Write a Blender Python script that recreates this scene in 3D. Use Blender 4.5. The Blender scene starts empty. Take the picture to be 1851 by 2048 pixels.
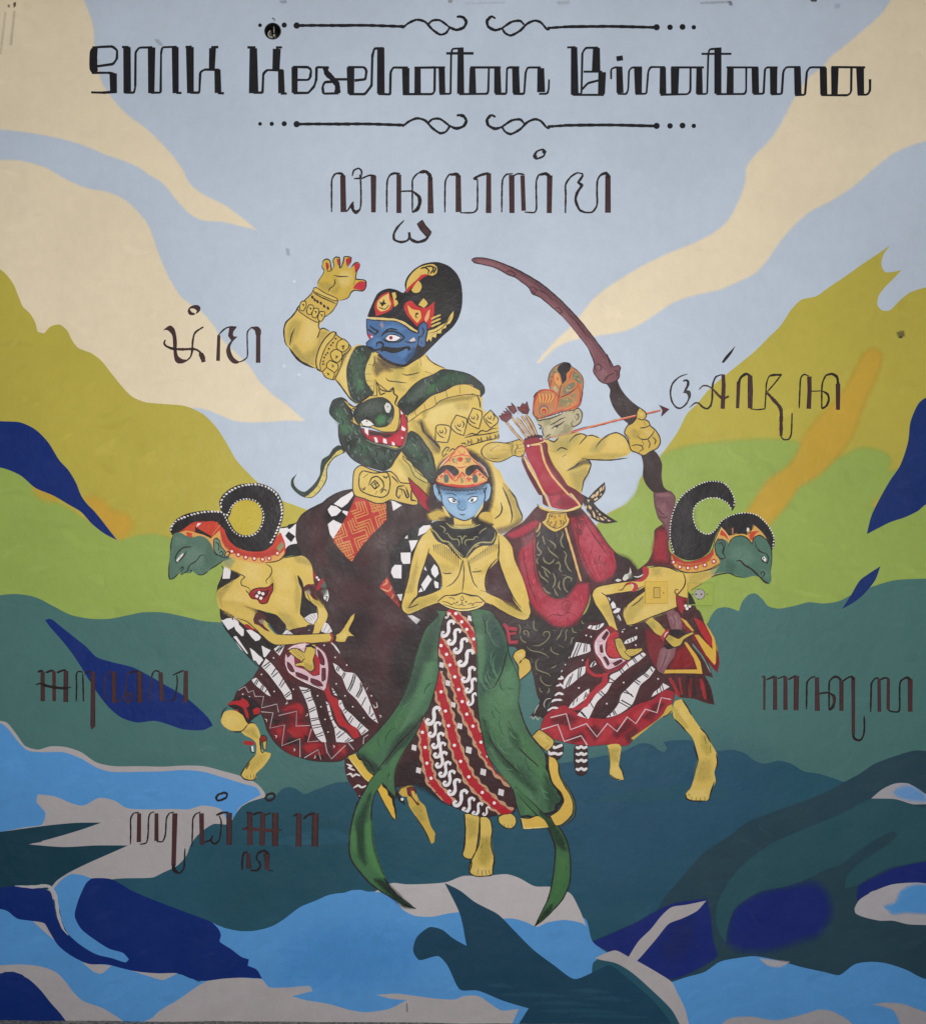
import bpy, math, random
from mathutils import Vector
from mathutils.geometry import tessellate_polygon

# ------------------------------------------------------------------ camera, light, exposure
SC = bpy.context.scene
COL = SC.collection
PX = 0.0019                      # metres of wall per photograph pixel
def WX(x): return (x - 925.5) * PX
def WZ(y): return (2044.0 - y) * PX          # floor line of the wall at z = 0
CAM_Z = WZ(1024)
cam_d = bpy.data.cameras.new('camera'); cam = bpy.data.objects.new('camera', cam_d); COL.objects.link(cam)
DIST = 4.6
cam.location = (0, -DIST, CAM_Z); cam.rotation_euler = (math.pi/2, 0, 0)
cam_d.sensor_fit = 'VERTICAL'; cam_d.sensor_height = 24.0
cam_d.lens = 24.0 * DIST / (2048*PX)
cam_d.clip_end = 200.0
SC.camera = cam

world = bpy.data.worlds.new('World'); SC.world = world; world.use_nodes = True
bg = world.node_tree.nodes['Background']
bg.inputs[0].default_value = (0.93, 0.97, 1.0, 1); bg.inputs[1].default_value = 0.29
def area(name, loc, aim, size, power, col, sy=None):
    d = bpy.data.lights.new(name, 'AREA'); d.energy = power; d.color = col
    d.shape = 'RECTANGLE'; d.size = size; d.size_y = sy or size
    o = bpy.data.objects.new(name, d); COL.objects.link(o); o.location = loc
    o.rotation_euler = (Vector(aim) - Vector(loc)).to_track_quat('-Z', 'Y').to_euler()
    return o
lamp = area('front_light', (0.1, -5.2, 2.1), (-0.05, 0, 2.2), 1.6, 70, (1.0, 0.985, 0.955), 1.2)  # unseen soft lamp behind the camera, placed for the falloff across the wall
lamp.data.spread = math.radians(105)
SC.cycles.transparent_max_bounces = 64
SC.view_settings.view_transform = 'Standard'; SC.view_settings.look = 'None'
SC.view_settings.exposure = 0.0; SC.view_settings.gamma = 1.0
SC.view_settings.use_curve_mapping = False
SC.render.film_transparent = False

# ------------------------------------------------------------------ paint materials
def lin(c): return c/12.92 if c <= 0.04045 else ((c+0.055)/1.055)**2.4
def rgb(h):
    h = h.lstrip('#'); return tuple(lin(int(h[i:i+2], 16)/255) for i in (0, 2, 4))

def paint_material(name, soft):
    m = bpy.data.materials.new(name); m.use_nodes = True
    nt = m.node_tree; N = nt.nodes; L = nt.links
    b = N['Principled BSDF']; out = N['Material Output']
    at = N.new('ShaderNodeAttribute'); at.attribute_name = 'pigment'
    geo = N.new('ShaderNodeNewGeometry')
    def noise(scale, detail, rough=0.55, stretch=None):
        n = N.new('ShaderNodeTexNoise'); n.inputs['Scale'].default_value = scale
        n.inputs['Detail'].default_value = detail; n.inputs['Roughness'].default_value = rough
        if stretch:
            mp = N.new('ShaderNodeMapping'); mp.inputs['Scale'].default_value = stretch
            L.new(geo.outputs['Position'], mp.inputs[0]); L.new(mp.outputs[0], n.inputs['Vector'])
        else: L.new(geo.outputs['Position'], n.inputs['Vector'])
        return n
    def mrange(src, lo, hi):
        r = N.new('ShaderNodeMapRange'); r.inputs[1].default_value = 0.3; r.inputs[2].default_value = 0.7
        r.inputs[3].default_value = lo; r.inputs[4].default_value = hi
        L.new(src, r.inputs[0]); return r
    big = mrange(noise(2.2, 4).outputs[0], 0.945, 1.055)
    mid = mrange(noise(26, 5, 0.6, (1.0, 1.0, 0.75)).outputs[0], 0.972, 1.028)
    fine = mrange(noise(240, 3).outputs[0], 0.955, 1.045)
    m1 = N.new('ShaderNodeMath'); m1.operation = 'MULTIPLY'; L.new(big.outputs[0], m1.inputs[0]); L.new(mid.outputs[0], m1.inputs[1])
    m2 = N.new('ShaderNodeMath'); m2.operation = 'MULTIPLY'; L.new(m1.outputs[0], m2.inputs[0]); L.new(fine.outputs[0], m2.inputs[1])
    mul = N.new('ShaderNodeVectorMath'); mul.operation = 'SCALE'
    L.new(at.outputs['Color'], mul.inputs[0]); L.new(m2.outputs[0], mul.inputs['Scale'])
    L.new(mul.outputs[0], b.inputs['Base Color'])
    ro = mrange(noise(9, 5).outputs[0], 0.36, 0.56); L.new(ro.outputs[0], b.inputs['Roughness'])
    b.inputs['Specular IOR Level'].default_value = 0.22
    bn1 = noise(60, 6, 0.65); bn2 = noise(7, 3)
    ad = N.new('ShaderNodeMath'); ad.operation = 'MULTIPLY_ADD'; ad.inputs[1].default_value = 4.0
    L.new(bn2.outputs[0], ad.inputs[0]); L.new(bn1.outputs[0], ad.inputs[2])
    bp = N.new('ShaderNodeBump'); bp.inputs['Strength'].default_value = 0.34; bp.inputs['Distance'].default_value = 0.0035
    L.new(ad.outputs[0], bp.inputs['Height']); L.new(bp.outputs[0], b.inputs['Normal'])
    if soft:
        # spray / dry-brush coat: the pigment thins out as fine specks
        vo = N.new('ShaderNodeTexVoronoi'); vo.inputs['Scale'].default_value = 6000; L.new(geo.outputs['Position'], vo.inputs['Vector'])
        sp = N.new('ShaderNodeSeparateColor'); L.new(vo.outputs['Color'], sp.inputs[0])
        br = noise(120, 4, 0.6, (1.0, 1.0, 0.5))
        e1 = N.new('ShaderNodeMath'); e1.operation = 'SUBTRACT'; e1.inputs[0].default_value = 1.0; L.new(at.outputs['Alpha'], e1.inputs[1])
        e2 = N.new('ShaderNodeMath'); e2.operation = 'MULTIPLY'; L.new(e1.outputs[0], e2.inputs[0]); L.new(at.outputs['Alpha'], e2.inputs[1])
        e3 = N.new('ShaderNodeMath'); e3.operation = 'SUBTRACT'; L.new(br.outputs[0], e3.inputs[0]); e3.inputs[1].default_value = 0.5
        e4 = N.new('ShaderNodeMath'); e4.operation = 'MULTIPLY'; L.new(e2.outputs[0], e4.inputs[0]); L.new(e3.outputs[0], e4.inputs[1])
        e5 = N.new('ShaderNodeMath'); e5.operation = 'MULTIPLY_ADD'; L.new(e4.outputs[0], e5.inputs[0]); e5.inputs[1].default_value = 2.4; L.new(at.outputs['Alpha'], e5.inputs[2])
        lt = N.new('ShaderNodeMath'); lt.operation = 'LESS_THAN'; L.new(sp.outputs[0], lt.inputs[0]); L.new(e5.outputs[0], lt.inputs[1])
        tr = N.new('ShaderNodeBsdfTransparent'); mx = N.new('ShaderNodeMixShader')
        L.new(lt.outputs[0], mx.inputs[0]); L.new(tr.outputs[0], mx.inputs[1]); L.new(b.outputs[0], mx.inputs[2])
        L.new(mx.outputs[0], out.inputs['Surface'])
    return m
PAINT = paint_material('wall_paint', False)
GLAZE = paint_material('wall_paint_thin', True)

def plain(name, col, rough=0.6, spec=0.3, noise_amt=0.2, nscale=30, bump=0.1):
    m = bpy.data.materials.new(name); m.use_nodes = True
    nt = m.node_tree; N = nt.nodes; L = nt.links; b = N['Principled BSDF']
    b.inputs['Roughness'].default_value = rough; b.inputs['Specular IOR Level'].default_value = spec
    n = N.new('ShaderNodeTexNoise'); n.inputs['Scale'].default_value = nscale; n.inputs['Detail'].default_value = 6
    g = N.new('ShaderNodeNewGeometry'); L.new(g.outputs['Position'], n.inputs['Vector'])
    r = N.new('ShaderNodeMapRange'); r.inputs[1].default_value = 0.3; r.inputs[2].default_value = 0.7
    r.inputs[3].default_value = 1-noise_amt; r.inputs[4].default_value = 1+noise_amt; L.new(n.outputs[0], r.inputs[0])
    v = N.new('ShaderNodeVectorMath'); v.operation = 'SCALE'; v.inputs[0].default_value = col
    L.new(r.outputs[0], v.inputs['Scale']); L.new(v.outputs[0], b.inputs['Base Color'])
    bp = N.new('ShaderNodeBump'); bp.inputs['Strength'].default_value = bump; bp.inputs['Distance'].default_value = 0.004
    L.new(n.outputs[0], bp.inputs['Height']); L.new(bp.outputs[0], b.inputs['Normal'])
    return m

# ------------------------------------------------------------------ painter: flat coats of paint laid one over another on the wall
FR = [0.0, 0.0, 1.0]
def fr(ox, oy, w): FR[0] = ox; FR[1] = oy; FR[2] = w/1822.0
def at(f, s):
    o = list(FR); fr(*f); p = parse(s); FR[:] = o; return p
def parse(s):
    if not isinstance(s, str): return [tuple(p) if len(p) == 3 else (p[0], p[1], False) for p in s]
    t = s.split(); out = []
    for i in range(0, len(t) - 1, 2):
        c = t[i+1].endswith('*')
        out.append((FR[0] + float(t[i])*FR[2], FR[1] + float(t[i+1].rstrip('*'))*FR[2], c))
    return out
def smooth(P, closed, step=5.0):
    n = len(P)
    if n < 3: return [(p[0], p[1]) for p in P]
    T = []
    for i in range(n):
        if P[i][2]: T.append(None); continue
        if closed: a, b = P[i-1], P[(i+1) % n]
        else: a, b = P[max(i-1, 0)], P[min(i+1, n-1)]
        tx, ty = b[0]-a[0], b[1]-a[1]; d = math.hypot(tx, ty) or 1
        u1 = (P[i][0]-a[0], P[i][1]-a[1]); u2 = (b[0]-P[i][0], b[1]-P[i][1])
        cs = (u1[0]*u2[0]+u1[1]*u2[1])/((math.hypot(*u1) or 1)*(math.hypot(*u2) or 1))
        if cs < 0.25: T.append(None); continue
        T.append((tx/d*min(1, .45+cs*.55), ty/d*min(1, .45+cs*.55)))
    out = []
    for i in range(n if closed else n-1):
        p, q = P[i], P[(i+1) % n]; d = math.hypot(q[0]-p[0], q[1]-p[1])
        if d < 1e-6: continue
        k = max(1, min(14, int(d/step)+1))
        u = ((q[0]-p[0])/d, (q[1]-p[1])/d)
        t0 = T[i] or u; t1 = T[(i+1) % n] or u
        for j in range(k):
            t = j/k; h00 = 2*t**3-3*t*t+1; h10 = t**3-2*t*t+t; h01 = -2*t**3+3*t*t; h11 = t**3-t*t
            out.append((h00*p[0]+h10*d*.85*t0[0]+h01*q[0]+h11*d*.85*t1[0], h00*p[1]+h10*d*.85*t0[1]+h01*q[1]+h11*d*.85*t1[1]))
    if not closed: out.append((P[-1][0], P[-1][1]))
    return out

class Mesh:
    def __init__(s): s.v = []; s.f = []; s.c = []; s.m = []
    def poly(s, pts, cols, mat, z):
        i = len(s.v); s.v += [(WX(x), -(z[k] if isinstance(z, list) else z), WZ(y)) for k, (x, y) in enumerate(pts)]
        s.f.append(tuple(range(i, i+len(pts)))); s.c.append(cols); s.m.append(mat)
CUR = [None]
OBJ = {}
WALL_THING = [None]
def begin(): CUR[0] = Mesh()
def end(name, parent, label=None, kind=None):
    s = CUR[0]; me = bpy.data.meshes.new(name)
    me.from_pydata(s.v, [], s.f)
    me.materials.append(PAINT); me.materials.append(GLAZE)
    at = me.color_attributes.new('pigment', 'FLOAT_COLOR', 'CORNER')
    k = 0; buf = []
    for f, c in zip(s.f, s.c):
        for j in range(len(f)): buf += list(c[j] if isinstance(c, list) else c)
    at.data.foreach_set('color', buf)
    me.polygons.foreach_set('material_index', s.m)
    me.update()
    # faces towards the viewer
    o = bpy.data.objects.new(name, me); COL.objects.link(o); o.parent = parent
    if label: o['label'] = label
    if kind: o['kind'] = kind
    return o
def area2(p): return sum(p[i-1][0]*p[i][1]-p[i][0]*p[i-1][1] for i in range(len(p)))
def tess(pts): 
    return tessellate_polygon([[Vector((x, y, 0)) for x, y in pts]])
def cclip(sub, tri):
    if area2(tri) < 0: tri = tri[::-1]
    out = sub
    for i in range(len(tri)):
        a, b = tri[i-1], tri[i]; inp = out; out = []
        if not inp: return []
        def side(p): return (b[0]-a[0])*(p[1]-a[1])-(b[1]-a[1])*(p[0]-a[0])
        for j in range(len(inp)):
            p, q = inp[j-1], inp[j]; sp, sq = side(p), side(q)
            if (sp < 0) != (sq < 0):
                t = sp/(sp-sq); out.append((p[0]+t*(q[0]-p[0]), p[1]+t*(q[1]-p[1])))
            if sq >= 0: out.append(q)
    return out
CLIP = [None]
def clip(pts=None):
    """limit the following strokes to a cloth outline (None = no limit)"""
    if pts is None: CLIP[0] = None; return
    p = smooth(parse(pts), True); CLIP[0] = [[p[i] for i in t] for t in tess(p)]
GRID = {}; CELL = 5.0; DZ = 0.00002
def cells(t):
    x0 = min(p[0] for p in t); x1 = max(p[0] for p in t); y0 = min(p[1] for p in t); y1 = max(p[1] for p in t)
    big = (x1-x0)*(y1-y0) > 900
    for i in range(int(x0//CELL), int(x1//CELL)+1):
        for j in range(int(y0//CELL), int(y1//CELL)+1):
            if big:
                cx, cy = (i+.5)*CELL, (j+.5)*CELL; ok = True
                for k in range(len(t)):
                    p, q = t[k-1], t[k]; l = math.hypot(q[0]-p[0], q[1]-p[1]) or 1
                    if ((q[0]-p[0])*(cy-p[1])-(q[1]-p[1])*(cx-p[0]))/l*(1 if area2(t) > 0 else -1) < -CELL*.75: ok = False; break
                if not ok: continue
            yield (i, j)
def lay(tris, slope=False):
    """put a list of (polygon, colour, material) down as one coat"""
    cs = set()
    for t, c, m in tris: cs.update(cells(t))
    z = max((GRID.get(k, 0.0002) for k in cs), default=0.0002) + DZ
    n = len(tris) or 1
    for i, (t, c, m) in enumerate(tris):
        CUR[0].poly(t, c, m, z + (DZ*.7*i/n if slope else 0))
    if slope: z += DZ*.7
    for k in cs: GRID[k] = z
def hit(a, b):
    """do two triangles really overlap (separating axes, with a little slack)"""
    for P, Q in ((a, b), (b, a)):
        for i in range(3):
            nx, ny = P[i][1]-P[i-1][1], P[i-1][0]-P[i][0]; l = math.hypot(nx, ny)
            if l < 1e-6: continue
            pa = [(p[0]*nx+p[1]*ny)/l for p in P]; qa = [(p[0]*nx+p[1]*ny)/l for p in Q]
            if max(pa) <= min(qa)+.02 or max(qa) <= min(pa)+.02: return False
    return True
def lay_soft(T):
    """one thin coat; where its feathered rim folds over itself the fold lies on top"""
    cs = set(); lev = []; bb = []
    for i, (t, c, m) in enumerate(T):
        cs.update(cells(t)); b = (min(p[0] for p in t), max(p[0] for p in t), min(p[1] for p in t), max(p[1] for p in t)); L = 0
        for j in range(i):
            o = bb[j]
            if o[1] > b[0] and o[0] < b[1] and o[3] > b[2] and o[2] < b[3] and lev[j] >= L and hit(t, T[j][0]): L = lev[j]+1
        bb.append(b); lev.append(L)
    z = max((GRID.get(k, 0.0002) for k in cs), default=0.0002) + DZ
    for (t, c, m), L in zip(T, lev): CUR[0].poly(t, c, m, z + L*4e-6)
    z += max(lev, default=0)*4e-6
    for k in cs: GRID[k] = z
def cut(tri, col, out):
    if area2(tri) > 0: tri = tri[::-1]       # faces towards the viewer (-y)
    if CLIP[0] is None: out.append((tri, col, 0)); return
    for c in CLIP[0]:
        x0 = min(p[0] for p in c); x1 = max(p[0] for p in c); y0 = min(p[1] for p in c); y1 = max(p[1] for p in c)
        if max(p[0] for p in tri) < x0 or min(p[0] for p in tri) > x1 or max(p[1] for p in tri) < y0 or min(p[1] for p in tri) > y1: continue
        r = cclip(tri, c)
        if len(r) > 2 and abs(area2(r)) > 0.02:
            if area2(r) > 0: r = r[::-1]
            out.append((r, col, 0))
def C4(h, a=1.0): return rgb(h) + (a,)
def fill(h, s, ol=None, w=None, sm=True):
    P = parse(s); pts = smooth(P, True) if sm else [(p[0], p[1]) for p in P]
    c = C4(h); out = []
    for t in tess(pts): cut([pts[i] for i in t], c, out)
    lay(out)
    if CLIP[0] is None and abs(area2(pts)) > 500: dabs(h, pts)
    if ol: ribbon(ol, (w or 10)*FR[2], pts + [pts[0]], 1.0, 1.0)
def inside(p, pts):
    r = False
    for i in range(len(pts)):
        a, b = pts[i-1], pts[i]
        if (a[1] > p[1]) != (b[1] > p[1]) and p[0] < (b[0]-a[0])*(p[1]-a[1])/(b[1]-a[1])+a[0]: r = not r
    return r
DR = random.Random(11)
def dabs(h, pts):
    """brush marks: the same paint laid on a little thicker or thinner"""
    A = abs(area2(pts))/2; big = A > 6000
    x0 = min(p[0] for p in pts); x1 = max(p[0] for p in pts); y0 = min(p[1] for p in pts); y1 = max(p[1] for p in pts)
    base = rgb(h); n = int(min(190, A/900)) if big else int(min(110, A/34))
    main = DR.uniform(-.5, .5) + (0 if big else math.atan2(y1-y0, x1-x0)*DR.choice((-1, 1)))
    sw = (.028 if big else .055)*(2.2 if max(base) < .06 else .5 if min(base) > .35 else 1)
    for _ in range(n):
        p = (DR.uniform(max(x0, -20), min(x1, 1870)), DR.uniform(max(y0, 0), min(y1, 2050)))
        L = DR.uniform(22, 70) if big else DR.uniform(4, 12); w = DR.uniform(7, 17) if big else DR.uniform(1.4, 3.4)
        a = main + DR.gauss(0, .35); c, s = math.cos(a), math.sin(a); b = DR.uniform(-.16, .16)*L
        q = [(p[0]+c*t*L-s*b*(1-4*t*t), p[1]+s*t*L+c*b*(1-4*t*t)) for t in (-.5, -.25, 0, .25, .5)]
        mrg = w*.7
        if not all(inside(v, pts) for v in ((q[0][0]-c*2, q[0][1]-s*2), (q[-1][0]+c*2, q[-1][1]+s*2), (p[0]-s*mrg, p[1]+c*mrg), (p[0]+s*mrg, p[1]-c*mrg), q[1], q[3])): continue
        k = 1 + DR.gauss(0, sw); col = tuple(min(.9, v*k + (.0025 if k > 1 else 0)) for v in base) + (1.0,)
        out = []; lf = []; rt = []
        for i, v in enumerate(q):
            hw = w/2*(.25, .85, 1, .85, .25)[i]; lf.append((v[0]-s*hw, v[1]+c*hw)); rt.append((v[0]+s*hw, v[1]-c*hw))
        for i in range(4):
            for tri in ((lf[i], rt[i], rt[i+1]), (lf[i], rt[i+1], lf[i+1])): cut(list(tri), col, out)
        lay(out)
def ticks(s, cols, n, L, w, ang=None):
    """short broken brush touches inside an outline"""
    pts = smooth(parse(s), True); x0 = min(p[0] for p in pts); x1 = max(p[0] for p in pts); y0 = min(p[1] for p in pts); y1 = max(p[1] for p in pts); k = FR[2]
    for _ in range(n):
        p = (DR.uniform(x0, x1), DR.uniform(y0, y1)); a = (DR.uniform(0, 6.28) if ang is None else ang+DR.gauss(0, .4)); l = L*k*DR.uniform(.5, 1.3)
        q = [(p[0]+math.cos(a+b)*l*t, p[1]+math.sin(a+b)*l*t) for t, b in ((-.5, .35), (-.2, .1), (.2, -.1), (.5, -.35))]
        if inside(q[0], pts) and inside(q[-1], pts): ribbon(DR.choice(cols), w*k*DR.uniform(.6, 1.3), q, .2, .2)
def soft(h, s, feather, a=1.0, sm=True):
    """thin coat with a feathered edge"""
    P = parse(s); pts = smooth(P, True, 9) if sm else [(p[0], p[1]) for p in P]
    d = feather*FR[2]/2; ci = C4(h, a); co = C4(h, 0.0)
    if area2(pts) > 0: pts = pts[::-1]
    n = len(pts); inn = []; out = []
    per = sum(math.hypot(pts[i][0]-pts[i-1][0], pts[i][1]-pts[i-1][1]) for i in range(n)) or 1
    di = min(d, 0.55*abs(area2(pts))/2/per*1.2)
    for i in range(n):
        a0, b0 = pts[i-1], pts[(i+1) % n]; tx, ty = b0[0]-a0[0], b0[1]-a0[1]; l = math.hypot(tx, ty) or 1
        nx, ny = ty/l, -tx/l
        inn.append((pts[i][0]-nx*di, pts[i][1]-ny*di)); out.append((pts[i][0]+nx*d, pts[i][1]+ny*d))
    if abs(area2(out)) < abs(area2(inn)):
        inn = [(2*p[0]-q[0], 2*p[1]-q[1]) for p, q in zip(pts, inn)]; out = [(2*p[0]-q[0], 2*p[1]-q[1]) for p, q in zip(pts, out)]
    T = []
    for t in tess(inn):
        tri = [inn[i] for i in t]
        if area2(tri) > 0: tri = tri[::-1]
        T.append((tri, ci, 1))
    for i in range(n):
        j = (i+1) % n
        q = [inn[i], out[i], out[j], inn[j]]; cc = [ci, co, co, ci]
        for k in ((0, 1, 2), (0, 2, 3)):
            tq = [q[v] for v in k]; tc = [cc[v] for v in k]
            if abs(area2(tq)) < 1e-3: continue
            if area2(tq) > 0: tq = tq[::-1]; tc = tc[::-1]
            T.append((tq, tc, 1))
    lay_soft(T)
    if a >= 0.95 and abs(area2(inn)) > 9000: dabs(h, inn)
def ribbon(h, w, pts, t0=0.35, t1=0.35):
    """a brush line of width w (photo px) that thins to t0 / t1 at its ends"""
    n = len(pts)
    if n < 2: return
    c = C4(h); L = [0.0]
    for i in range(1, n): L.append(L[-1] + math.hypot(pts[i][0]-pts[i-1][0], pts[i][1]-pts[i-1][1]))
    tot = L[-1] or 1; lf = []; rt = []
    closed = math.hypot(pts[0][0]-pts[-1][0], pts[0][1]-pts[-1][1]) < 1e-6
    sd = random.random()*50
    for i in range(n):
        if closed and i in (0, n-1): a, b = pts[-2], pts[1]
        else: a, b = pts[max(i-1, 0)], pts[min(i+1, n-1)]
        tx, ty = b[0]-a[0], b[1]-a[1]; d = math.hypot(tx, ty) or 1
        u = L[i]/tot; k = 1.0
        e = 0.28
        if u < e: k *= t0 + (1-t0)*math.sin(u/e*math.pi/2)
        if u > 1-e: k *= t1 + (1-t1)*math.sin((1-u)/e*math.pi/2)
        k *= 1 + 0.10*math.sin(L[i]*0.31+sd) + 0.07*math.sin(L[i]*0.83+sd*2)
        hw = w*k/2; lf.append((pts[i][0]-ty/d*hw, pts[i][1]+tx/d*hw)); rt.append((pts[i][0]+ty/d*hw, pts[i][1]-tx/d*hw))
    out = []
    for i in range(n-1):
        for tri in ((lf[i], rt[i], rt[i+1]), (lf[i], rt[i+1], lf[i+1])):
            if abs(area2(list(tri))) > 1e-4: cut(list(tri), c, out)
    lay(out, True)
def ln(h, w, s, t0=0.35, t1=0.35, sm=True):
    if w <= 16 and h in (OL, K): w *= 1.22
    P = parse(s); ribbon(h, w*FR[2], smooth(P, False, 3.0) if sm else [(p[0], p[1]) for p in P], t0, t1)
def lns(h, w, *ss, t0=0.35, t1=0.35):
    for s in ss: ln(h, w, s, t0, t1)
FA = (550, 500, 400); FB_ = (550, 820, 400); FLT = (320, 920, 400); FM = (420, 1240, 400); FH = (780, 860, 400)
FR1 = (880, 690, 300); FBW = (930, 500, 420); FAR = (1000, 900, 400); FRT = (1180, 930, 400); FRL = (1000, 1220, 440)
FFL = (660, 1190, 500); FFB = (660, 1560, 500); FMD = (1000, 1060, 340); FQ2 = (925, 0, 926)
def fs(h, s, ol=None, w=None): fill(h, s, ol, w, sm=False)
def lz(h, w, *ss):
    for s in ss: ln(h, w, s, 1, 1, sm=False)
def dot(h, s, r, ry=None, ang=0):
    r *= FR[2]; ry = ry*FR[2] if ry else r
    for p in parse(s):
        c = C4(h); a = math.radians(ang)
        pts = []; o_ = []
        for k in range(12):
            t = k*math.pi/6; x, y = r*math.cos(t), ry*math.sin(t)
            pts.append((p[0]+x*math.cos(a)-y*math.sin(a), p[1]+x*math.sin(a)+y*math.cos(a)))
        for i in range(1, 11): cut([pts[0], pts[i], pts[i+1]], c, o_)
        lay(o_)
def thing(name, label, cat, loc=(0, 0, 0)):
    o = bpy.data.objects.new(name, None); COL.objects.link(o); o.location = loc
    o['label'] = label; o['category'] = cat; o.empty_display_size = 0.1
    return o
def solid(name, verts, faces, mat, parent=None, smooth_=False):
    me = bpy.data.meshes.new(name); me.from_pydata(verts, [], faces); me.materials.append(mat); me.update()
    if smooth_: me.polygons.foreach_set('use_smooth', [True]*len(me.polygons))
    o = bpy.data.objects.new(name, me); COL.objects.link(o); o.parent = parent
    return o
random.seed(7)
K = '#1f1c20'; OL = '#2c2224'; Y = '#dabb60'; YS = '#a08f48'; YL = '#e6cd80'; W = '#e9e3e6'
WINE = '#4a2529'
def zig(pts, w=8, h='#b9aab0'): lz(h, w, pts)
def beads(path, r, stepf, col='#e8e2e2', flat=.65):
    p = smooth(parse(path), False, 2.0); acc = 0; last = None
    for i in range(1, len(p)):
        acc += math.hypot(p[i][0]-p[i-1][0], p[i][1]-p[i-1][1])
        if acc >= stepf*FR[2]:
            acc = 0; a = math.degrees(math.atan2(p[i][1]-p[i-1][1], p[i][0]-p[i-1][0]))
            x = (p[i][0]-FR[0])/FR[2]; y = (p[i][1]-FR[1])/FR[2]; j = random.uniform(.8, 1.15)
            dot(col, "%f %f" % (x, y), r*j, r*flat*j, a+35)
def band(poly, rungs, w=9):
    fill('#e4dde0', poly)
    for r in rungs.split('|'): ln(K, w, r, .8, .8)
# ------------------------------------------------------------------ the wall itself
X0, X1, YT, YB = -260.0, 2111.0, -6.0, 2080.0        # painted extent in photo px, a little past the frame
HX, HY, HR = 545.5, 62.5, 16.6                        # round hole near the top
wall = thing('painted_mural', 'large mural of five puppet-like figures before hills, clouds and lakes, painted on the plastered wall', 'mural', (0, 0, 0))
begin()
def ring_wall():
    c = C4('#bfcad9'); n = 24
    def W_(t):
        if area2(t) > 0: t = t[::-1]
        CUR[0].poly(t, c, 0, 0.0002)
    ring = [(HX+HR*math.cos(2*math.pi*i/n), HY+HR*math.sin(2*math.pi*i/n)) for i in range(n)]
    sq = [(HX+max(-40, min(40, 60*math.cos(2*math.pi*i/n))), HY+max(-40, min(40, 60*math.sin(2*math.pi*i/n)))) for i in range(n)]
    for i in range(n):
        j = (i+1) % n; W_([ring[i], ring[j], sq[j]]); W_([ring[i], sq[j], sq[i]])
    for a in ((X0, YT, X1, HY-40), (X0, HY+40, X1, YB), (X0, HY-40, HX-40, HY+40), (HX+40, HY-40, X1, HY+40)):
        p = [(a[0], a[1]), (a[2], a[1]), (a[2], a[3]), (a[0], a[3])]
        W_([p[0], p[1], p[2]]); W_([p[0], p[2], p[3]])
ring_wall()
end('sky_paint', wall)
def shape(name, h, s, label=None):
    begin(); fill(h, s); return end(name, wall, label)
def sshape(name, h, s, f, label=None):
    begin(); soft(h, s, f); return end(name, wall, label)
Q1 = lambda: fr(0, 0, 926)
Q2 = lambda: fr(925, 0, 926)
Q3 = lambda: fr(0, 1024, 926)
Q4 = lambda: fr(925, 1024, 926)
CREAM = '#ead9bb'; OLIVE = '#bbad48'; LGREEN = '#9aaf55'; TEAL = '#4b7471'; DTEAL = '#285567'; NAVY = '#0c2a72'
SKYB = '#5798d6'; GREY = '#b2abad'; SLATE = '#2a4654'; INDIGO = '#1b2a74'; ORANGE = '#cfa33a'
Q1()
sshape('painted_cloud', CREAM, "310 -20 355 60 370 120 373 180 385 260 400 320 440 385 500 450 580 510 660 590 715 660 745 720 800 765 880 805 950 855 1010 905* 940 888 870 872 800 868 745 840 690 780 640 720 590 690 540 655 480 630 420 610 350 580 250 548 130 525 0 510 -480 500* -480 -12*", 9, 'cream cloud band reaching the top left corner')
sshape('painted_cloud', CREAM, "-480 640* 0 630 80 632 180 660 260 705 340 740 420 755 490 785 540 830 580 880 605 940 625 1000 650 1060 680 1120 720 1175 790 1225 840 1280 870 1330 930 1390 980 1440 1020 1500 1070 1550 1130 1595 1200 1657* 1130 1655 1060 1660 980 1662 920 1655 870 1635 820 1615 760 1605 600 1640 300 1720 -480 1700*", 9, 'broad cream cloud above the olive hill on the left')
Q2()
sshape('painted_cloud', CREAM, "1690 -12* 1640 60 1560 130 1500 180 1440 230 1420 260 1365 300 1300 390 1270 450 1230 520 1190 570 1140 620 1115 660 1110 720 1080 800 1040 870 980 920 900 960 800 1000 700 1050 600 1110 520 1170 470 1230 420 1290 370 1335 320 1390 291 1425 300 1430 330 1400 380 1360 450 1335 540 1320 630 1305 700 1275 760 1235 830 1190 920 1160 1010 1140 1080 1110 1150 1075 1200 1020 1240 960 1310 880 1370 830 1450 790 1540 730 1620 660 1700 600 1822 555 2300 480* 2300 -12*", 12, 'long cream cloud streak on the right')
Q1()
shape('painted_hill', OLIVE, "-480 900* 0 1060 30 1085 55 1120 75 1170 90 1205 120 1235 140 1270 150 1305 175 1312* 200 1285 235 1277 265 1300 285 1340 310 1370 360 1390 400 1420 440 1470 480 1520 520 1560 570 1582 650 1590 730 1598 800 1630 850 1680 890 1740 930 1810 985 1870 1040 1920 1100 1965 1165 1990 1260 2030 1500 2200 1500 2450 -480 2450*", 'olive hill on the left')
Q3()
sshape('painted_hill', LGREEN, "-480 -260* 0 -180 60 -165 110 -135 150 -85 200 -50 260 -20 320 20 380 60 465 108 530 95 600 85 680 105 760 130 870 150 1150 150 1400 160 1400 480 -480 480*", 14, 'light green slope on the left')
begin(); soft('#c9a63c', "125 -100 170 -130 210 -100 240 -60 200 -40 150 -60", 30, .8); end('orange_patch', wall); begin(); soft(ORANGE, "340 -60 400 -50 440 -10 500 10 522 50 500 92 460 100 400 60 360 10", 34, .95); end('orange_patch', wall)
Q2()
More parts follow.
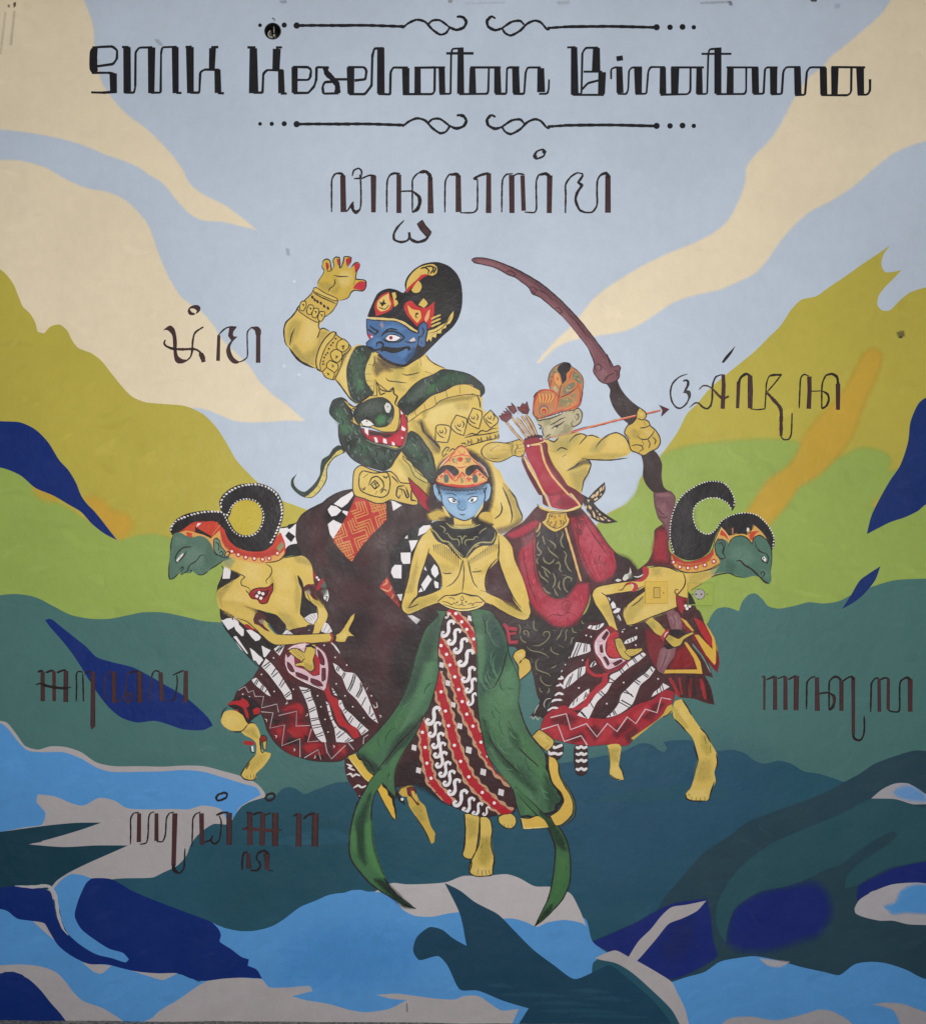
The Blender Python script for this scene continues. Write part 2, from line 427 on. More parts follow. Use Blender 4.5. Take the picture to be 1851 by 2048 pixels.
shape('painted_hill', OLIVE, "1680 965* 1630 1000 1570 1040 1500 1090 1440 1130 1390 1165 1330 1180 1290 1220 1250 1280 1200 1330 1150 1380 1090 1430 1040 1470 970 1530 920 1590 880 1630 850 1690 810 1750 780 1790 750 1840 700 1880 680 1940 640 1985 560 2030 400 2250 400 2450 2300 2450* 2300 1000* 1822 1130 1760 1150 1720 1180 1680 1220 1650 1222 1630 1200 1635 1165 1660 1130 1690 1100 1725 1062* 1690 1070 1660 1070 1645 1040 1655 1000", 'olive hill with a forked peak on the right')
begin()
soft(LGREEN, "400 2250 560 2035 640 1985 682 1935 702 1882 784 1792 860 1760 950 1745 1150 1728 1300 1735 1420 1790 1480 1800 1560 1762 1650 1775 1685 1810 1670 1850 1730 1850 1680 1910 1600 1990 1700 2020 1822 1985 2300 1950 2300 2500 400 2500", 22)
end('painted_hill', wall, 'light green slope on the right')
begin(); soft('#c9a33a', "1050 2110 1110 2020 1150 1960 1200 1890 1270 1840 1310 1790 1340 1720 1400 1640 1480 1560 1530 1480 1570 1400 1610 1370 1645 1390 1640 1450 1600 1540 1560 1640 1540 1700 1480 1790 1400 1870 1320 1920 1280 1980 1230 2040 1180 2090 1120 2130", 24, .95); end('orange_patch', wall)
Q1()
shape('navy_shape', NAVY, "-480 1600* 0 1657 80 1662 140 1690 190 1740 235 1812 270 1850 300 1900 320 1950 345 1985 375 2015 462 2126* 410 2099 360 2059 320 2015 270 1985 210 1950 140 1920 80 1870 0 1840 -480 1800*", 'navy blade on the olive hill at the left edge')  # navy shapes of the mural design, plain paint like the hills
Q2()
shape('navy_shape', '#15306f', "2300 1450* 1822 1565 1790 1590 1760 1660 1750 1740 1720 1830 1680 1890 1640 1960 1610 2020 1600 2050 1588 2102* 1640 2075 1680 2055 1740 2035 1790 2010 1822 1985 2300 1850*", 'navy shape at the right edge')
Q4()
shape('painted_hill', TEAL, "-2300 370* -1880 350 -1820 328 -1750 323 -1680 335 -1610 370 -1540 405 -1460 420 -1390 420 -1310 405 -1260 395 -1180 395 -1110 408 -1010 430 -800 440 400 470 900 450 960 440 975 410 1000 380 1040 375 1085 390 1100 350 1125 325 1150 320 1180 345 1200 370 1240 380 1300 370 1360 355 1420 360 1480 350 1540 320 1620 290 1700 268 1822 262 2300 250* 2300 1300* -2300 1300*", 'grey green hill across the whole wall')
shape('navy_shape', '#15306f', "1642 213* 1620 270 1570 330 1530 360 1490 382* 1530 320 1560 270 1600 240", 'small navy leaf above the grey green hill')
Q3()
shape('navy_shape', NAVY, "178 425* 200 420 240 450 290 490 340 530 380 570 440 590 520 610 580 640 650 680 720 720 780 770 820 810 838 840 800 858 720 855 660 835 610 822 540 828 480 810 430 770 390 720 350 660 320 610 280 550 240 500 200 455", 'long navy leaf on the grey green hill')
Q4()
begin(); fill(DTEAL, "-2300 1100* -1000 1230 -950 1200 -870 1160 -835 1140 -780 1125 -740 1120 -710 1090 -680 1082 -650 1092 -625 1110 -570 1090 -500 1065 -460 1062 -300 1040 300 1000 620 945 700 910 745 916 772 938 792 945 801 930 790 904 830 898 905 900 960 935 1010 940 1060 935 1110 950 1150 980 1190 990 1240 978 1290 990 1340 1020 1400 1030 1450 1045 1500 1062 1700 1100 2300 1200* 2300 2045* -2300 2045*")
soft('#30597a', '300 1080 700 1000 1000 980 1150 1060 1100 1250 800 1420 560 1500 400 1300', 360, .45); soft('#1f4a58', '-900 1260 -500 1180 -300 1300 -500 1500 -900 1560', 300, .4)
end('painted_hill', wall, 'dark blue green hill under the feet')
begin()
fill(SLATE, "755 1575 790 1520 850 1450 900 1390 960 1330 1040 1280 1120 1220 1220 1180 1330 1140 1430 1100 1500 1062 1560 1030 1620 990 1700 960 1780 938 1860 945 2300 960* 2300 1850 1820 1850 1480 1840 1150 1780 1000 1800 830 1860 700 1790 500 1695 620 1640")
soft(INDIGO, "500 1694 600 1652 690 1612 750 1575 830 1540 960 1520 975 1600 985 1690 1000 1745 940 1790 830 1838 760 1822 690 1775 600 1740", 9)
soft(INDIGO, "1060 1570 1120 1520 1190 1490 1260 1475 1330 1462 1385 1462 1430 1500 1445 1580 1400 1660 1320 1690 1200 1725 1100 1725 1040 1690", 44)
soft(INDIGO, "1555 1475 1610 1440 1700 1400 1822 1375 2290 1340 2290 1470 1780 1462 1700 1465 1600 1500 1550 1530", 12)
soft('#1c2a5e', "820 1640 900 1600 900 1700 840 1760 780 1740", 60, .5)
end('painted_ridge', wall, 'dark slate and indigo ridge at the lower right')
begin()
soft('#2d545f', "1605 1127 1700 1132 1760 1150 1830 1165 2290 1180 2290 1360 1822 1372 1740 1388 1680 1398 1600 1438 1550 1468 1500 1480 1510 1430 1560 1380 1620 1340 1680 1300 1708 1272 1692 1256 1630 1285 1560 1330 1490 1385 1420 1410 1340 1450 1260 1475 1180 1490 1120 1520 1070 1560 1045 1620 1032 1695 1005 1650 993 1590 1005 1530 1030 1480 1070 1420 1140 1355 1220 1300 1320 1255 1420 1215 1500 1180", 5)
end('painted_ridge', wall, 'blue green fold between the dark ridges')
begin(); fill(GREY, "678 1772* 648 1756 690 1690 740 1640 780 1590 820 1555 880 1545 957 1529* 920 1570 860 1600 810 1620 760 1680 700 1750"); end('painted_stream', wall)
begin(); fill('#a9a6ac', "1605 1127 1650 1090 1700 1068 1750 1068 1790 1090 1822 1110 2290 1200 2290 1215 1822 1150 1770 1150 1700 1130"); soft(SKYB, "1690 1100 1730 1078 1765 1080 1815 1112 1822 1140 1780 1138 1710 1122", 16, .8); end('painted_stream', wall)
begin(); fill('#b3aeb4', "1540 1560 1560 1525 1620 1490 1690 1465 1780 1458 1830 1462 2290 1480* 2290 1650* 1822 1625 1750 1622 1690 1608 1640 1608 1580 1595 1545 1580"); soft(SKYB, "1655 1550 1700 1535 1722 1490 1780 1466 2285 1490 2285 1600 1822 1582 1740 1576 1690 1582", 15); end('painted_stream', wall)
begin()
fill(SKYB, "820 1850 880 1830 950 1810 1010 1770 1080 1755 1150 1748 1240 1765 1330 1790 1420 1810 1480 1822 1540 1780 1600 1770 1660 1775 1740 1800 1822 1838 2300 1880* 2300 2045* 880 2045*")
soft('#b5b0b3', "1165 1756 1200 1785 1250 1790 1285 1770 1230 1764", 8, .9)
fr(1400, 1960, 451)
soft('#a8a3a7', "180 345 250 305 400 295 500 310 600 325 700 310 850 270 950 240 1040 245 1110 275 1200 330 1290 440 1000 440 160 440", 14)
soft('#a8a3a7', "1390 195 1500 182 1620 190 1700 215 1780 245 1822 260 2500 300 2500 440 1640 440 1600 330 1570 265 1540 235", 14)
end('painted_lake', wall, 'light blue lake at the lower right')
# lower left and middle water
Q3()
begin()
fill(GREY, "-480 790* 0 822 30 830 70 880 100 920 150 935 200 922 260 925 320 945 380 985 450 1000 550 1000 640 1002 720 998 800 1000 880 1020 950 1040 1010 1068 1042 1105 1044 1122 985 1140 950 1160 930 1185 900 1228 840 1228 780 1270 750 1310 735 1350 700 1390 640 1420 600 1438 440 1446 300 1500 -480 1700*")
fill(SKYB, "-480 800* 0 830 30 850 70 900 110 938 170 945 250 945 320 970 380 1005 440 1022 560 1022 650 1020 720 1015 800 1022 880 1045 960 1070 1010 1085 1028 1112 985 1135 940 1165 925 1195 897 1224 870 1170 800 1155 740 1170 680 1168 600 1170 500 1165 450 1135 390 1125 330 1155 280 1145 220 1120 150 1110 145 1140 180 1185 165 1230 100 1240 0 1258 -480 1290*")
end('painted_lake', wall, 'light blue lake edged in grey at the left')
shape('painted_ridge', '#173e4e', "-480 1290* 0 1258 100 1245 200 1232 300 1223 400 1222* 320 1250 220 1280 115 1308* 250 1318 380 1312 505 1312* 430 1345 340 1385 270 1420 225 1450 190 1485 60 1485 0 1485 -480 1490*", 'dark blue green wedges pointing right at the left edge')
begin()
fill(GREY, "-480 1720* 100 1720 500 1800 700 1830 790 1857 700 2045* -480 2045*")
fill(SKYB, "-480 1555* 0 1556 60 1570 140 1590 300 1700 500 1780 560 1790 690 1815 740 1828 795 1857 740 1890 670 1940 580 2000 500 2010 460 1985 400 1950 330 1925 290 1890 260 1850 220 1810 160 1788 80 1782 0 1785 -480 1780*")
fill(GREY, "-480 1778* 0 1783 80 1780 160 1788 220 1810 260 1850 290 1895 330 1925 400 1950 440 1975 490 2045* -480 2045*")
fill(GREY, "125 1605 180 1618 205 1650 240 1705 180 1655")
fill(GREY, "325 1772 440 1785 400 1816 372 1810")
fill(GREY, "480 1792 560 1806 640 1812 705 1812 660 1835 640 1842 560 1818")
fill(NAVY, "-480 1820* 0 1815 60 1818 110 1835 160 1880 200 1930 240 1975 290 2045* -480 2045*")
end('painted_lake', wall, 'light blue water with a navy bank in the bottom left corner')
begin()
fill(SKYB, "815 1640 832 1614 880 1635 940 1648 1000 1648 1070 1630 1120 1600 1180 1555 1240 1530 1300 1505 1400 1495 1480 1493 1800 1480 2100 1560 2300 1600 2330 1690 2390 1735 2330 1780 2340 2045* 560 2045* 780 1850 1000 1830 830 1700")
fill(GREY, "560 2045* 620 1970 700 1920 790 1858 840 1838 900 1830 990 1835 1030 1838 1060 1870 1140 1870 1220 1865 1230 1885 1150 1905 1200 1920 1290 1935 1380 1960 1440 1968 1530 1955 1600 1920 1540 1915 1480 1900 1560 1895 1640 1905 1720 1915 1790 1918 1822 1905 1882 1905 1970 1960 2040 1955 2000 2045*")
fill('#bfb8ba', "1472 1495 1540 1460 1600 1465 1700 1462 1760 1455 1822 1432 1902 1433 1992 1425 2042 1440 2102 1472 2167 1475 2242 1500 2277 1560 2306 1630 2287 1617 2222 1605 2152 1615 2112 1632 2072 1615 2022 1600 1972 1600 1932 1608 1880 1600 1822 1575 1760 1580 1700 1592 1630 1588 1580 1560 1540 1500")
fill(GREY, "2340 1755 2382 1735 2422 1725 2472 1750 2512 1770 2582 1810 2642 1850 2662 1890 2692 1950 2715 2045* 2690 2045 2642 1960 2562 1880 2482 1810 2422 1775 2362 1762")
soft('#4a92d2', "1150 1720 1400 1640 1650 1680 1600 1800 1350 1850 1120 1830", 120, .45)
end('painted_lake', wall, 'light blue lake with grey banks at the bottom middle')
begin()
fill(NAVY, "-480 1480* 0 1478 60 1472 195 1490 212 1540 222 1600 245 1650 290 1700 340 1735 410 1755 460 1765 500 1772 400 1700 320 1640 295 1590 305 1540 320 1500 340 1460 358 1442 440 1445 520 1490 640 1540 760 1585 830 1612 860 1640 870 1665 865 1690 910 1720 950 1750 980 1760 975 1785 1010 1800 1032 1836* 960 1832 880 1836 800 1845 750 1835 700 1815 620 1815 540 1808 480 1795 420 1780 350 1778 280 1745 230 1705 195 1650 175 1618 120 1608 70 1600 30 1570 0 1562 -480 1555*")
fill(NAVY, "215 1500 350 1450 330 1600 480 1740 480 1780 300 1740 230 1640")
fill(SKYB, "210 1490 240 1450 280 1425 330 1430 360 1442 340 1460 320 1500 305 1540 295 1590 320 1640 370 1680 430 1718 485 1735 508 1760 495 1772 440 1755 380 1740 320 1705 270 1660 245 1610 235 1560 220 1520")
ln('#b9b4b7', 13, "60 1471 130 1475 190 1472 216 1500 224 1540 232 1590 250 1640 270 1665", .2, .2)
end('painted_ridge', wall, 'navy ridge with a thin blue stream at the lower left')
fr(0, 0, 1851)
begin()
fill('#1c435a', "875 1738* 905 1753 935 1776 980 1800 1010 1830 1050 1870 1090 1900 1130 1927 1175 1910 1200 1900 1240 1930 1290 1975 1345 2048* 1000 2048* 1040 1985* 990 1970 940 1950 905 1948 880 1900 862 1882 825 1890 813 1872 820 1845 845 1825 870 1830 890 1846 918 1862* 905 1800")
for yy, x0, x1 in ((1940, 960, 1010), (1958, 985, 1120), (1975, 1050, 1180), (1990, 1060, 1230), (1950, 1120, 1200), (1966, 1150, 1240), (2000, 1120, 1280)):
    soft('#36647a', "%d %d %d %d %d %d %d %d" % (x0, yy, (x0+x1)//2, yy-4, x1, yy+4, (x0+x1)//2, yy+3), 6, .3)
end('painted_ridge', wall, 'dark blue green fish-like shape at the bottom middle')
# ------------------------------------------------------------------ the large back figure with the serpent
begin()
MAROON = '#3d292c'
fill(Y, at(FA, "330 480 450 610 400 700 410 730 440 715 500 745 560 770 640 820 700 890 760 860 900 900 1300 900 1370 950 1400 995 1460 1030 1550 1080 1700 1120 1830 1160 1850 1200 1885 1280 1890 1450 1990 1500 2030 1520 2035 1730 1990 1740 1990 1960 2048 2020 2088 2110 2148 2190 2188 2250 2218 2360 2248 2430 2243 2480 2148 2540 2028 2590 1700 2600 1400 2350 1050 2200 1050 1800 900 1500 740 1400 650 1300 600 1240 540 1185 420 1120 370 1080 300 1055 230 1010 180 960 130 890 100 860 85 800 80 720 100 660 150 610 190 560 205 530 280 470"))
fr(*FA)
soft(YS, "120 720 180 640 240 660 200 760 150 860 120 840", 60, .55)
soft('#a2904a', "240 960 340 1020 400 900 420 820 480 760 420 740 390 880 300 940", 60, .6)
soft('#a2904a', "180 860 260 960 360 1050 240 1000 160 900", 40, .7)
soft(YL, "300 640 380 680 360 780 320 860 260 800 280 700", 80, .7)
soft(YL, "560 1150 640 1050 640 960 690 920 660 1100 660 1300 620 1220", 40, .7)
soft('#6b5b3c', "550 1170 600 1060 650 960 690 900 660 900 610 980 570 1080", 24, .8)
soft('#5b4b3a', "700 1350 760 1400 800 1390 740 1330 680 1260", 24, .8)
lns(OL, 11, "345 380 290 440 250 480 205 530 190 560 150 610 100 660 82 720 85 800 100 860 130 890", "130 890 180 960 230 1010 300 1055 370 1078", "540 1165 600 1240 650 1310 690 1360 740 1402", "430 130 430 160 450 190 440 220 400 280 385 340")
ln(OL, 22, "130 895 190 975 240 1020 310 1055 350 1070", .2, .2)
lns(OL, 9, "178 715 150 780 135 870", "410 640 395 690 408 725 440 712 500 742", "410 730 390 790 380 805")
# hand
fill('#cbab48', "385 340 400 280 440 220 450 190 430 130 440 95 470 82 500 100 520 175* 535 150 530 90 550 65 585 70 592 110 588 165* 610 150 625 90 632 60 692 65 690 110 660 162* 690 160 730 115 767 115 770 150 745 190 728 265* 760 268 820 278 826 340 800 372 720 368 690 390 670 430 640 450 590 462 540 440 470 400")
soft(YS, "400 300 480 300 530 330 500 370 430 350", 40, .5)
soft('#a59346', "510 380 560 330 540 270 520 260 560 260 600 300 560 400", 36, .6)
soft(YL, "600 200 680 200 700 260 640 330 580 300", 60, .6)
RED = '#b3252d'
fill(RED, "462 110 480 118 492 150 478 190 465 165"); fill(RED, "560 80 585 85 585 150 570 130"); fill(RED, "650 78 690 72 690 105 655 150 645 110"); fill('#c22a3a', "720 135 745 120 768 120 768 155 745 190 728 210 725 170"); fill('#c22a3a', "708 350 735 310 775 285 822 290 825 335 800 365 760 362")
lns(OL, 9, "432 130 438 98 470 82 500 98 512 170 515 185 490 195 470 190", "515 180 535 150 528 92 550 65 585 68 592 112 588 165 600 160 620 110 628 62 660 60 694 68 690 110 660 160", "690 160 730 118 765 112", "768 120 772 150 745 195 732 265 760 268 815 275 828 290 826 340 800 372 720 368 690 390 670 430 640 448 592 460")
lns(OL, 8, "530 230 590 242 670 240", "545 265 545 300 530 330 500 350 485 380", "465 150 478 195", "730 268 715 320")
# chest lines and shading
soft('#a59b52', "1100 1100 1180 1060 1120 1200 1180 1280 1100 1260", 70, .5)
soft('#a59b52', "1230 1090 1310 1020 1320 1090 1280 1180 1230 1180", 50, .5)
soft(YL, "1340 980 1440 1050 1520 1090 1400 1110 1330 1060", 60, .7)
soft('#5d4c3a', "900 1010 1000 1040 1070 1110 980 1100 920 1150 900 1100", 50, .8)
soft('#4a3b34', "920 970 1100 1040 1170 1080 1030 1080 950 1040", 34, .85)
lns(OL, 8, "1155 1128 1200 1140 1260 1130 1315 1115", "1320 980 1332 1060", "1365 1105 1430 1130", "1005 1160 1030 1190 1100 1200 1200 1212", "1060 1190 1090 1200", "1370 950 1400 995 1450 1035 1550 1080")
# left upper arm and elbow behind the headdress of the front figure
soft(YL, "1400 1400 1700 1380 1800 1500 1600 1520 1450 1640 1350 1540", 120, .8)
soft('#a2904a', "1340 1400 1500 1370 1740 1340 1800 1360 1600 1380 1400 1450 1350 1540", 50, .75)
soft('#a08f4d', "1640 1400 1760 1400 1750 1460 1660 1450", 60, .4)
soft('#6c5c40', "1290 1560 1340 1540 1400 1660 1480 1760 1500 1850 1450 1840 1380 1720", 40, .85)
lns(OL, 16, "1330 1560 1350 1650 1420 1720 1490 1790 1510 1850")
fr(*FB_)
soft(YL, "1180 480 1250 560 1330 640 1250 640 1140 600 1080 540", 80, .7)
soft('#a59b52', "1120 440 1180 480 1260 560 1380 660 1400 760 1300 700 1200 600", 50, .6)
soft('#a08f4c', "1240 60 1330 180 1420 300 1480 400 1440 400 1330 260 1250 140", 50, .5)
fr(*FR1)
lns(OL, 13, "445 610 470 660 480 700 488 770", "330 640 325 670")
soft('#a08c48', "0 660 200 640 440 600 440 630 200 680 0 690", 24, .7)
fr(*FH)
soft(YL, "920 350 980 420 1040 560 1080 700 1000 720 940 600", 80, .7)
soft('#a08f4c', "1030 480 1120 600 1170 720 1190 820 1120 860 1130 760 1080 620", 40, .6)
soft('#6b5a48', "960 900 1060 880 1180 820 1200 800 1180 850 1060 930 960 960", 40, .8)
lns(OL, 12, "1080 540 1140 620 1165 700 1200 780 1200 825", "1022 520 1060 600 1095 700 1110 780 1100 850")
lns(OL, 11, "1008 660 1018 720 1000 770 950 810")
giant = end('painted_figure', wall, 'largest back figure with blue mask, black topknot and a green serpent round its body')
# armlets and bracelets
def armlet(): return end('armlet', giant)
begin(); fr(*FA)
fill('#d0ae50', "345 370 330 400 290 440 250 480 205 530 220 560 260 590 320 630 390 660 430 620 470 600 520 560 560 500 575 460 540 440 470 400 400 360 370 340", OL, 8)
ln(OL, 10, "350 345 400 380 470 410 540 445 580 465"); ln(OL, 9, "345 385 420 430 500 465 555 490")
fill('#d8b95c', "352 345 380 345 450 390 560 440 572 462 540 462 440 420 350 375", OL, 8)
dot(OL, "340 430 362 455 387 470 418 485 448 512 482 530", 11, 17, -25)
for cx, cy in ((252, 508), (318, 542), (366, 572), (420, 602)):
    fill('#d8b855', "%d %d %d %d %d %d %d %d %d %d %d %d" % (cx-30, cy+8, cx-8, cy-42, cx+30, cy-38, cx+32, cy+2, cx+6, cy+48, cx-22, cy+40), OL, 9)
    ln(OL, 9, "%d %d %d %d %d %d" % (cx-8, cy-14, cx+12, cy-10, cx+4, cy+8))
armlet()
begin()
fill('#d0ae50', "385 1090 372 1010 400 900 450 810 520 745 555 750 560 775 640 830 690 880 670 920 620 960 600 1060 570 1120 540 1185 480 1160 430 1110", OL, 9)
fill('#dabb60', "388 1085 374 1010 402 900 452 812 520 747 552 752 540 790 470 870 430 960 410 1040 415 1095", OL, 9)
dot(OL, "553 808 528 845 510 868 490 900 478 938 462 955 448 980 440 1015 438 1040", 9)
for c in ("570 840 620 810 670 850 670 890 620 930 560 895", "505 940 550 905 605 930 610 980 570 1025 520 1000", "470 1040 500 1005 570 1040 575 1080 540 1120 475 1080", "430 1110 470 1070 540 1120 540 1150 520 1183 460 1160"):
    fill('#d8b855', c, OL, 9)
lns(OL, 9, "600 880 630 872 615 900 635 905", "545 965 570 970 550 990", "515 1045 535 1060 515 1070", "470 1120 492 1130 478 1142")
armlet()
begin(); fr(*FR1)
fill('#d4b458', "0 1180 -10 975 100 970 140 940 190 850 300 900 330 900 390 765 510 800 530 880 610 790 705 900 700 1050 705 1130 600 1160 300 1240 150 1300 0 1400")
for c in ("-60 1170 -50 990 -20 970 80 975 125 1000 120 1080 90 1185 10 1180", "135 960 195 850 320 895 320 960 285 1100 200 1070 135 1010", "335 910 395 765 500 805 505 880 470 1020 400 990 345 950", "525 880 610 790 705 900 690 950 610 1010 560 950"):
    fill('#dabb60', c, OL, 13)
for cx, cy in ((20, 1060), (235, 980), (405, 890), (605, 890)):
    lns(OL, 11, "%d %d %d %d %d %d %d %d" % (cx-25, cy-25, cx-18, cy+5, cx+8, cy+8, cx+12, cy-30), "%d %d %d %d %d %d" % (cx-60, cy-10, cx-30, cy+40, cx+30, cy+70), "%d %d %d %d %d %d" % (cx+30, cy-60, cx+55, cy-20, cx+35, cy+30))
lns(OL, 12, "300 1110 380 1075 440 1085 500 1040 560 1050 620 1020 690 1010", "290 1130 400 1100 500 1090 600 1075 710 1050", "280 1240 420 1200 560 1160 710 1130")
for cx in (360, 480, 590, 690):
    cy = 1190-(cx-360)*.2; lns(OL, 10, "%d %d %d %d %d %d" % (cx-30, cy-40, cx-18, cy, cx-36, cy+22), "%d %d %d %d %d %d" % (cx+10, cy-50, cx+24, cy-10, cx+12, cy+20)); dot(OL, "%d %d" % (cx, cy-12), 13); dot('#d4b458', "%d %d" % (cx, cy-12), 6)
lns(OL, 12, "30 1370 30 1300 80 1240 110 1250 70 1300", "100 1300 150 1260 180 1270 150 1320", "40 1360 70 1320 90 1330", "250 1200 300 1190 310 1220")
armlet()
# skirt
begin(); fr(*FB_)
SK = at(FB_, "704 720 600 745 500 795 430 850 330 900 250 955 195 1045 60 1180 60 1320 200 1340 220 1480 260 1640 280 1822") + at(FFL, "-60 130 -80 260 -40 420 60 620 160 800 260 960 300 1020 480 1000 640 850 760 600 830 300 800 100 800 0") + at(FB_, "1500 1822 1500 1300 1420 1040 1520 900 1480 830 1350 850 1050 830")
fill(MAROON, SK)
ln(OL, 14, "704 720 600 745 500 795 430 850 330 900 250 955 195 1045 185 1150 205 1240")
fill(K, "690 740 560 860 510 870 560 900 520 960 500 1030 480 1000 470 900 520 840")
soft(K, "520 1160 480 1080 440 1000 480 920 700 780 700 900 600 1080", 60, .8)
fill(K, "530 960 600 905 665 960 620 1030 520 985")
fs(W, "535 855 600 800 714 735 712 780 660 850 608 890"); fs(W, "480 905 510 868 560 880 605 915 560 960 515 970 490 935"); fs(W, "620 915 665 925 655 965 612 930"); fs(W, "480 1040 530 1000 610 1040 570 1110 530 1175* 500 1130")
soft('#502d31', "330 1000 450 1020 420 1200 470 1400 400 1400 330 1200", 120, .6)
soft('#2f2426', "560 1200 700 1400 760 1560 640 1500 520 1300", 120, .7)
soft('#55383a', "880 1100 960 1060 960 1200 860 1400 760 1430 800 1250", 140, .6)
soft('#57343a', "560 1500 760 1560 900 1650 820 1822 620 1822 540 1650", 160, .5)
# red patterned sash
SASH = "735 785* 860 830* 1010 850* 1015 1000* 880 1140* 790 1240* 730 1330* 700 1385* 640 1330* 540 1210* 530 1170* 600 1060* 660 950*"
fill('#b9302c', SASH)
clip(SASH)
OR = '#cf8a4c'
ux, uy = -.43, .90; vx, vy = .90, .43
for cx, cy in ((880, 962), (690, 1160), (1000, 780), (560, 1340)):
    for k in range(1, 5):
        for dx, dy, ex, ey in ((ux, uy, vx, vy), (-ux, -uy, vx, vy), (vx, vy, ux, uy), (-vx, -vy, ux, uy)):
            ax, ay = cx+dx*k*34, cy+dy*k*34; m = 138-k*17
            lz(OR, 12.5, "%f %f %f %f %f %f" % (ax+(dx+ex)*m*.72, ay+(dy+ey)*m*.72, ax, ay, ax+(dx-ex)*m*.72, ay+(dy-ey)*m*.72))
clip()
fill('#bb3a34', "950 1610 1020 1520 1070 1610 1140 1740 1130 1800* 1040 1700")
lns('#d99a70', 13, "980 1600 1020 1570 1010 1540", "960 1625 1030 1650 1060 1620 1050 1600", "1060 1720 1080 1680 1110 1700", "1100 1760 1120 1730")
# black and white check on the right
soft(K, "1060 1280 1140 1190 1200 1110 1330 1040 1420 1060 1400 1150 1240 1400 1170 1560 1150 1790 1100 1720 1060 1600 1050 1440", 40, .9)
fs(W, "1310 1080 1350 1050 1415 1045 1415 1085 1370 1120 1300 1150 1305 1115", '#2c2224', 6); fs(W, "1178 1170 1205 1138 1208 1170"); fs(W, "1218 1190 1300 1185 1275 1240 1240 1295 1230 1240"); fs(W, "1143 1300 1235 1298 1230 1400 1165 1402 1148 1370"); fs(W, "1065 1440 1090 1410 1152 1412 1150 1535 1080 1530 1055 1480"); fs(W, "1110 1680 1160 1675 1150 1740 1135 1730")
fs(W, "1058 820 1155 868 1075 918*")
fr(*FH)
soft(K, "320 1180 420 1220 470 1400 440 1480 250 1480 300 1330", 30, .95)
fs(W, "315 1235 335 1285 310 1270"); fs(W, "372 1270 400 1222 430 1250 442 1310 410 1348 378 1310"); fs(W, "345 1318 380 1360 310 1468 282 1410"); fs(W, "403 1372 440 1390 440 1440 412 1440 400 1400"); fs(W, "280 1435 300 1470 255 1480")
fr(*FFL)
fs(W, "560 150 600 145 660 180 628 215", OL, 5)
soft('#55343a', "300 100 480 60 520 200 470 500 330 640 300 350", 220, .6)
soft('#2a2225', "480 400 560 300 720 160 780 150 700 400 560 700 480 640", 140, .7)
soft('#2a2024', "120 120 240 60 300 200 200 360 120 300", 140, .4)
end('skirt', giant)
# belt
begin(); fr(*FB_)
fill('#d6b65a', "722 550 780 505 870 540 960 565 1050 560 1100 600 1140 660 1220 670 1300 700 1300 860 1260 868 1150 845 1050 820 980 850 900 845 820 810 730 780 708 730", OL, 10)
fill('#d9bb62', "770 590 800 555 900 575 1020 570 1048 650 1030 760 980 795 880 780 790 740 765 690", OL, 11)
ln(OL, 10, "850 690 880 620 930 605 980 650 990 700 950 740"); ln(OL, 9, "870 680 910 640 950 690 910 720 870 680", 1, 1)
lns(OL, 10, "900 650 925 700 905 715", "880 690 940 660", "800 620 850 580", "980 600 1010 620 1030 600", "790 710 810 730 820 700", "960 760 990 720 1020 740", "1060 600 1110 650 1120 670", "930 740 910 770")
lns(OL, 12, "1180 690 1120 700 1105 780 1130 805 1140 770", "1130 720 1170 730 1200 800 1220 790 1190 700", "1240 730 1240 820 1290 830")
lns('#7d6a3a', 7, "1110 720 1150 710 1160 780")
end('belt', giant)
begin(); fill('#a8283a', "1212 610* 1260 660 1330 720 1410 800 1500 850 1490 900 1400 925 1330 870 1290 800 1250 740", '#4a2126', 9); soft('#5a1f2a', "1380 820 1490 860 1480 910 1400 900", 50, .8); end('sash_tip', giant)
# serpent
begin(); fr(*FB_)
GR = '#323b37'
fill(GR, "640 350 580 320 530 350 490 410 430 450 412 520 410 580 380 640 330 700 270 745 220 730 180 690 170 640 200 580* 150 630 145 690 180 740 230 780 270 797 340 792 400 740 450 670 470 620 470 550 490 490 540 430 600 400 640 380")
fill('#d2bf6a', "600 360 622 380 590 410 540 440 490 500 470 560 465 620 440 680 400 740 340 790 270 796 320 760 380 700 410 640 440 560 460 500 510 440 560 380")
lns(GR, 8, "585 360 600 385", "545 395 560 425", "510 430 530 455", "470 490 500 505", "440 530 472 545", "425 585 460 600", "415 640 450 655", "390 690 410 715", "350 740 368 760", "305 765 310 790")
soft('#4c5a4c', "200 720 260 770 240 770 190 720", 14, .7)
soft('#4c5a4c', "425 500 460 450 520 390 500 430 440 500", 14, .5)
lns(OL, 7, "640 385 600 402 540 432 490 492 470 552 470 620 450 670 400 742 340 794 270 798")
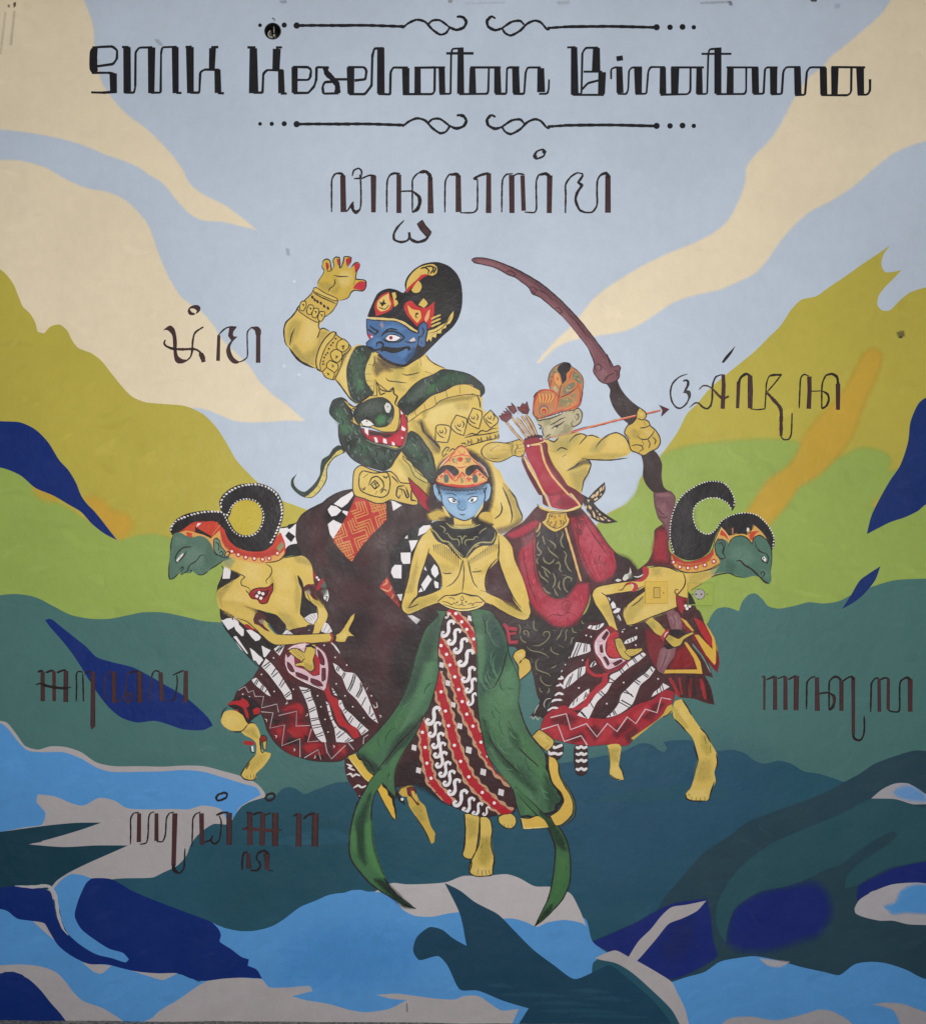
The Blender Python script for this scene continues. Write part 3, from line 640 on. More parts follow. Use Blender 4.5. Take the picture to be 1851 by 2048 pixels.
# coil round the neck and arm
fr(*FA)
fill(GR, "650 1080 690 960 740 880 830 870 900 920 900 1000 870 1060 830 1130 850 1230 900 1290 880 1330 800 1380 740 1395 690 1340 660 1240")
fill('#d2bd68', "880 935 915 940 905 1010 870 1080 860 1180 890 1250 900 1300 860 1260 815 1170 820 1080 850 1000")
ticks("650 1080 690 960 740 880 830 870 830 1000 800 1130 810 1230 860 1300 800 1380 740 1395 690 1340 660 1240", ('#56675a', '#47604d', '#1c231f', '#6d7a6c'), 90, 46, 9, 1.3)
lns(OL, 8, "880 940 830 1040 815 1120 830 1210 900 1300", "850 1040 890 1050", "820 1130 875 1130", "825 1190 890 1195", "850 1240 890 1240", "905 960 905 1030 890 1060")
soft('#44624c', "740 960 800 940 800 1060 770 1180 790 1280 740 1280 710 1150", 70, .75); soft('#4d7a55', "760 1180 800 1200 800 1280 760 1260", 40, .7); soft('#5f6f63', "690 1000 740 920 740 1020 700 1100", 40, .5)
# coil over the shoulder
fill(GR, "1120 1390 1190 1310 1250 1240 1330 1180 1450 1130 1520 1090 1640 1100 1760 1130 1840 1180 1900 1240 1905 1300 1870 1340 1800 1230 1740 1215 1650 1230 1540 1280 1420 1330 1330 1400 1260 1470 1200 1500 1140 1470", OL, 8)
ticks("1120 1390 1190 1310 1250 1240 1330 1180 1450 1130 1520 1090 1640 1100 1760 1130 1840 1180 1900 1240 1740 1215 1540 1280 1420 1330 1330 1400 1260 1470 1200 1500 1140 1470", ('#5c6b5f', '#47604d', '#1c231f', '#75806f'), 130, 44, 9, 1.1)
fill('#d8b962', "1204 1510 1270 1460 1340 1400 1420 1330 1540 1285 1650 1228 1760 1225 1810 1250 1865 1280 1870 1330 1790 1315 1720 1320 1600 1340 1500 1375 1440 1430 1350 1470 1280 1520 1210 1570", OL, 7)
lns(OL, 10, "1680 1235 1685 1310", "1555 1280 1570 1350", "1450 1330 1465 1400", "1355 1400 1370 1460", "1270 1460 1285 1510", "1790 1310 1810 1312")
soft('#44624c', "1480 1180 1600 1120 1740 1140 1720 1200 1560 1230 1440 1260", 60, .6); soft('#5d6d60', "1200 1360 1300 1260 1400 1200 1380 1300 1260 1400", 60, .55); soft('#4d7a50', "1400 1240 1460 1220 1440 1300 1380 1310", 40, .6); soft('#1b211d', "1120 1400 1250 1400 1350 1350 1230 1490 1150 1470", 60, .6)
# body below the head
fill(GR, "500 1440 530 1370 600 1345 650 1370 700 1480 720 1560 780 1620 830 1720 900 1760 1100 1810 1180 1760 1190 1700 1240 1650 1310 1690 1370 1770 1430 1860 1460 1990 1470 2100 1420 2140 1390 2100 1330 2030 1250 1950 1150 1830 1100 1900 1050 1980 990 2010 900 1990 780 1950 700 1900 650 1840 600 1770 580 1690 580 1600 600 1580 540 1540 500 1490", OL, 9)
soft('#44664e', "540 1480 600 1440 650 1530 660 1600 620 1680 600 1620", 60, .75); soft('#4b7c55', "600 1600 680 1600 740 1650 640 1680", 40, .6); soft('#42624c', "700 1740 820 1760 900 1830 800 1860 720 1820", 70, .7); soft('#5a6a5e', "860 1800 960 1840 1060 1860 980 1900 900 1870", 60, .5)
soft('#42624c', "1200 1760 1300 1780 1330 1900 1280 1880 1210 1830", 60, .6); soft('#42624c', "1340 1900 1400 1880 1440 2000 1380 2000", 50, .5); soft('#1a201c', "640 1700 720 1730 760 1700 740 1790 660 1800", 50, .7)
ticks("500 1440 530 1370 600 1345 650 1370 700 1480 720 1560 780 1620 830 1720 900 1760 1100 1810 1180 1760 1190 1700 1240 1650 1310 1690 1370 1770 1430 1860 1460 1990 1470 2100 1420 2140 1390 2100 1330 2030 1250 1950 1150 1830 1100 1900 1050 1980 990 2010 900 1990 780 1950 700 1900 650 1840 600 1770 580 1690 580 1600 600 1580 540 1540 500 1490", ('#56675a', '#4b6a52', '#1a201c', '#6f7d6f', '#3c5a45'), 300, 46, 9, 1.0)
for x, y in ((730, 1770), (790, 1800), (850, 1830), (930, 1850), (1000, 1840), (1060, 1880), (680, 1650), (620, 1560), (1280, 1720), (1340, 1800), (1390, 1900), (900, 1920), (1000, 1960)):
    lns('#19201c', 9, "%d %d %d %d %d %d" % (x-25, y-30, x, y, x-6, y+40)); ln('#5d7a64', 6, "%d %d %d %d" % (x+8, y-22, x+30, y+8))
fr(*FB_)
fill('#c3b265', "1160 410 1190 440 1240 480 1290 560 1340 600 1390 640 1390 670 1330 640 1270 600 1220 500 1170 450", OL, 7)
lns(OL, 7, "1205 440 1190 470", "1260 500 1240 520", "1285 545 1265 570", "1330 590 1315 620")
# head
fr(*FA)
fill('#d6b65a', "610 1355 650 1380 720 1430 760 1430 800 1370 850 1330 930 1330 920 1200 940 1220 1030 1290 1075 1250 1080 1310 1110 1330 1090 1400 1130 1440 1130 1560 1100 1650 980 1655 880 1620 760 1600 690 1560 710 1520 720 1480 660 1420", OL, 8)
lns(OL, 10, "905 1180 900 1300", "915 1180 960 1270 1050 1290 1078 1255 1085 1310 1115 1335 1095 1400", "940 1260 960 1320 1010 1300", "620 1365 690 1470 710 1560 690 1570", "660 1400 730 1430 790 1380 860 1330 900 1310", "700 1450 720 1440 735 1470")
fill('#2c332f', "740 1440 800 1390 880 1355 980 1345 1040 1380 1080 1440 1075 1530 1020 1600 950 1615 900 1600 880 1550 820 1530 780 1560 770 1600 730 1550 715 1490", OL, 8)
soft('#5d655c', "800 1420 900 1370 1000 1400 960 1480 850 1480 760 1500", 70, .55); soft('#4c7d52', "915 1540 970 1500 1010 1530 990 1580 940 1590", 40, .85); soft('#6b7267', "1020 1560 1070 1520 1050 1590", 20, .8)
fill('#cfcec8', "990 1420 1015 1385 1050 1400 1060 1440 1040 1490 1010 1480", K, 8); ln(K, 14, "1015 1490 1050 1500", .3, .3); dot(K, "1027 1428", 6); fill('#e6e3dc', "780 1565 820 1540 870 1560 905 1590 860 1610 800 1600", K, 8); dot(K, "835 1562", 7); ln(K, 16, "775 1560 830 1530 880 1550 920 1590", .2, .4)
fill('#a81f30', "780 1625 850 1640 980 1665 1090 1665 1120 1640 1145 1560 1130 1450 1140 1440 1195 1530 1205 1650 1190 1720 1165 1790 1120 1790 1000 1770 900 1750 840 1720 800 1670", OL, 9)
fill('#3a1c20', "850 1650 1000 1675 1070 1680 1020 1720 960 1690 870 1690"); soft('#cf3049', "880 1700 1000 1720 1150 1690 1140 1770 960 1740", 40, .7); soft('#c73046', "1150 1520 1190 1560 1195 1650 1160 1650", 30, .6)
for t in ("815 1620 850 1625 848 1690* 820 1660", "900 1705 925 1710 938 1752 915 1755", "985 1715 1012 1725 1020 1765 985 1755", "1065 1745 1090 1760 1088 1785 1065 1775", "1155 1600 1190 1630 1180 1650 1150 1640", "1140 1460 1165 1490 1150 1500", "1150 1700 1170 1715 1150 1720"):
    fill('#ece6e6', t)
ln('#6a6d5b', 18, "830 1730 900 1760 1000 1785 1110 1815 1170 1790 1195 1720 1205 1650", .4, .4); lns(OL, 7, "830 1742 900 1775 1000 1800 1110 1825 1180 1790 1205 1700 1208 1640")
end('serpent', giant)
# headdress and mask
begin(); fr(*FA)
fill(K, "840 605 860 550 890 480 930 400 980 365 1040 350 1110 365 1160 390 1195 385 1180 320 1200 250 1260 180 1340 130 1420 112 1490 112 1580 145 1650 210 1690 290 1705 400 1700 520 1670 620 1620 700 1520 790 1450 860 1390 920 1340 970 1260 1020 1180 1065 1080 1050 980 1000 930 960 1000 900 1100 700")
soft('#35322f', "1300 300 1500 250 1620 420 1560 600 1400 560 1300 420", 160, .5)
fill('#d8b65c', "1195 350 1205 280 1250 210 1310 160 1380 135 1440 130 1475 160 1470 210 1430 235 1370 220 1300 260 1230 340 1200 380")
lns(K, 12, "1320 170 1370 160 1400 190 1390 220", "1370 150 1430 150 1440 180 1410 220", "1440 150 1465 170 1440 215")
ln('#c02a2c', 28, "1195 385 1220 350 1290 290 1340 240 1390 228", .5, .4)
fill('#d8b65c', "1300 280 1325 300 1335 340 1310 385 1265 390 1240 365 1270 320")
fill('#c23030', "905 520 920 470 970 410 1035 380 1055 430 1080 480 1060 540 1000 575 920 602"); fill('#e0be6c', "935 470 980 425 1035 395 1040 450 1055 490 1030 540 960 560 930 530"); fill(K, "945 470 975 480 990 445 1000 480 1015 490 990 500 975 520 965 500")
fill('#d8b65c', "1062 390 1095 385 1105 430 1090 450 1110 460 1120 490 1085 520 1080 470")
ln(OL, 7, "940 520 1000 540 1040 500")
fill('#c23030', "1172 520 1190 480 1240 462 1290 510 1350 530 1390 520 1450 470 1445 590 1420 690 1395 722 1380 680 1300 700 1250 650 1200 590"); fill('#e0b25c', "1205 500 1250 540 1320 555 1330 620 1295 665 1260 630 1220 570"); ln(K, 8, "1285 570 1280 610 1300 620"); dot(K, "1295 580", 10)
fill('#e3a870', "1390 560 1410 540 1400 620 1375 660 1360 630"); fill('#d8b65c', "1350 440 1380 470 1390 490 1355 528 1305 500 1325 470")
ln('#dcc07a', 22, "845 618 900 622 1000 630 1100 640 1180 670 1250 720 1310 750", .6, .6)
for yy in (590, 625, 660): ln('#d8bb66', 17, "1420 %d 1460 %d 1510 %d" % (yy+40, yy+20, yy), .5, .2)
fill('#dcbf6a', "1390 740 1450 720 1500 690 1560 660 1590 600 1625 555 1620 610 1590 670 1560 680 1555 710 1520 720 1510 760 1470 760 1465 800 1430 790 1420 835 1400 810 1380 840 1378 790")
lns(K, 6, "1400 760 1470 740 1540 690 1600 610", "1410 790 1480 745")
end('headdress', giant)
begin()
BL = '#44699a'
fill(BL, "833 630 900 640 1000 645 1100 650 1180 690 1240 740 1300 760 1310 690 1350 650 1385 680 1385 740 1370 800 1370 870 1345 890 1310 870 1300 850 1280 910 1260 960 1180 1045 1080 1030 1000 990 940 940 890 915 850 890 830 850 870 810 845 780 835 720", OL, 9)
soft('#5a89bd', "960 720 1060 680 1180 720 1120 740 1000 740", 40, .6); soft('#27436b', "1180 980 1240 930 1270 880 1280 930 1200 1030", 40, .7); soft('#5a89bd', "1130 900 1220 900 1180 980 1120 960", 50, .5); soft('#5a89bd', "870 860 920 800 960 820 900 880", 30, .6); soft('#a7949a', "955 680 975 650 990 690 975 720", 14, .7)
fill('#e9e2e4', "1000 805 1040 770 1100 775 1150 800 1100 830 1030 830", K, 9); dot('#a02c38', "1055 800", 17); dot(K, "1055 800", 5)
lns(K, 13, "960 790 1010 750 1070 740 1140 765 1180 800 1130 835 1060 845", "980 810 1010 830 1060 842", "970 770 1040 720 1120 730", "860 690 900 720 940 740 900 780", "840 720 870 740 910 770"); dot('#b0304a', "862 785", 16, 26); dot('#e9e2e4', "880 790", 9)
lns(K, 16, "925 880 925 850 960 840 985 860 970 900 930 910 890 910", "850 880 900 912 940 910")
fill(K, "980 880 1040 885 1110 890 1180 880 1220 875 1230 900 1210 915 1200 895 1130 930 1060 940 1000 920 960 930"); ln(K, 12, "1225 885 1228 905 1210 918", .6, .4)
fill('#d8c6b8', "1220 825 1265 795 1280 825 1240 835"); lns(K, 8, "1180 830 1220 845 1280 840", "1215 870 1200 890")
lns(OL, 10, "1310 760 1300 700 1350 655", "1335 700 1355 740 1340 780 1320 770", "1330 820 1335 860", "1300 850 1310 790 1340 790", "1385 690 1385 760 1365 840", "1250 970 1190 1050", "930 950 1000 995 1080 1040 1180 1055")
end('mask', giant)
# ------------------------------------------------------------------ the archer
ROBE = '#ab2c40'; ROBD = '#56292f'; PURP = '#7b4d54'
begin(); fr(*FBW)
ARMP = at(FBW, "690 1640 760 1660 800 1630 860 1590 920 1580 1000 1585 1060 1612 1120 1605 1180 1632 1240 1600 1310 1585 1380 1620 1425 1690 1440 1740 1400 1785 1300 1808") + at(FAR, "1000 92 870 96 800 90 825 130 800 210 760 280 745 340 738 400 700 420 600 340 500 200 430 60 420 -30")
fill(Y, ARMP)
soft('#9d9458', "740 1670 860 1620 960 1600 1000 1620 920 1700 860 1760 760 1740", 70, .6); soft('#a2985a', "1080 1740 1120 1680 1180 1650 1240 1610 1200 1700 1140 1760", 50, .55); soft('#aa984c', "1000 1800 1200 1770 1400 1770 1300 1810 1080 1815", 40, .5); soft(YL, "1220 1650 1340 1620 1400 1700 1260 1740", 60, .5)
lns(OL, 9, "900 1670 920 1640 960 1605 1010 1595 1055 1612 1020 1650 985 1690", "1060 1612 1100 1608 1160 1630", "1130 1725 1140 1700 1180 1650 1240 1605 1310 1585 1380 1620 1420 1690 1440 1740", "790 1745 830 1715 870 1725 890 1735", "710 1640 770 1665 810 1625"); lns('#6b6a3c', 8, "730 1740 780 1750")
fr(*FAR)
soft('#5d5340', "600 190 680 140 740 90 810 95 820 130 760 130 700 160", 30, .85); soft('#a09455', "640 200 780 160 800 210 740 330 720 380 660 320", 60, .55); soft(YL, "480 60 600 40 640 160 560 200", 60, .5)
lns(OL, 10, "615 185 680 150 725 110", "740 75 800 90 825 130 800 210 760 280 748 340 738 390", "560 65 600 40", "780 85 1000 92 1160 72")
archer = end('painted_figure', wall, 'archer in a red robe with an orange headdress, drawing a bow to the right')
# drawing arm
begin(); fr(*FR1)
fill('#d0b15a', "500 1290 530 1230 600 1190 690 1180 800 1190 880 1170 960 1150 1010 1190 1030 1260 1010 1340 960 1360 890 1340 820 1380 720 1420 620 1410 530 1360", OL, 11)
lns(OL, 9, "500 1260 500 1320 540 1370", "600 1290 650 1250 720 1215", "750 1275 860 1278", "580 1370 640 1380 720 1375", "690 1182 780 1190 860 1200 890 1170", "890 1200 870 1260 865 1330", "920 1200 940 1240 910 1280 915 1340", "940 1215 1010 1200", "940 1260 1020 1245", "930 1300 1015 1285")
soft('#aa984c', "560 1320 700 1340 840 1300 820 1370 680 1400 580 1380", 40, .5); soft(YL, "620 1210 760 1210 740 1260 620 1270", 30, .5); soft('#aa984c', "830 1200 880 1180 900 1330 870 1330", 20, .5)
end('arm', archer)
# robe
begin()
RB_ = at(FAR, "340 510 420 540 600 560 720 520 790 590 840 650 900 730 980 850 1040 920 1110 980 1170 1000 1250 1090 1320 1040 1340 1200 1100 1230 900 1230 830 1290 800 1400 760 1480 700 1600 600 1640 480 1610 400 1550 310 1500 200 1400 140 1200 80 1000 50 900 0 800 100 720 200 660")
fill('#47292e', at(FH, "860 1250 960 1180 1040 1200 1130 1400 1220 1640 1190 1680 1000 1560 870 1480"))
fill('#3e2a2d', at(FMD, "0 900 200 880 420 900 700 1000 900 900 960 760 970 560 1300 560 1500 900 1300 1200 1000 1500 700 1822 420 1822 330 1500 160 1260 60 1240 0 1100"))
fill('#3f2a2d', at(FH, "440 1560 700 1500 1000 1560 1300 1640 1350 1822 440 1822"))
fill(ROBD, RB_)
fr(*FAR)
soft(ROBE, "640 620 760 590 840 680 980 880 1080 980 1040 1120 900 1200 820 1150 740 1000 690 820 660 700", 34, .95)
soft(ROBE, "180 920 260 830 320 800 320 960 330 1120 380 1270 460 1340 600 1350 700 1230 800 1210 800 1350 740 1500 620 1600 500 1600 400 1520 300 1420 240 1260 180 1060", 30, .95)
soft('#b8364a', "60 770 200 700 320 640 360 660 300 720 180 790 100 800", 24, .8)
soft('#c65468', "700 720 800 700 900 840 980 960 900 1000 780 880", 80, .6); soft('#c65468', "400 1420 560 1400 720 1380 700 1500 560 1560 440 1510", 70, .6); soft('#a05a62', "200 800 300 760 300 840 220 880", 60, .6)
soft('#3b2528', "640 560 740 560 760 640 740 780 700 760 680 640", 40, .6); soft('#3b2528', "680 1000 740 1080 820 1200 760 1200 700 1120", 40, .5); soft('#3b2528', "1080 950 1180 1000 1250 1090 1180 1170 1040 1180 1060 1060", 50, .8)
ticks("640 640 760 610 840 700 980 890 1060 990 1020 1100 900 1180 830 1130 750 1000 700 820", ('#c0475a', '#8f2336', '#7c2434', '#b83a4e'), 110, 60, 11, 1.0)
ticks("200 930 280 840 310 960 320 1120 370 1270 460 1350 600 1370 700 1260 790 1230 790 1350 730 1490 620 1580 500 1580 400 1500 310 1400 250 1250", ('#c0475a', '#8f2336', '#b83a4e'), 130, 56, 10, 1.3)
lns('#5a1f2b', 9, "660 640 700 760 720 880 780 1040 860 1180", "760 600 800 700 900 850 980 960", "200 900 230 1060 270 1240 340 1400", "290 800 300 960 310 1100 350 1250")
lns('#7a2030', 7, "400 1540 480 1500 560 1510 620 1480 700 1520", "560 1440 560 1400 600 1370 640 1390 650 1440"); soft('#8a1f30', "560 1440 620 1380 640 1440 600 1500", 30, .4)
# dark lower cloth with curls
LC = at(FAR, "280 1490 400 1560 500 1620 620 1620 720 1580 780 1480 860 1400 950 1500 900 1700 720 1822") + at(FRL, "560 400 480 520 450 680 400 780 360 900 300 880 240 890 320 770 335 700 320 620 280 540 250 440 210 350 160 250 150 120")
fill('#332a2b', LC); 
fill('#332a2b', "370 690 420 720 500 750 600 720 640 900 680 1080 700 1180 640 1290 560 1350 490 1350 420 1300 360 1180 325 1050 320 900 330 760")
CU = '#8a8264'
lns(CU, 12, "330 790 350 770 360 740", "385 780 395 830 408 860", "350 830 335 870 345 900 375 930 355 960 330 950", "440 820 470 840 500 870 495 900", "430 880 450 920 500 960 530 985", "560 740 570 770 550 820 560 870 580 890", "510 750 520 790", "390 970 400 1010 440 1035 480 1015 490 990", "340 985 330 1010 345 1040", "370 1060 420 1090 460 1130", "505 1040 530 1020 545 1050 540 1090 560 1110", "575 920 600 950 590 1010 620 1080 650 1110", "350 1100 370 1150 410 1180 440 1210", "400 1090 420 1140 440 1160", "480 1120 500 1180 490 1230 470 1260", "640 1200 650 1170 610 1155 580 1180 575 1220 590 1270 620 1300", "540 1190 530 1240 550 1280", "390 1250 420 1290 460 1310", "490 1260 510 1310 530 1330", "560 1140 600 1140", "330 700 320 740")
fr(*FMD)
lns(CU, 10, "200 1010 215 1060 205 1110", "285 1000 300 1040", "215 1130 230 1180 280 1210", "300 1150 300 1100 280 1075 250 1085 255 1115 280 1115", "360 960 355 1020 370 1070 400 1075", "350 1240 420 1235 490 1190 530 1130 520 1090 480 1090 455 1120 480 1140", "660 1070 640 1120 600 1180", "720 1060 700 1100 705 1150 690 1190", "790 1150 770 1160 755 1220", "770 1040 780 1090 820 1100", "870 970 880 1000 900 1005", "850 1070 890 1090", "280 1250 330 1290 430 1310 490 1340 520 1370", "540 1250 545 1290 580 1320 630 1335", "330 1370 340 1420", "410 1380 380 1420 390 1490 450 1520 510 1540 540 1570", "540 1480 570 1470 600 1450", "370 1540 400 1540", "430 1560 435 1610 470 1650 520 1670 550 1660", "520 1690 520 1730 500 1750", "420 1690 430 1730 455 1735", "620 1230 680 1260", "560 1070 590 1080", "450 1290 460 1270")
fr(*FRL); lns('#b9b4a8', 7, "240 890 260 880 270 905 290 880 310 910 330 885", "420 730 380 740 360 780 370 810", "320 780 290 830 280 860")
# red figure on the far left of the robe
fr(*FRL); lz('#a83444', 26, "25 115 60 145 60 200 130 190", "60 200 75 270 145 262", "60 150 140 160"); lns('#c04a58', 8, "30 130 70 190 80 260 130 265")
end('robe', archer)
# gold edge lines, belt, buckle
begin(); fr(*FAR)
ln('#dbb070', 20, "588 690 610 770 640 870 670 970 700 1080 735 1195", .8, .8); ln('#dbb070', 13, "365 665 350 720 325 750", .6, .4)
fill('#d9b55f', "335 495 380 520 480 545 600 545 700 505 745 500 730 525 660 555 540 575 440 565 360 535", OL, 7); ln('#f1dcae', 9, "345 505 440 540 560 555 660 535 730 505", .6, .6)
fill('#d9b55f', "430 570 600 570 610 600 632 630 610 690 560 720 500 748 440 720 395 680 375 655 410 630", OL, 8); fill('#d2aa4e', "450 585 590 580 590 620 600 650 550 700 500 715 450 690 420 665 440 630", OL, 6)
lns('#4a3322', 8, "455 590 460 610 475 595 475 615", "490 600 500 610 490 630", "530 605 540 595 550 610", "420 655 440 650 440 670", "450 690 460 660 470 650", "510 640 500 680 480 700 500 705 515 690", "540 650 550 640 555 670 540 680", "570 640 580 660 565 680")
end('belt', archer)
# sash tails behind the waist
begin()
fill('#2f2626', "740 400 800 435 860 370 950 290* 955 370 910 440 850 485 900 540 980 600 1070 655* 960 670 880 650 820 610 780 540 755 480")
for c in ("820 430 850 400 870 415 840 440", "865 395 890 370 895 400 870 430", "900 360 920 335 925 360 905 390", "935 330 945 315 940 360 925 375", "850 450 880 430 890 445 860 465", "900 420 920 390 925 410", "775 500 790 520 785 540 770 520", "800 500 830 520 825 545 805 530", "835 550 855 570 870 620 850 610", "795 560 820 590 830 610 805 590", "870 540 890 560 880 570", "890 570 920 590 900 600", "900 610 930 620 950 640 920 640", "930 600 970 620 960 630", "970 630 1010 645 980 650", "885 600 900 640 880 630", "790 450 815 455 800 480"):
    fill('#d8b791', c)
end('sash_tip', archer)
# strap and quiver
begin(); fr(*FAR)
fill('#6a2a34', "190 40 230 60 300 200 370 340 420 460 440 520 388 490 380 420 320 300 250 180")
fill(ROBE, "225 0 370 0 400 120 470 240 560 350 640 430 720 500 600 540 470 520 430 420 380 330 310 190 240 60")
fill('#6a2a34', "400 0 440 60 500 180 600 310 700 370 760 430 750 500 720 500 640 420 560 330 460 210 410 90")
soft('#bb3f4e', "260 60 340 40 400 180 480 320 560 440 480 480 420 380 340 220", 70, .5); soft('#7d1f33', "560 420 660 460 700 510 580 530 500 500", 40, .6)
ln('#e0b878', 22, "380 0 400 70 440 170 500 250 570 340 640 400 700 470 725 505", .7, .7); ln('#e0b878', 17, "215 60 260 130 330 260 390 370 430 470 460 525", .6, .6)
fr(*FR1)
fill('#8f2536', "1015 1150 1060 1110 1150 1090 1240 1110 1250 1160 1300 1200 1310 1300 1370 1450 1480 1600 1600 1800 1300 1822 1130 1500 1030 1270", None)
fill('#3d2229', "1015 1150 1060 1110 1150 1085 1245 1100 1240 1150 1180 1180 1060 1175"); fill(ROBE, "1030 1270 1100 1240 1220 1230 1260 1340 1320 1480 1440 1660 1500 1760 1300 1800 1130 1500"); fill('#8f2536', "1020 1170 1100 1130 1200 1130 1230 1170 1100 1210 1030 1220")
ln('#e0b878', 24, "1090 1220 1180 1210 1220 1210 1235 1300 1270 1430 1350 1580 1450 1700 1560 1822", .5, .9); ln('#e6c07e', 15, "1090 1215 1180 1200 1280 1165", .4, .4); fill('#6a2a34', "1240 1200 1290 1190 1310 1320 1400 1500 1520 1680 1640 1780 1720 1810 1640 1822 1480 1690 1340 1480 1270 1330")
fill('#6a2a34', "985 1360 1040 1450 1140 1640 1240 1822 1200 1822 1080 1620 990 1420"); ln('#e8c98c', 17, "1010 1350 1080 1500 1170 1650 1260 1822", .5, .8); dot(W, "1068 1225", 15); dot(W, "1220 1140", 11)
end('quiver', archer)
# arrows in the quiver
begin()
for a in ("790 920 900 1060 1010 1180", "870 880 970 1010 1050 1130", "930 880 1020 1000 1090 1110", "985 860 1070 980 1130 1100", "1040 850 1110 960 1170 1090"):
    ln('#7c4436', 30, a, .8, .8); ln('#e0bb7a', 15, a, .7, .7)
lns('#5a2a26', 7, "830 960 930 1080 1010 1160", "910 930 1000 1050 1060 1120", "970 900 1050 1020 1110 1100", "1030 870 1100 980 1150 1090", "1070 860 1130 960 1180 1080")
for c in ("710 860 745 855 740 830 790 840 760 800 810 810 790 765 860 830 870 880 800 940 745 910", "810 745 870 740 860 700 905 745 930 800 890 840 850 800", "930 750 970 755 1000 705 1030 725 1050 685 1080 790 1060 840 1000 830 950 790"):
    fs('#6d2a30', c, '#33171a', 9)
lns('#b05a4a', 7, "780 870 820 890", "880 760 900 800", "990 760 1020 800", "960 770 990 800"); lns('#33171a', 8, "860 830 880 870", "920 790 950 840", "1000 800 1010 840", "800 860 840 830")
end('arrow_bundle', archer)
# bow
begin(); fr(*FBW)
fill('#3a2c2d', "1220 1160 1320 1130 1345 1195 1390 1260 1450 1320 1515 1370 1560 1420 1480 1480 1430 1510 1390 1490 1350 1455 1310 1410 1270 1340 1250 1270 1255 1210", None)
fill('#3d2e30', at(FBW, "1400 1490 1500 1480 1640 1700 1560 1760") + at(FAR, "1390 0 1440 50 1472 130 1468 240 1490 340 1560 390 1500 420 1400 390 1330 320 1297 240 1300 140 1285 60"))
fill(PURP, "55 85 80 70 140 68 230 85 330 120 440 170 550 225 650 290 740 360 830 440 920 530 1010 630 1080 720 1140 800 1200 880 1250 950 1285 1015 1325 1000 1345 1020 1335 1060 1335 1100 1300 1140 1220 1160 1170 1140 1130 1090 1110 1050 1120 990 1100 930 1060 840 990 750 920 660 850 580 780 520 700 450 640 405 580 380 555 330 480 270 430 235 370 215 330 190 250 150 150 125 80 110", '#3b2428', 10)
soft('#9a6b72', "100 85 200 95 300 130 360 180 240 140 120 110", 20, .6); soft('#52303a', "420 170 560 240 700 340 860 490 1000 640 1120 800 1220 950 1180 900 1060 740 900 560 740 410 560 270", 20, .6); soft('#9a6b72', "700 430 860 560 1000 740 1080 840 1120 930 1060 830 900 640", 24, .5); soft('#9a6b72', "1130 1000 1200 1000 1240 1080 1180 1110", 30, .5)
lns('#47262d', 10, "560 330 590 320 620 345 600 380 580 360 600 345", "780 510 810 500 840 540 820 555 800 530", "350 190 390 180 440 210 410 230 380 205", "1140 1060 1125 1010 1150 990 1180 1010 1170 1050 1150 1040", "1200 1150 1240 1090 1290 1070", "1230 900 1250 980 1270 1030", "1290 1040 1320 1060 1310 1100", "620 340 700 380 760 440", "880 540 960 620 1060 760", "1190 1010 1220 1040")
ln('#2f1d20', 13, "230 85 330 120 450 172 560 232 660 295 740 360 830 440 930 545 1010 640", .3, .3); ln('#2f1d20', 12, "1060 690 1140 800 1200 880 1260 970 1285 1015", .3, .3)
fr(*FAR)
fill('#744850', "1395 385 1480 385 1545 375 1590 430 1585 500 1560 600 1565 700 1530 830 1510 760 1480 670 1440 620 1405 500", '#4a2f33', 7); soft('#96686d', "1410 400 1520 390 1560 420 1450 430", 16, .8); soft('#8f6268', "1420 500 1500 480 1540 600 1500 680 1440 580", 40, .7); lns('#4a2c33', 9, "1420 520 1460 570 1500 600", "1480 470 1530 480", "1450 600 1490 620 1530 600")
end('bow', archer)
# arrow on the string
begin(); fr(*FBW)
ln('#5a2a28', 20, "640 1652 760 1620 900 1590 1000 1555 1150 1520 1300 1480 1480 1440 1690 1392", .5, .8); ln('#d0604a', 13, "660 1648 900 1588 1150 1518 1480 1438 1690 1391", .5, .9); ln('#e8a67e', 6, "940 1575 1150 1512 1480 1432 1680 1388")
fs('#5a2229', "1680 1348 1765 1382 1698 1442 1712 1392", '#2e1a1c', 8)
end('arrow', archer)
# bow hand
begin()
fill('#ceae4e', "1480 1460 1488 1400 1510 1368 1560 1408 1568 1440 1552 1470 1590 1490 1602 1525 1645 1560 1682 1620 1690 1670 1662 1720 1600 1752 1545 1785 1490 1760 1440 1740 1420 1690 1410 1640 1380 1590 1385 1560 1410 1520 1445 1505", OL, 10)
lns(OL, 8, "1490 1460 1530 1475 1555 1465", "1510 1545 1560 1540 1600 1520", "1490 1610 1520 1640 1580 1640 1620 1600 1640 1560", "1450 1550 1480 1580", "1500 1600 1490 1630", "1440 1700 1480 1690 1530 1700 1540 1730 1510 1745", "1530 1640 1545 1700", "1580 1640 1600 1680 1590 1720", "1620 1620 1650 1650 1640 1690", "1550 1480 1560 1530", "1400 1600 1430 1640", "1500 1765 1520 1740")
soft('#aa984c', "1440 1560 1520 1570 1500 1640 1440 1620", 30, .5); soft(YL, "1500 1410 1545 1420 1530 1455", 14, .6); soft(YL, "1560 1560 1620 1580 1580 1620", 30, .5)
end('hand', archer)
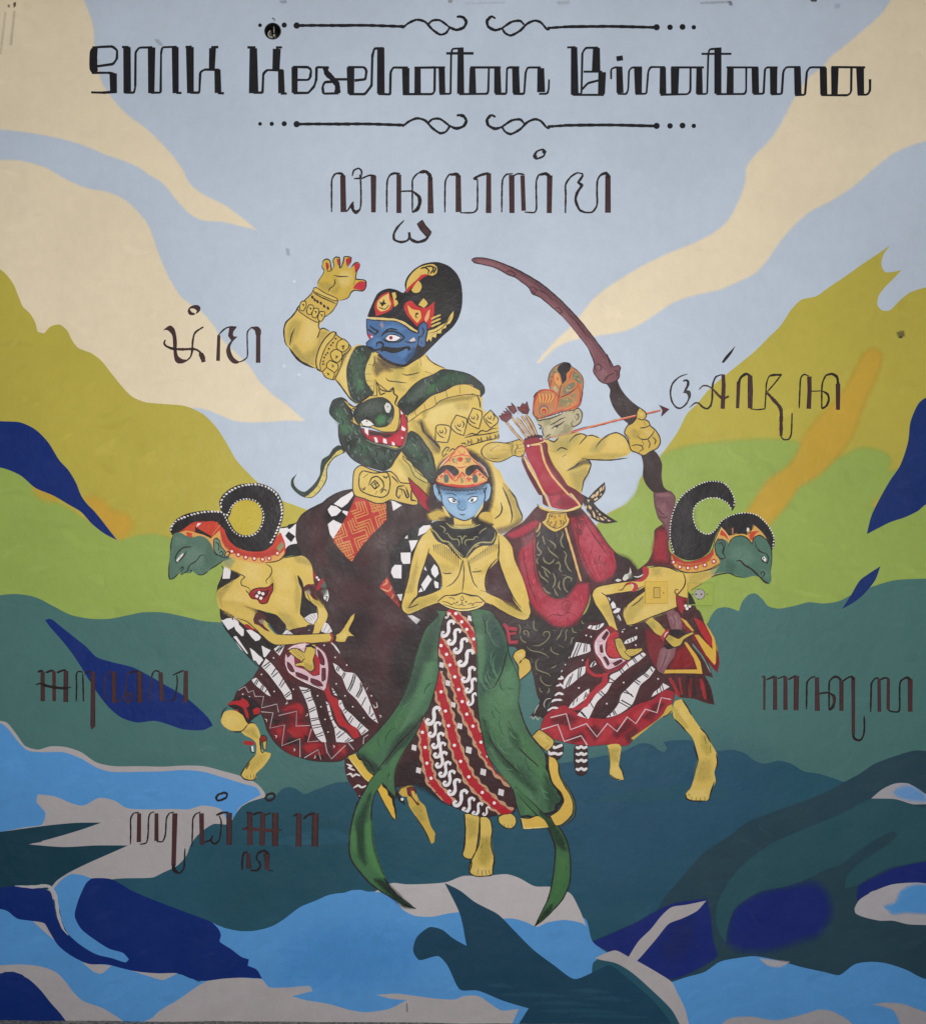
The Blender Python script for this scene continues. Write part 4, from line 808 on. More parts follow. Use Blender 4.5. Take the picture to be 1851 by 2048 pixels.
# face
begin(); fr(*FR1)
fill('#b5aa86', "1135 860 1200 890 1300 885 1500 820 1600 790 1660 760 1705 785 1722 860 1700 930 1650 985 1610 1030 1570 1080 1400 1125 1310 1140 1265 1145 1245 1080 1240 1000 1195 970 1160 910", None)
soft('#cfc6a0', "1300 960 1400 1000 1380 1080 1280 1080", 40, .6); soft('#8f8968', "1500 960 1600 1000 1560 1060 1420 1100 1500 1020", 40, .6); soft('#8f8968', "1260 920 1340 900 1330 960 1270 980", 30, .5)
lns(OL, 11, "1330 975 1400 940 1460 900 1520 880", "1350 1020 1390 990 1440 970 1500 930", "1180 965 1210 975 1235 1000", "1195 1000 1215 1020", "1245 1000 1240 1060 1260 1110", "1275 1130 1310 1100 1335 1085", "1605 830 1640 780 1680 770 1715 810 1722 860 1700 940 1640 985 1600 990 1590 950 1620 920", "1640 850 1670 840 1680 880 1650 920", "1630 870 1650 900")
fill('#e6e2d4', "1370 1010 1400 980 1440 975 1420 1005"); fill(K, "1395 980 1430 970 1430 1005 1400 1005"); lns(OL, 13, "1345 1022 1400 985 1450 968 1505 925"); dot(OL, "1215 1010", 14, 18); dot('#e6e2d4', "1208 1000", 6)
ln('#c5734e', 9, "1280 1140 1400 1110 1520 1080 1590 1040"); lns(OL, 8, "1270 1150 1310 1140 1340 1110", "1340 1160 1390 1175 1430 1140")
end('face', archer)
# headdress
begin()
fill('#bc7c4e', "1310 430 1325 350 1370 280 1430 240 1500 212 1570 225 1590 260 1660 310 1720 380 1738 450 1725 560 1700 720 1620 790 1480 810 1300 870 1190 890 1130 850 1130 720 1150 620 1200 555 1280 540 1335 545", OL, 9)
fill('#7d7a60', "1330 360 1380 300 1430 260 1420 320 1370 400 1340 500 1320 450"); fill('#7d7a60', "1620 310 1690 370 1725 450 1700 480 1620 420 1600 380"); fill('#7d7a60', "1490 540 1560 470 1630 450 1640 520 1560 580 1490 600"); fill('#8a8058', "1450 660 1540 630 1640 580 1620 700 1480 750 1430 760"); fill('#b9aa86', "1360 520 1400 490 1430 560 1400 580")
fill('#2b2428', "1420 310 1440 250 1500 215 1560 222 1585 260 1570 310 1530 350 1530 420 1480 480 1465 400 1450 350")
fill('#dd9a55', "1380 360 1420 330 1450 400 1470 480 1440 500 1400 460"); fill('#c65a36', "1410 390 1430 390 1435 430 1415 430")
HR_ = '#c4402e'
lns(HR_, 17, "1140 860 1130 760 1160 640 1220 560 1300 545 1380 570 1430 630 1420 720 1400 800", "1150 860 1200 890 1300 860 1400 815 1500 790 1620 760 1680 720 1700 600 1680 500 1640 440", "1450 640 1540 600 1620 550 1670 490", "1430 620 1440 680", "1610 310 1580 360 1560 410", "1380 340 1350 420 1330 520")
lns('#e0803e', 12, "1550 480 1600 440 1650 450 1640 510 1580 560", "1600 730 1610 690 1650 700", "1500 790 1600 750 1660 690", "1190 800 1170 700 1190 640", "1390 620 1410 700 1390 780", "1590 300 1560 370 1540 430")
ticks("1450 660 1540 630 1640 580 1640 720 1480 770 1420 780", ('#dba35a', '#c5603a', '#8a8058'), 40, 46, 10)
ticks("1490 540 1560 470 1640 450 1640 520 1560 580 1490 600", ('#dba35a', '#6b684e', '#c8b07a'), 26, 36, 9)
ticks("1620 310 1690 370 1725 450 1710 560 1620 420 1600 380", ('#c8a56a', '#5e5c48', '#a39b74'), 30, 36, 9)
ticks("1330 360 1380 300 1430 260 1420 330 1380 400 1350 520 1320 450", ('#c8a56a', '#c5603a', '#a39b74'), 24, 34, 9)
for x in (1210, 1250, 1290, 1330, 1370): ln('#e6a45e', 17, "%d 700 %d 640 %d 590" % (1270+(x-1290)*.7, x, 1280+(x-1290)*1.05), .6, .6); ln('#b04a34', 8, "%d 690 %d 640 %d 610" % (1290+(x-1290)*.75, x+20, 1300+(x-1290)*1.02))
dot('#8e6e66', "1255 790", 62, 70); dot('#d9904e', "1258 800", 44, 48); dot('#b33a30', "1260 805", 30, 32); dot('#d9904e', "1258 812", 12)
lns('#4a2c2a', 10, "1470 480 1450 560 1440 650", "1450 640 1560 590 1640 530")
for i in range(10): ln('#3f3a34', 15, "%d %d %d %d" % (1180+i*42, 905-i*11, 1200+i*42, 880-i*11), .9, .3)
lns('#2b2626', 14, "1150 870 1190 920 1260 905 1330 895 1400 870 1480 840"); lns(OL, 11, "1725 540 1720 620 1700 690", "1130 640 1160 590 1190 565")
end('headdress', archer)
# ------------------------------------------------------------------ the bowing figure on the right
begin()
# crimson cloth behind the neck and the pointed cloth at the back
fr(*FRT)
fill('#5a262b', "655 540 600 575 580 600 580 700 560 800 520 880 430 960 470 940 540 920 700 930 820 970 780 860 720 780 700 640")
soft('#a02c3a', "610 600 680 600 700 760 700 880 580 870 570 760", 50, .9)
fill('#432629', "300 1300 560 1200 800 1200 900 1400 860 1560 600 1700 200 1700")
fill('#472629', "885 1155* 930 1230 1000 1380 1080 1520 1140 1620 1170 1760 1160 1860 1100 1800 1000 1650 900 1500 820 1400 790 1300")
fill('#a5282f', "1000 1450 1060 1500 1110 1590 1110 1680 1060 1600 980 1500"); ln('#dcae46', 26, "1050 1460 1120 1600 1150 1700", .4, .6)
BK = at(FRT, "520 1500 640 1380 780 1300 860 1350 940 1450 1000 1540 960 1600 900 1600") + at(FRL, "1530 260 1600 360 1680 520 1740 640 1772 785 1700 770 1600 735 1480 720 1420 660 1300 560 1200 400 1180 200")
fill('#4b2528', BK)
fr(*FRL)
fill('#4b2a2d', "1460 180 1620 200 1700 380 1760 560 1640 520 1560 400")
soft('#8a2630', "1200 160 1330 200 1350 320 1300 480 1230 440 1190 300", 60, .7); soft('#8c1f26', "1420 420 1460 330 1540 300 1600 380 1620 480 1500 490 1400 490", 40, .9)
for a in ("1400 560 1440 640 1480 720", "1480 560 1500 700", "1580 560 1570 640 1570 720", "1660 570 1680 660 1700 740"): ln('#a02a2e', 32, a, .5, .5)
soft('#2c1f20', "1540 540 1600 540 1620 720 1560 700", 30, .6); soft('#2c1f20', "1690 560 1740 660 1760 770 1710 740", 30, .6)
fs('#dcae46', "1350 525 1365 495 1630 492 1600 400 1520 270 1540 265 1620 370 1655 430 1672 528", None); lns(OL, 6, "1350 527 1500 527 1675 530")
# pointed flap on the far right
fill('#7d2028', "1440 20 1490 60 1580 160 1640 230 1720 340 1780 440 1800 515* 1740 460 1660 350 1590 240 1500 130"); fill('#7d2028', "1640 0* 1700 130 1770 240 1795 340 1812 430 1795 520* 1740 460 1690 360 1620 210 1560 100")
fill('#472629', "1500 0 1640 0 1690 110 1740 250 1700 300 1620 190 1540 90")
fill('#b3272c', "1600 60 1670 100 1740 230 1760 300 1730 290 1660 190")
fs('#dcae46', "1490 62 1540 90 1600 170 1590 178 1540 130", None); fs('#dcae46', "1605 205 1640 205 1700 270 1755 325 1750 230 1680 90 1690 95 1770 230 1785 310 1782 440 1770 455 1700 370", None); ln('#9aa4a0', 9, "1590 280 1680 400 1740 520")
ln('#5f8a86', 13, "1590 290 1660 370 1720 470", .2, .2)
# body
BDY = at(FRT, "540 935 620 920 720 940 800 975 900 985 980 960 1080 930 1140 940 1180 980 1110 1020 1000 1080 910 1140 885 1160 885 1215 780 1180 790 1280 700 1330 560 1390 440 1440 360 1465 320 1440 300 1380 305 1310 400 1220 500 1140 440 1120 380 1150 280 1170 150 1180 100 1160 50 1280 20 1200 30 1140 70 1105 200 1080 350 1060 450 1060 520 1020")
fr(*FRT)
fill(Y, BDY)
fill(Y, "15 1180 30 1140 70 1105 200 1082 330 1062 440 1062 530 1000 560 940 600 1000 520 1100 440 1130 280 1170 140 1180 170 1240 200 1360 230 1440 250 1505 190 1530 160 1440 90 1330 40 1260")
soft('#aa984c', "320 1440 310 1340 400 1250 500 1180 480 1300 420 1400", 60, .5); soft('#aa984c', "560 940 640 940 640 1000 560 1000", 50, .5); soft('#aa984c', "100 1280 180 1260 220 1440 160 1400", 50, .5); soft('#aa984c', "900 1010 1080 960 1100 1000 960 1080 900 1120", 50, .55); soft(YL, "560 1260 760 1240 740 1300 480 1400 400 1400", 70, .5); soft(YL, "80 1130 220 1110 180 1160 80 1200 60 1180", 40, .5); soft('#8c9a72', "1080 930 1180 900 1190 980 1100 1010", 40, .8)
fill('#3d2528', "140 1185 250 1170 360 1150 440 1140 490 1110 495 1150 400 1220 310 1300 300 1380 330 1450 310 1470 230 1440 200 1340 170 1240")
fs(W, "150 1195 180 1220 175 1245 160 1225"); fs(W, "185 1265 205 1240 225 1265 235 1300 190 1310"); fs(W, "200 1340 245 1300 275 1310 260 1340 215 1352"); ln(K, 7, "205 1320 240 1295"); lns(W, 11, "250 1365 265 1390 275 1420", "255 1400 240 1380")
lns(OL, 8, "15 1190 30 1140 70 1108 200 1080 330 1062 420 1055", "100 1160 140 1185 250 1168 380 1148 490 1100", "100 1165 150 1200 190 1300 225 1420 245 1500", "18 1190 45 1270 100 1350 150 1440 175 1510", "540 935 620 922 720 938 800 975", "300 1380 330 1460 400 1450 540 1390 700 1330 790 1290", "370 1290 440 1240 480 1195", "495 1110 420 1200 340 1270 305 1330", "1095 1025 1150 1000 1280 980", "1000 1085 910 1140"); ln(OL, 7, "885 1080 885 1210")
# lower forearm and hand
fill('#cdb052', "500 1430 560 1390 610 1420 680 1500 640 1560 590 1530 540 1470"); lns(OL, 7, "565 1395 620 1430 680 1500", "510 1440 580 1530 640 1560"); soft('#a59b52', "520 1430 580 1430 600 1500 550 1480", 24, .6)
fill('#86585f', "690 1340 740 1320 800 1350 830 1420 830 1500 780 1525 740 1500 710 1420"); soft('#a57b80', "720 1380 780 1360 820 1440 790 1500", 24, .6); lns('#5f3a42', 8, "740 1360 770 1420 760 1480", "800 1390 800 1450")
fill('#86585f', "640 1740 660 1660 780 1660 760 1740 700 1822 620 1822"); fr(*FRL); fill('#86585f', "1330 320 1400 310 1450 320 1440 380 1390 450 1350 530 1300 500 1295 440"); soft('#a57b80', "1340 330 1420 320 1380 440 1320 490", 24, .5); lns('#5f3a42', 8, "1380 340 1350 440 1320 500")
fr(*FRT); fill('#2a2023', "730 1500 820 1500 860 1540 780 1560 710 1530"); fill('#2a2023', "660 1640 760 1630 780 1660 700 1680")
fill('#cdb052', "680 1580 710 1540 770 1570 800 1580 860 1545 930 1520 945 1535 900 1560 850 1590 820 1640 760 1660 710 1620", OL, 8); soft('#a59b52', "690 1570 740 1560 760 1600 710 1600", 20, .6)
fill('#b3303a', "640 1570 670 1520 710 1490 715 1530 690 1570 665 1610"); ln('#d8d0cc', 10, "670 1570 690 1530 710 1520"); ln(OL, 7, "715 1540 680 1580 670 1610")
# shoulder ornaments
fill('#3a2629', "210 790 280 830 350 860 430 960 480 920 520 1000 460 1060 380 1050 300 1060 230 1060 180 1080 240 960", None)
fill('#b3303a', "470 940 500 920 530 945 530 1000 490 1050 440 1065 400 1045 450 1040 480 1000"); ln('#d8d0cc', 12, "395 1015 430 1020 460 1010 480 995", .4, .4); fill('#d5d0c8', "290 1040 310 1000 350 985 360 930 375 990 350 1030 310 1055"); fill('#d5d0c8', "225 1050 250 1035 285 1050 250 1065"); soft('#6a7068', "340 1000 380 980 380 1030 350 1040", 16, .7)
fill('#b3303a', "300 1120 320 1080 370 1065 420 1080 435 1120 410 1150 370 1155 390 1120 380 1090 340 1090"); ln('#d8d0cc', 9, "370 1080 390 1100 385 1125"); ln('#6b3a2c', 10, "250 1140 290 1135 320 1090 350 1080", .3, .5)
right = end('painted_figure', wall, 'bowing figure on the right facing right, with a curled black headdress and green mask')
# skirt
begin(); fr(*FRL)
SKR = at(FRL, "730 100 860 110 960 170 1050 150 1180 130 1200 300 1280 480 1400 600 1440 680 1420 770 1330 880 1200 980 1100 1060 1050 1120 900 1110 720 1125 520 1090 400 1050 335 990 370 870 440 720 480 560 560 400 640 240")
fill(WINE, SKR, OL, 7)
clip(SKR)
soft('#3a2628', "760 880 900 740 1060 560 1240 420 1260 480 1100 640 960 800 860 900", 40, .7); soft('#3a2628', "640 240 780 180 760 300 640 400 500 560 560 420", 50, .6); soft('#3a2628', "1000 160 1180 150 1200 320 1040 280", 60, .6)
fill('#a22734', "335 990 370 880 480 800 540 790 580 820 700 880 860 900 1000 860 1140 780 1260 740 1360 660 1440 680 1420 780 1320 890 1180 1000 1060 1120 720 1130 480 1090")
for c in ("420 900 560 860 640 900 560 960 440 940", "700 960 800 960 860 1040 780 1080", "900 1000 1060 900 1100 960 960 1060", "1160 880 1300 760 1360 780 1240 920", "560 1060 680 1010 700 1060 600 1100", "1020 1040 1120 960 1140 1000 1060 1100"): soft('#4a1e23', c, 40, .75)
for c in ("400 980 520 960 560 1040 460 1040", "640 920 740 900 760 960 660 960", "860 960 940 1000 860 1080 800 1090", "1100 860 1220 780 1240 830 1120 900", "960 900 1040 880 1000 960"): soft('#c03a44', c, 40, .6)
zig("415 890 545 858 582 990 712 940 798 1050 885 940 965 1005 1050 885 1120 940 1200 820 1295 850 1330 725 1410 740", 9, '#d6c4c8'); zig("340 990 475 948 528 1088 668 1040 720 1120", 9, '#d6c4c8')
band("560 400* 600 340 625 265* 740 285* 745 340 650 375", "575 395 615 270|600 390 650 275|625 385 670 275|690 350 700 280|710 345 715 282")
band("720 150* 740 125 780 130 860 105* 850 130 800 165", "750 155 765 125|790 160 800 125|810 150 825 115")
band("740 465* 760 435 785 420 795 450 750 475", "755 470 775 430|765 465 785 425", 8)
band("520 655* 525 590 560 540 600 510 650 480 705 465* 700 520 640 570 580 620", "540 640 580 550|565 625 600 525|640 570 650 480|655 560 670 475")
band("565 810* 590 770 640 720 700 670 735 650* 730 710 660 770 600 810", "600 790 610 750|630 760 640 730|690 740 710 680|705 720 725 690", 8)
band("635 870* 680 820 740 770 790 700 860 640 900 590 910 540 990 500 1060 430 1180 350 1205 370* 1150 420 1060 480 980 550 920 610 880 680 800 760 750 860 730 900* 690 890", "700 885 660 840|715 895 670 840|770 810 740 760|850 720 810 680|870 710 830 670|930 600 890 600|945 590 900 560|1010 530 990 500|1025 515 1005 485|1060 470 1045 440|1120 440 1090 400|1130 430 1100 390|1180 390 1150 360")
band("875 890* 930 840 980 770 1000 700 1060 640 1120 580 1200 520 1250 465* 1280 490 1230 560 1160 620 1130 690 1090 780 1000 850 930 880", "910 880 900 850|945 870 930 840|960 865 940 830|1070 810 980 760|1080 790 1000 745|1090 700 1020 680|1100 720 1030 660|1150 620 1110 590|1160 600 1120 575|1220 560 1180 530|1230 550 1190 520|1260 510 1240 480")
band("1250 720* 1270 680 1310 650 1345 605* 1400 635 1340 670", "1300 690 1295 660|1330 675 1320 630|1350 665 1335 615", 8)
for c in ("515 500 490 510 485 500", "475 570 520 565 500 545", "460 630 500 620 525 640 490 605", "450 710 480 690 520 700 480 680", "405 770 450 745 510 745 450 740", "390 835 430 810 475 810 430 805", "495 395 510 430 540 455"): ln('#e4dde0', 17, c, .4, .4)
band("1020 280* 1040 250 1130 212* 1130 240 1060 275", "1060 270 1050 250|1085 262 1080 235|1110 250 1100 225", 8); band("975 165 980 120 1020 105 1050 130 1030 160", "990 165 1000 115|1015 160 1020 110", 8)
dot('#e0d8d8', "710 210 680 415 650 645 880 775 1020 600 1125 150 1120 290 1305 570 815 60 1010 180 750 220", 7)
ln('#b02e3a', 46, "870 520 860 600 800 660 740 720 700 780 640 810 590 820", .9, .3); lns('#b02e3a', 26, "730 400 715 440 730 500 780 540 850 540 900 520")
clip()
end('skirt', right)
# waist ornament
begin()
fill('#8f2a38', "830 180 900 130 960 170 1000 300 1060 420 1000 480 900 520 830 460 780 360 770 260")
fill('#dcb9c2', "850 170 880 150 910 190 880 260 870 330 900 390 960 400 1020 390 1040 420 980 460 900 495 860 480 830 420 780 350 775 270 810 210", '#6b2630', 9)
for c in ("840 230 880 175 895 190 860 250", "820 290 840 285 850 350 830 350", "850 390 870 385 900 440 890 460", "930 440 1000 410 1010 425 950 460"): fill('#5e2432', c, '#3a1a22', 8)
lns('#f0dfe2', 8, "790 260 800 350 840 420 880 480", "860 300 870 370 910 410 990 400", "810 310 850 260"); lns('#4a2a32', 6, "800 370 840 370", "880 460 930 430", "800 260 850 255")
fill('#c23a40', "880 240 920 190 960 180 970 200 940 240 950 300 990 350 1000 390 930 390 880 350 890 290"); dot('#6a1f26', "905 290 935 310 930 370 900 350", 5)
fill('#b3303a', "900 240 940 195 975 180 975 215 940 260")
fill('#c9ae54', "945 240 975 230 1000 240 1040 320 1070 360 1080 400 1060 418 1010 400 980 360 955 300", OL, 8); fill('#d4b558', "1030 350 1050 325 1170 315 1175 335 1110 375 1070 385", OL, 6); lns(OL, 6, "1050 345 1120 320", "1060 360 1160 325", "1070 375 1110 360", "1040 360 1070 385 1100 385")
soft('#a59b52', "955 250 1000 250 1010 320 980 320", 20, .6)
end('waist_ornament', right)
# pendant and necklace cord
begin(); fr(*FRT)
ln('#5b2f28', 12, "845 985 865 1050 850 1110 810 1160 790 1178 770 1165 768 1145 785 1132 800 1140", .5, .5)
fill('#a02c36', "780 1180 830 1205 890 1215 885 1290 850 1320 840 1360 810 1340 785 1270", '#4a2025', 8); fill('#2c2226', "890 1160 940 1240 930 1280 890 1280 885 1220"); soft('#4b2528', "840 1230 900 1230 920 1300 860 1310", 20, .8)
dot('#eee8e6', "866 1283 902 1286 878 1308", 14)
end('pendant', right)
# legs
begin(); fr(*FRL)
fill(Y, "1440 760 1500 735 1550 820 1600 900 1650 970 1700 1020 1740 1100 1790 1190 1795 1260 1770 1340 1780 1420 1740 1500 1725 1560 1700 1580 1650 1575 1600 1575 1550 1560 1530 1525 1570 1480 1600 1400 1620 1320 1640 1240 1620 1150 1590 1060 1540 1000 1480 940 1430 880", None)
soft('#a0913f', "1660 1020 1720 1060 1740 1180 1700 1200 1660 1120", 40, .55); soft('#a0913f', "1440 800 1480 860 1560 980 1540 980 1450 890", 30, .5); soft(YS, "1640 1260 1740 1240 1740 1400 1640 1420 1620 1380", 60, .45); soft(YL, "1500 800 1560 900 1540 920 1490 850", 30, .5); soft(YL, "1560 1500 1700 1480 1700 1550 1580 1560", 40, .5)
lns(OL, 9, "1500 735 1550 810 1580 870", "1650 975 1700 1025 1740 1100", "1440 900 1500 960 1540 1010", "1600 1120 1620 1190 1640 1245", "1690 1040 1700 1110", "1735 1120 1740 1180", "1785 1190 1795 1260 1785 1320", "1770 1420 1740 1510 1725 1575", "1535 1520 1540 1560 1590 1580 1700 1580", "1585 1545 1580 1575", "1620 1550 1618 1578", "1655 1550 1655 1578", "1690 1545 1690 1578", "1555 1520 1570 1540", "1415 860 1430 890")
end('leg', right)
begin()
fill(Y, "880 1120 920 1110 980 1110 1000 1140 990 1220 980 1290 1005 1340 1022 1400 990 1412 940 1395 905 1360 910 1290 905 1190", None); soft(YS, "900 1150 980 1150 970 1260 910 1240", 40, .5); soft(YL, "920 1300 980 1300 1000 1380 940 1370", 30, .4); lns(OL, 7, "880 1120 900 1160", "1000 1150 990 1220", "905 1360 950 1395 1010 1410", "985 1280 1010 1340 1022 1400")
end('leg', right)
begin()
fill('#c7ab4f', "1080 1060 1200 980 1320 890 1400 790 1420 780 1420 830 1380 870 1330 890 1180 1010 1100 1075", None); fill('#c7ab4f', "1380 800 1420 780 1425 840 1370 875 1340 880")
lns(OL, 7, "1420 830 1380 870 1340 885")
end('leg', right)
begin()
fill('#3c2628', "615 1130 660 1118 720 1120 720 1330 700 1360 660 1372 625 1350 610 1240", OL, 6)
for y in (1135, 1190, 1245, 1315): ln('#e4dde0', 23, "625 %d 645 %d 670 %d 690 %d 718 %d" % (y-3, y+8, y-6, y+8, y-6), .7, .7)
end('cloth_edge', right)
begin()
fill('#3c2628', "420 1110 470 1100 520 1110 520 1180 490 1230 460 1240 400 1200 395 1160", OL, 6)
for c in ("430 1120 450 1140 480 1130 515 1115", "400 1165 410 1190 450 1185 480 1195 515 1180"): ln('#e4dde0', 24, c, .6, .6)
end('cloth_edge', right)
# headdress
begin(); fr(*FRT)
fill('#d8a558', "720 830 760 860 860 890 960 870 1060 830 1110 770 1130 690 1160 620 1190 560 1230 600 1260 640 1330 625 1420 635 1460 600 1490 540 1540 580 1610 660 1600 690 1540 640 1490 660 1470 720 1420 660 1360 640 1290 660 1255 740 1240 700 1160 670 1130 750 1150 830 1190 870 1180 900 1110 945 1000 970 900 980 820 970 750 910", OL, 7)
soft('#b8332f', "730 800 860 880 960 870 1080 810 1120 760 1120 820 1040 880 900 905 780 880", 16, .95)
for c in ("1180 590 1200 590 1240 640 1260 690 1220 650 1180 640", "1460 610 1540 600 1500 630 1470 690 1440 660"): fill('#c8452f', c)
CRR = "1290 420* 1270 380 1220 330 1150 300 1070 300 1000 330 950 380 930 440 940 520 980 590 1050 630 1110 610 1150 570 1190 510 1260 465 1340 440 1420 435 1500 450 1570 500 1630 570 1670 650 1675 720 1650 780* 1630 720 1590 650 1540 590 1480 540* 1460 600 1440 580 1420 630 1320 620 1260 640 1220 590 1185 560 1150 620 1110 720 1080 790 1000 850 900 870 820 850 750 800 725 720 720 600 735 480 770 370 830 280 920 210 1020 160 1120 142 1200 155 1270 220 1310 310 1315 370"
fill('#252224', CRR)
soft('#3a3737', "800 400 900 300 920 500 960 640 860 780 790 640", 120, .5); fill('#3a2526', "1230 590 1280 560 1310 570 1290 630 1260 630"); fs(W, "1425 570 1445 575 1435 610 1420 600"); fs('#a07a5a', "1285 580 1300 570 1300 630 1288 630")
ln('#e6bc78', 8, "1160 650 1190 580 1240 630 1260 680"); ln('#e0b050', 12, "1260 690 1310 645 1390 635 1450 660")
beads("1290 415 1240 340 1150 300 1060 305 980 345 940 400 935 480 970 580 1050 630 1110 615 1160 560 1200 505 1280 460 1360 440 1440 438 1520 460 1590 520 1640 590 1668 660 1660 750", 8, 20)
beads("1300 390 1310 320 1280 240 1220 170 1130 148 1030 160 920 215 830 285 775 370 740 470 725 580 728 690 755 790", 8, 20)
fill('#d9a452', "735 820 770 870 840 905 900 920 980 905 1060 880 1110 840 1150 830 1190 870 1160 910 1080 950 980 975 880 980 800 960 750 910", None); soft('#c0412f', "730 830 800 890 900 910 1000 895 1100 850 1090 870 980 915 880 930 780 900", 12, .9)
dot('#b03a30', "755 885 812 928 886 938 960 930 1040 910 1122 878", 24); dot('#f0ddd2', "755 885 812 928 886 938 960 930 1040 910 1122 878", 12)
lns(OL, 7, "750 910 800 955 880 980 980 975 1090 945 1180 890", "725 830 750 905")
end('headdress', right)
begin()
fill('#4f7363', "1140 700 1180 670 1240 690 1265 730 1290 670 1350 645 1420 660 1470 720 1490 660 1540 640 1600 680 1640 740 1650 850 1640 960 1645 1050 1625 1085 1580 1050 1540 1020 1480 1010 1400 1030 1340 1010 1270 985 1180 980 1120 1000 1180 900 1160 840 1130 780", None)
soft('#688a78', "1300 740 1440 760 1480 860 1400 900 1280 840", 80, .6); soft('#41604f', "1240 860 1320 920 1300 980 1230 960", 40, .5); soft('#688a78', "1540 940 1620 980 1620 1040 1580 1020", 30, .5)
lns(OL, 8, "1255 745 1270 690 1310 655 1380 645 1440 680 1470 722 1490 660 1540 640 1600 680 1640 750 1650 850 1640 960", "1495 690 1510 750 1550 790 1600 810 1620 850 1610 890 1570 880 1550 840 1580 830", "1520 780 1560 800", "1100 1020 1180 995 1260 985 1330 1015 1390 1025")
lns(OL, 13, "1325 875 1360 870 1400 910 1460 945 1510 990 1540 1020 1570 1030", "1540 1020 1580 1060 1620 1082"); lns(OL, 9, "1570 1020 1585 985 1570 970 1550 980 1555 1000", "1560 860 1600 890 1610 905")
fill('#e8e4e0', "1558 850 1580 830 1600 860 1590 885"); dot(K, "1575 850", 7)
fill('#4f7363', "1130 740 1150 690 1200 680 1225 720 1210 800 1230 840 1190 860 1150 820", OL, 8); lns(OL, 8, "1155 720 1190 705 1210 740 1200 800 1215 820", "1150 820 1180 850 1220 850")
end('mask', right)
# ------------------------------------------------------------------ the bowing figure on the left
begin()
BODY = at(FLT, "560 920 620 880 700 910 850 935 960 935 1060 920 1160 885 1280 870 1330 890 1370 940 1390 1000 1400 1110 1420 1180 1410 1290 1400 1400 1380 1560 1280 1600 1180 1580 1140 1500 1050 1420 1000 1385 900 1380 700 1420 600 1380 545 1350 520 1280 525 1190 600 1140 700 1080 740 1050 640 1000 580 960")
# black cloth with white pieces behind the body
fill('#2b2526', at(FLT, "585 965 650 1000 760 1060 640 1130 560 1190 523 1205 530 1140 560 1060"))
fill('#2b2526', at(FLT, "545 1350 640 1400 760 1450 900 1500 1000 1620 1060 1680 1060 1740 980 1822") + at(FM, "512 380 480 415 448 432 400 370") + at(FLT, "790 1760 700 1650 620 1560 570 1480 548 1420"))
fr(*FLT)
lns(K, 10, "560 960 580 1000 560 1080 530 1150 520 1200", "548 1370 560 1450 600 1540 680 1640 780 1760 850 1822")
fs(W, "585 970 640 985 645 1020 635 1080 570 1082 575 1030"); fs(W, "585 1455 610 1442 655 1440 665 1500 660 1530 615 1545 590 1500"); fs(W, "668 1425 705 1430 720 1500 765 1545 762 1600 745 1605 690 1550 672 1500"); fs(W, "660 1620 690 1605 740 1680 800 1760 798 1768 740 1710")
fs(W, "785 1550 830 1545 900 1590 920 1615 905 1640 870 1650 840 1620"); fs(W, "818 1710 860 1740 940 1820 930 1850 850 1822"); fs(W, "930 1690 1005 1740 960 1800 945 1790")
fr(*FM)
fs(W, "100 0 215 0 220 60 160 95 120 40"); fs(W, "368 270 400 290 470 340 490 370 460 425 430 390"); fs(W, "470 235 552 275 510 335 488 335"); fs(W, "205 155 240 145 345 300 335 308 280 265")
lns(K, 9, "100 0 180 120 260 220 340 320 440 430", "440 430 470 390 520 330 560 270")
# check cloth by the shoulder
fr(*FLT)
fill(W, "1085 610* 1190 620 1240 575* 1235 700 1250 760* 1170 780 1130 830 1110 760 1070 740* 1090 680"); fs(K, "1140 690 1170 650 1232 695 1195 750 1160 715"); fs(K, "1165 590 1250 570 1180 630 1165 625"); ln(K, 10, "1085 620 1170 605 1245 570"); fs(K, "1130 830 1190 770 1250 760 1300 870 1200 870 1110 890")
fill(Y, BODY)
fr(*FLT)
fill(Y, "580 960 640 890 760 900 800 1000 760 1060 650 1000")
soft('#8c9a72', "560 900 640 880 680 920 640 980 590 960", 40, .8)
soft('#9a8a4a', "1220 880 1320 900 1380 960 1300 940 1240 920", 40, .6); soft('#9a8a4a', "520 1200 600 1150 680 1090 620 1180 560 1260 560 1340", 40, .6); soft('#aa984c', "1000 1030 1040 1100 1040 1200 1020 1180", 36, .6)
soft('#aa984c', "1080 1380 1180 1420 1280 1560 1180 1540 1100 1440", 60, .55); soft('#aa984c', "1220 1040 1260 1120 1280 1260 1250 1380 1230 1260 1240 1120", 40, .5); soft(YL, "780 920 900 960 900 1100 820 1100 740 1020", 80, .6); soft(YL, "620 1220 760 1200 800 1300 700 1320 600 1300", 90, .5); soft(YL, "1060 1000 1180 1000 1200 1160 1100 1160", 90, .5); soft(YL, "1060 1220 1180 1280 1180 1380 1080 1320", 80, .4)
# right arm gap and dark cuts
fill('#2a2425', "1250 1050 1280 1090 1310 1160 1330 1250 1380 1300 1420 1340 1450 1390 1380 1400 1310 1440 1275 1400 1285 1280 1290 1180 1265 1120")
fill('#2f2326', "760 1325 850 1350 960 1385 1060 1410 1120 1470 1150 1510 1130 1560 1105 1592 1050 1570 1000 1500 940 1450 880 1400")
lns(OL, 12, "1255 1050 1290 1110 1305 1160", "760 1328 870 1365 960 1385")
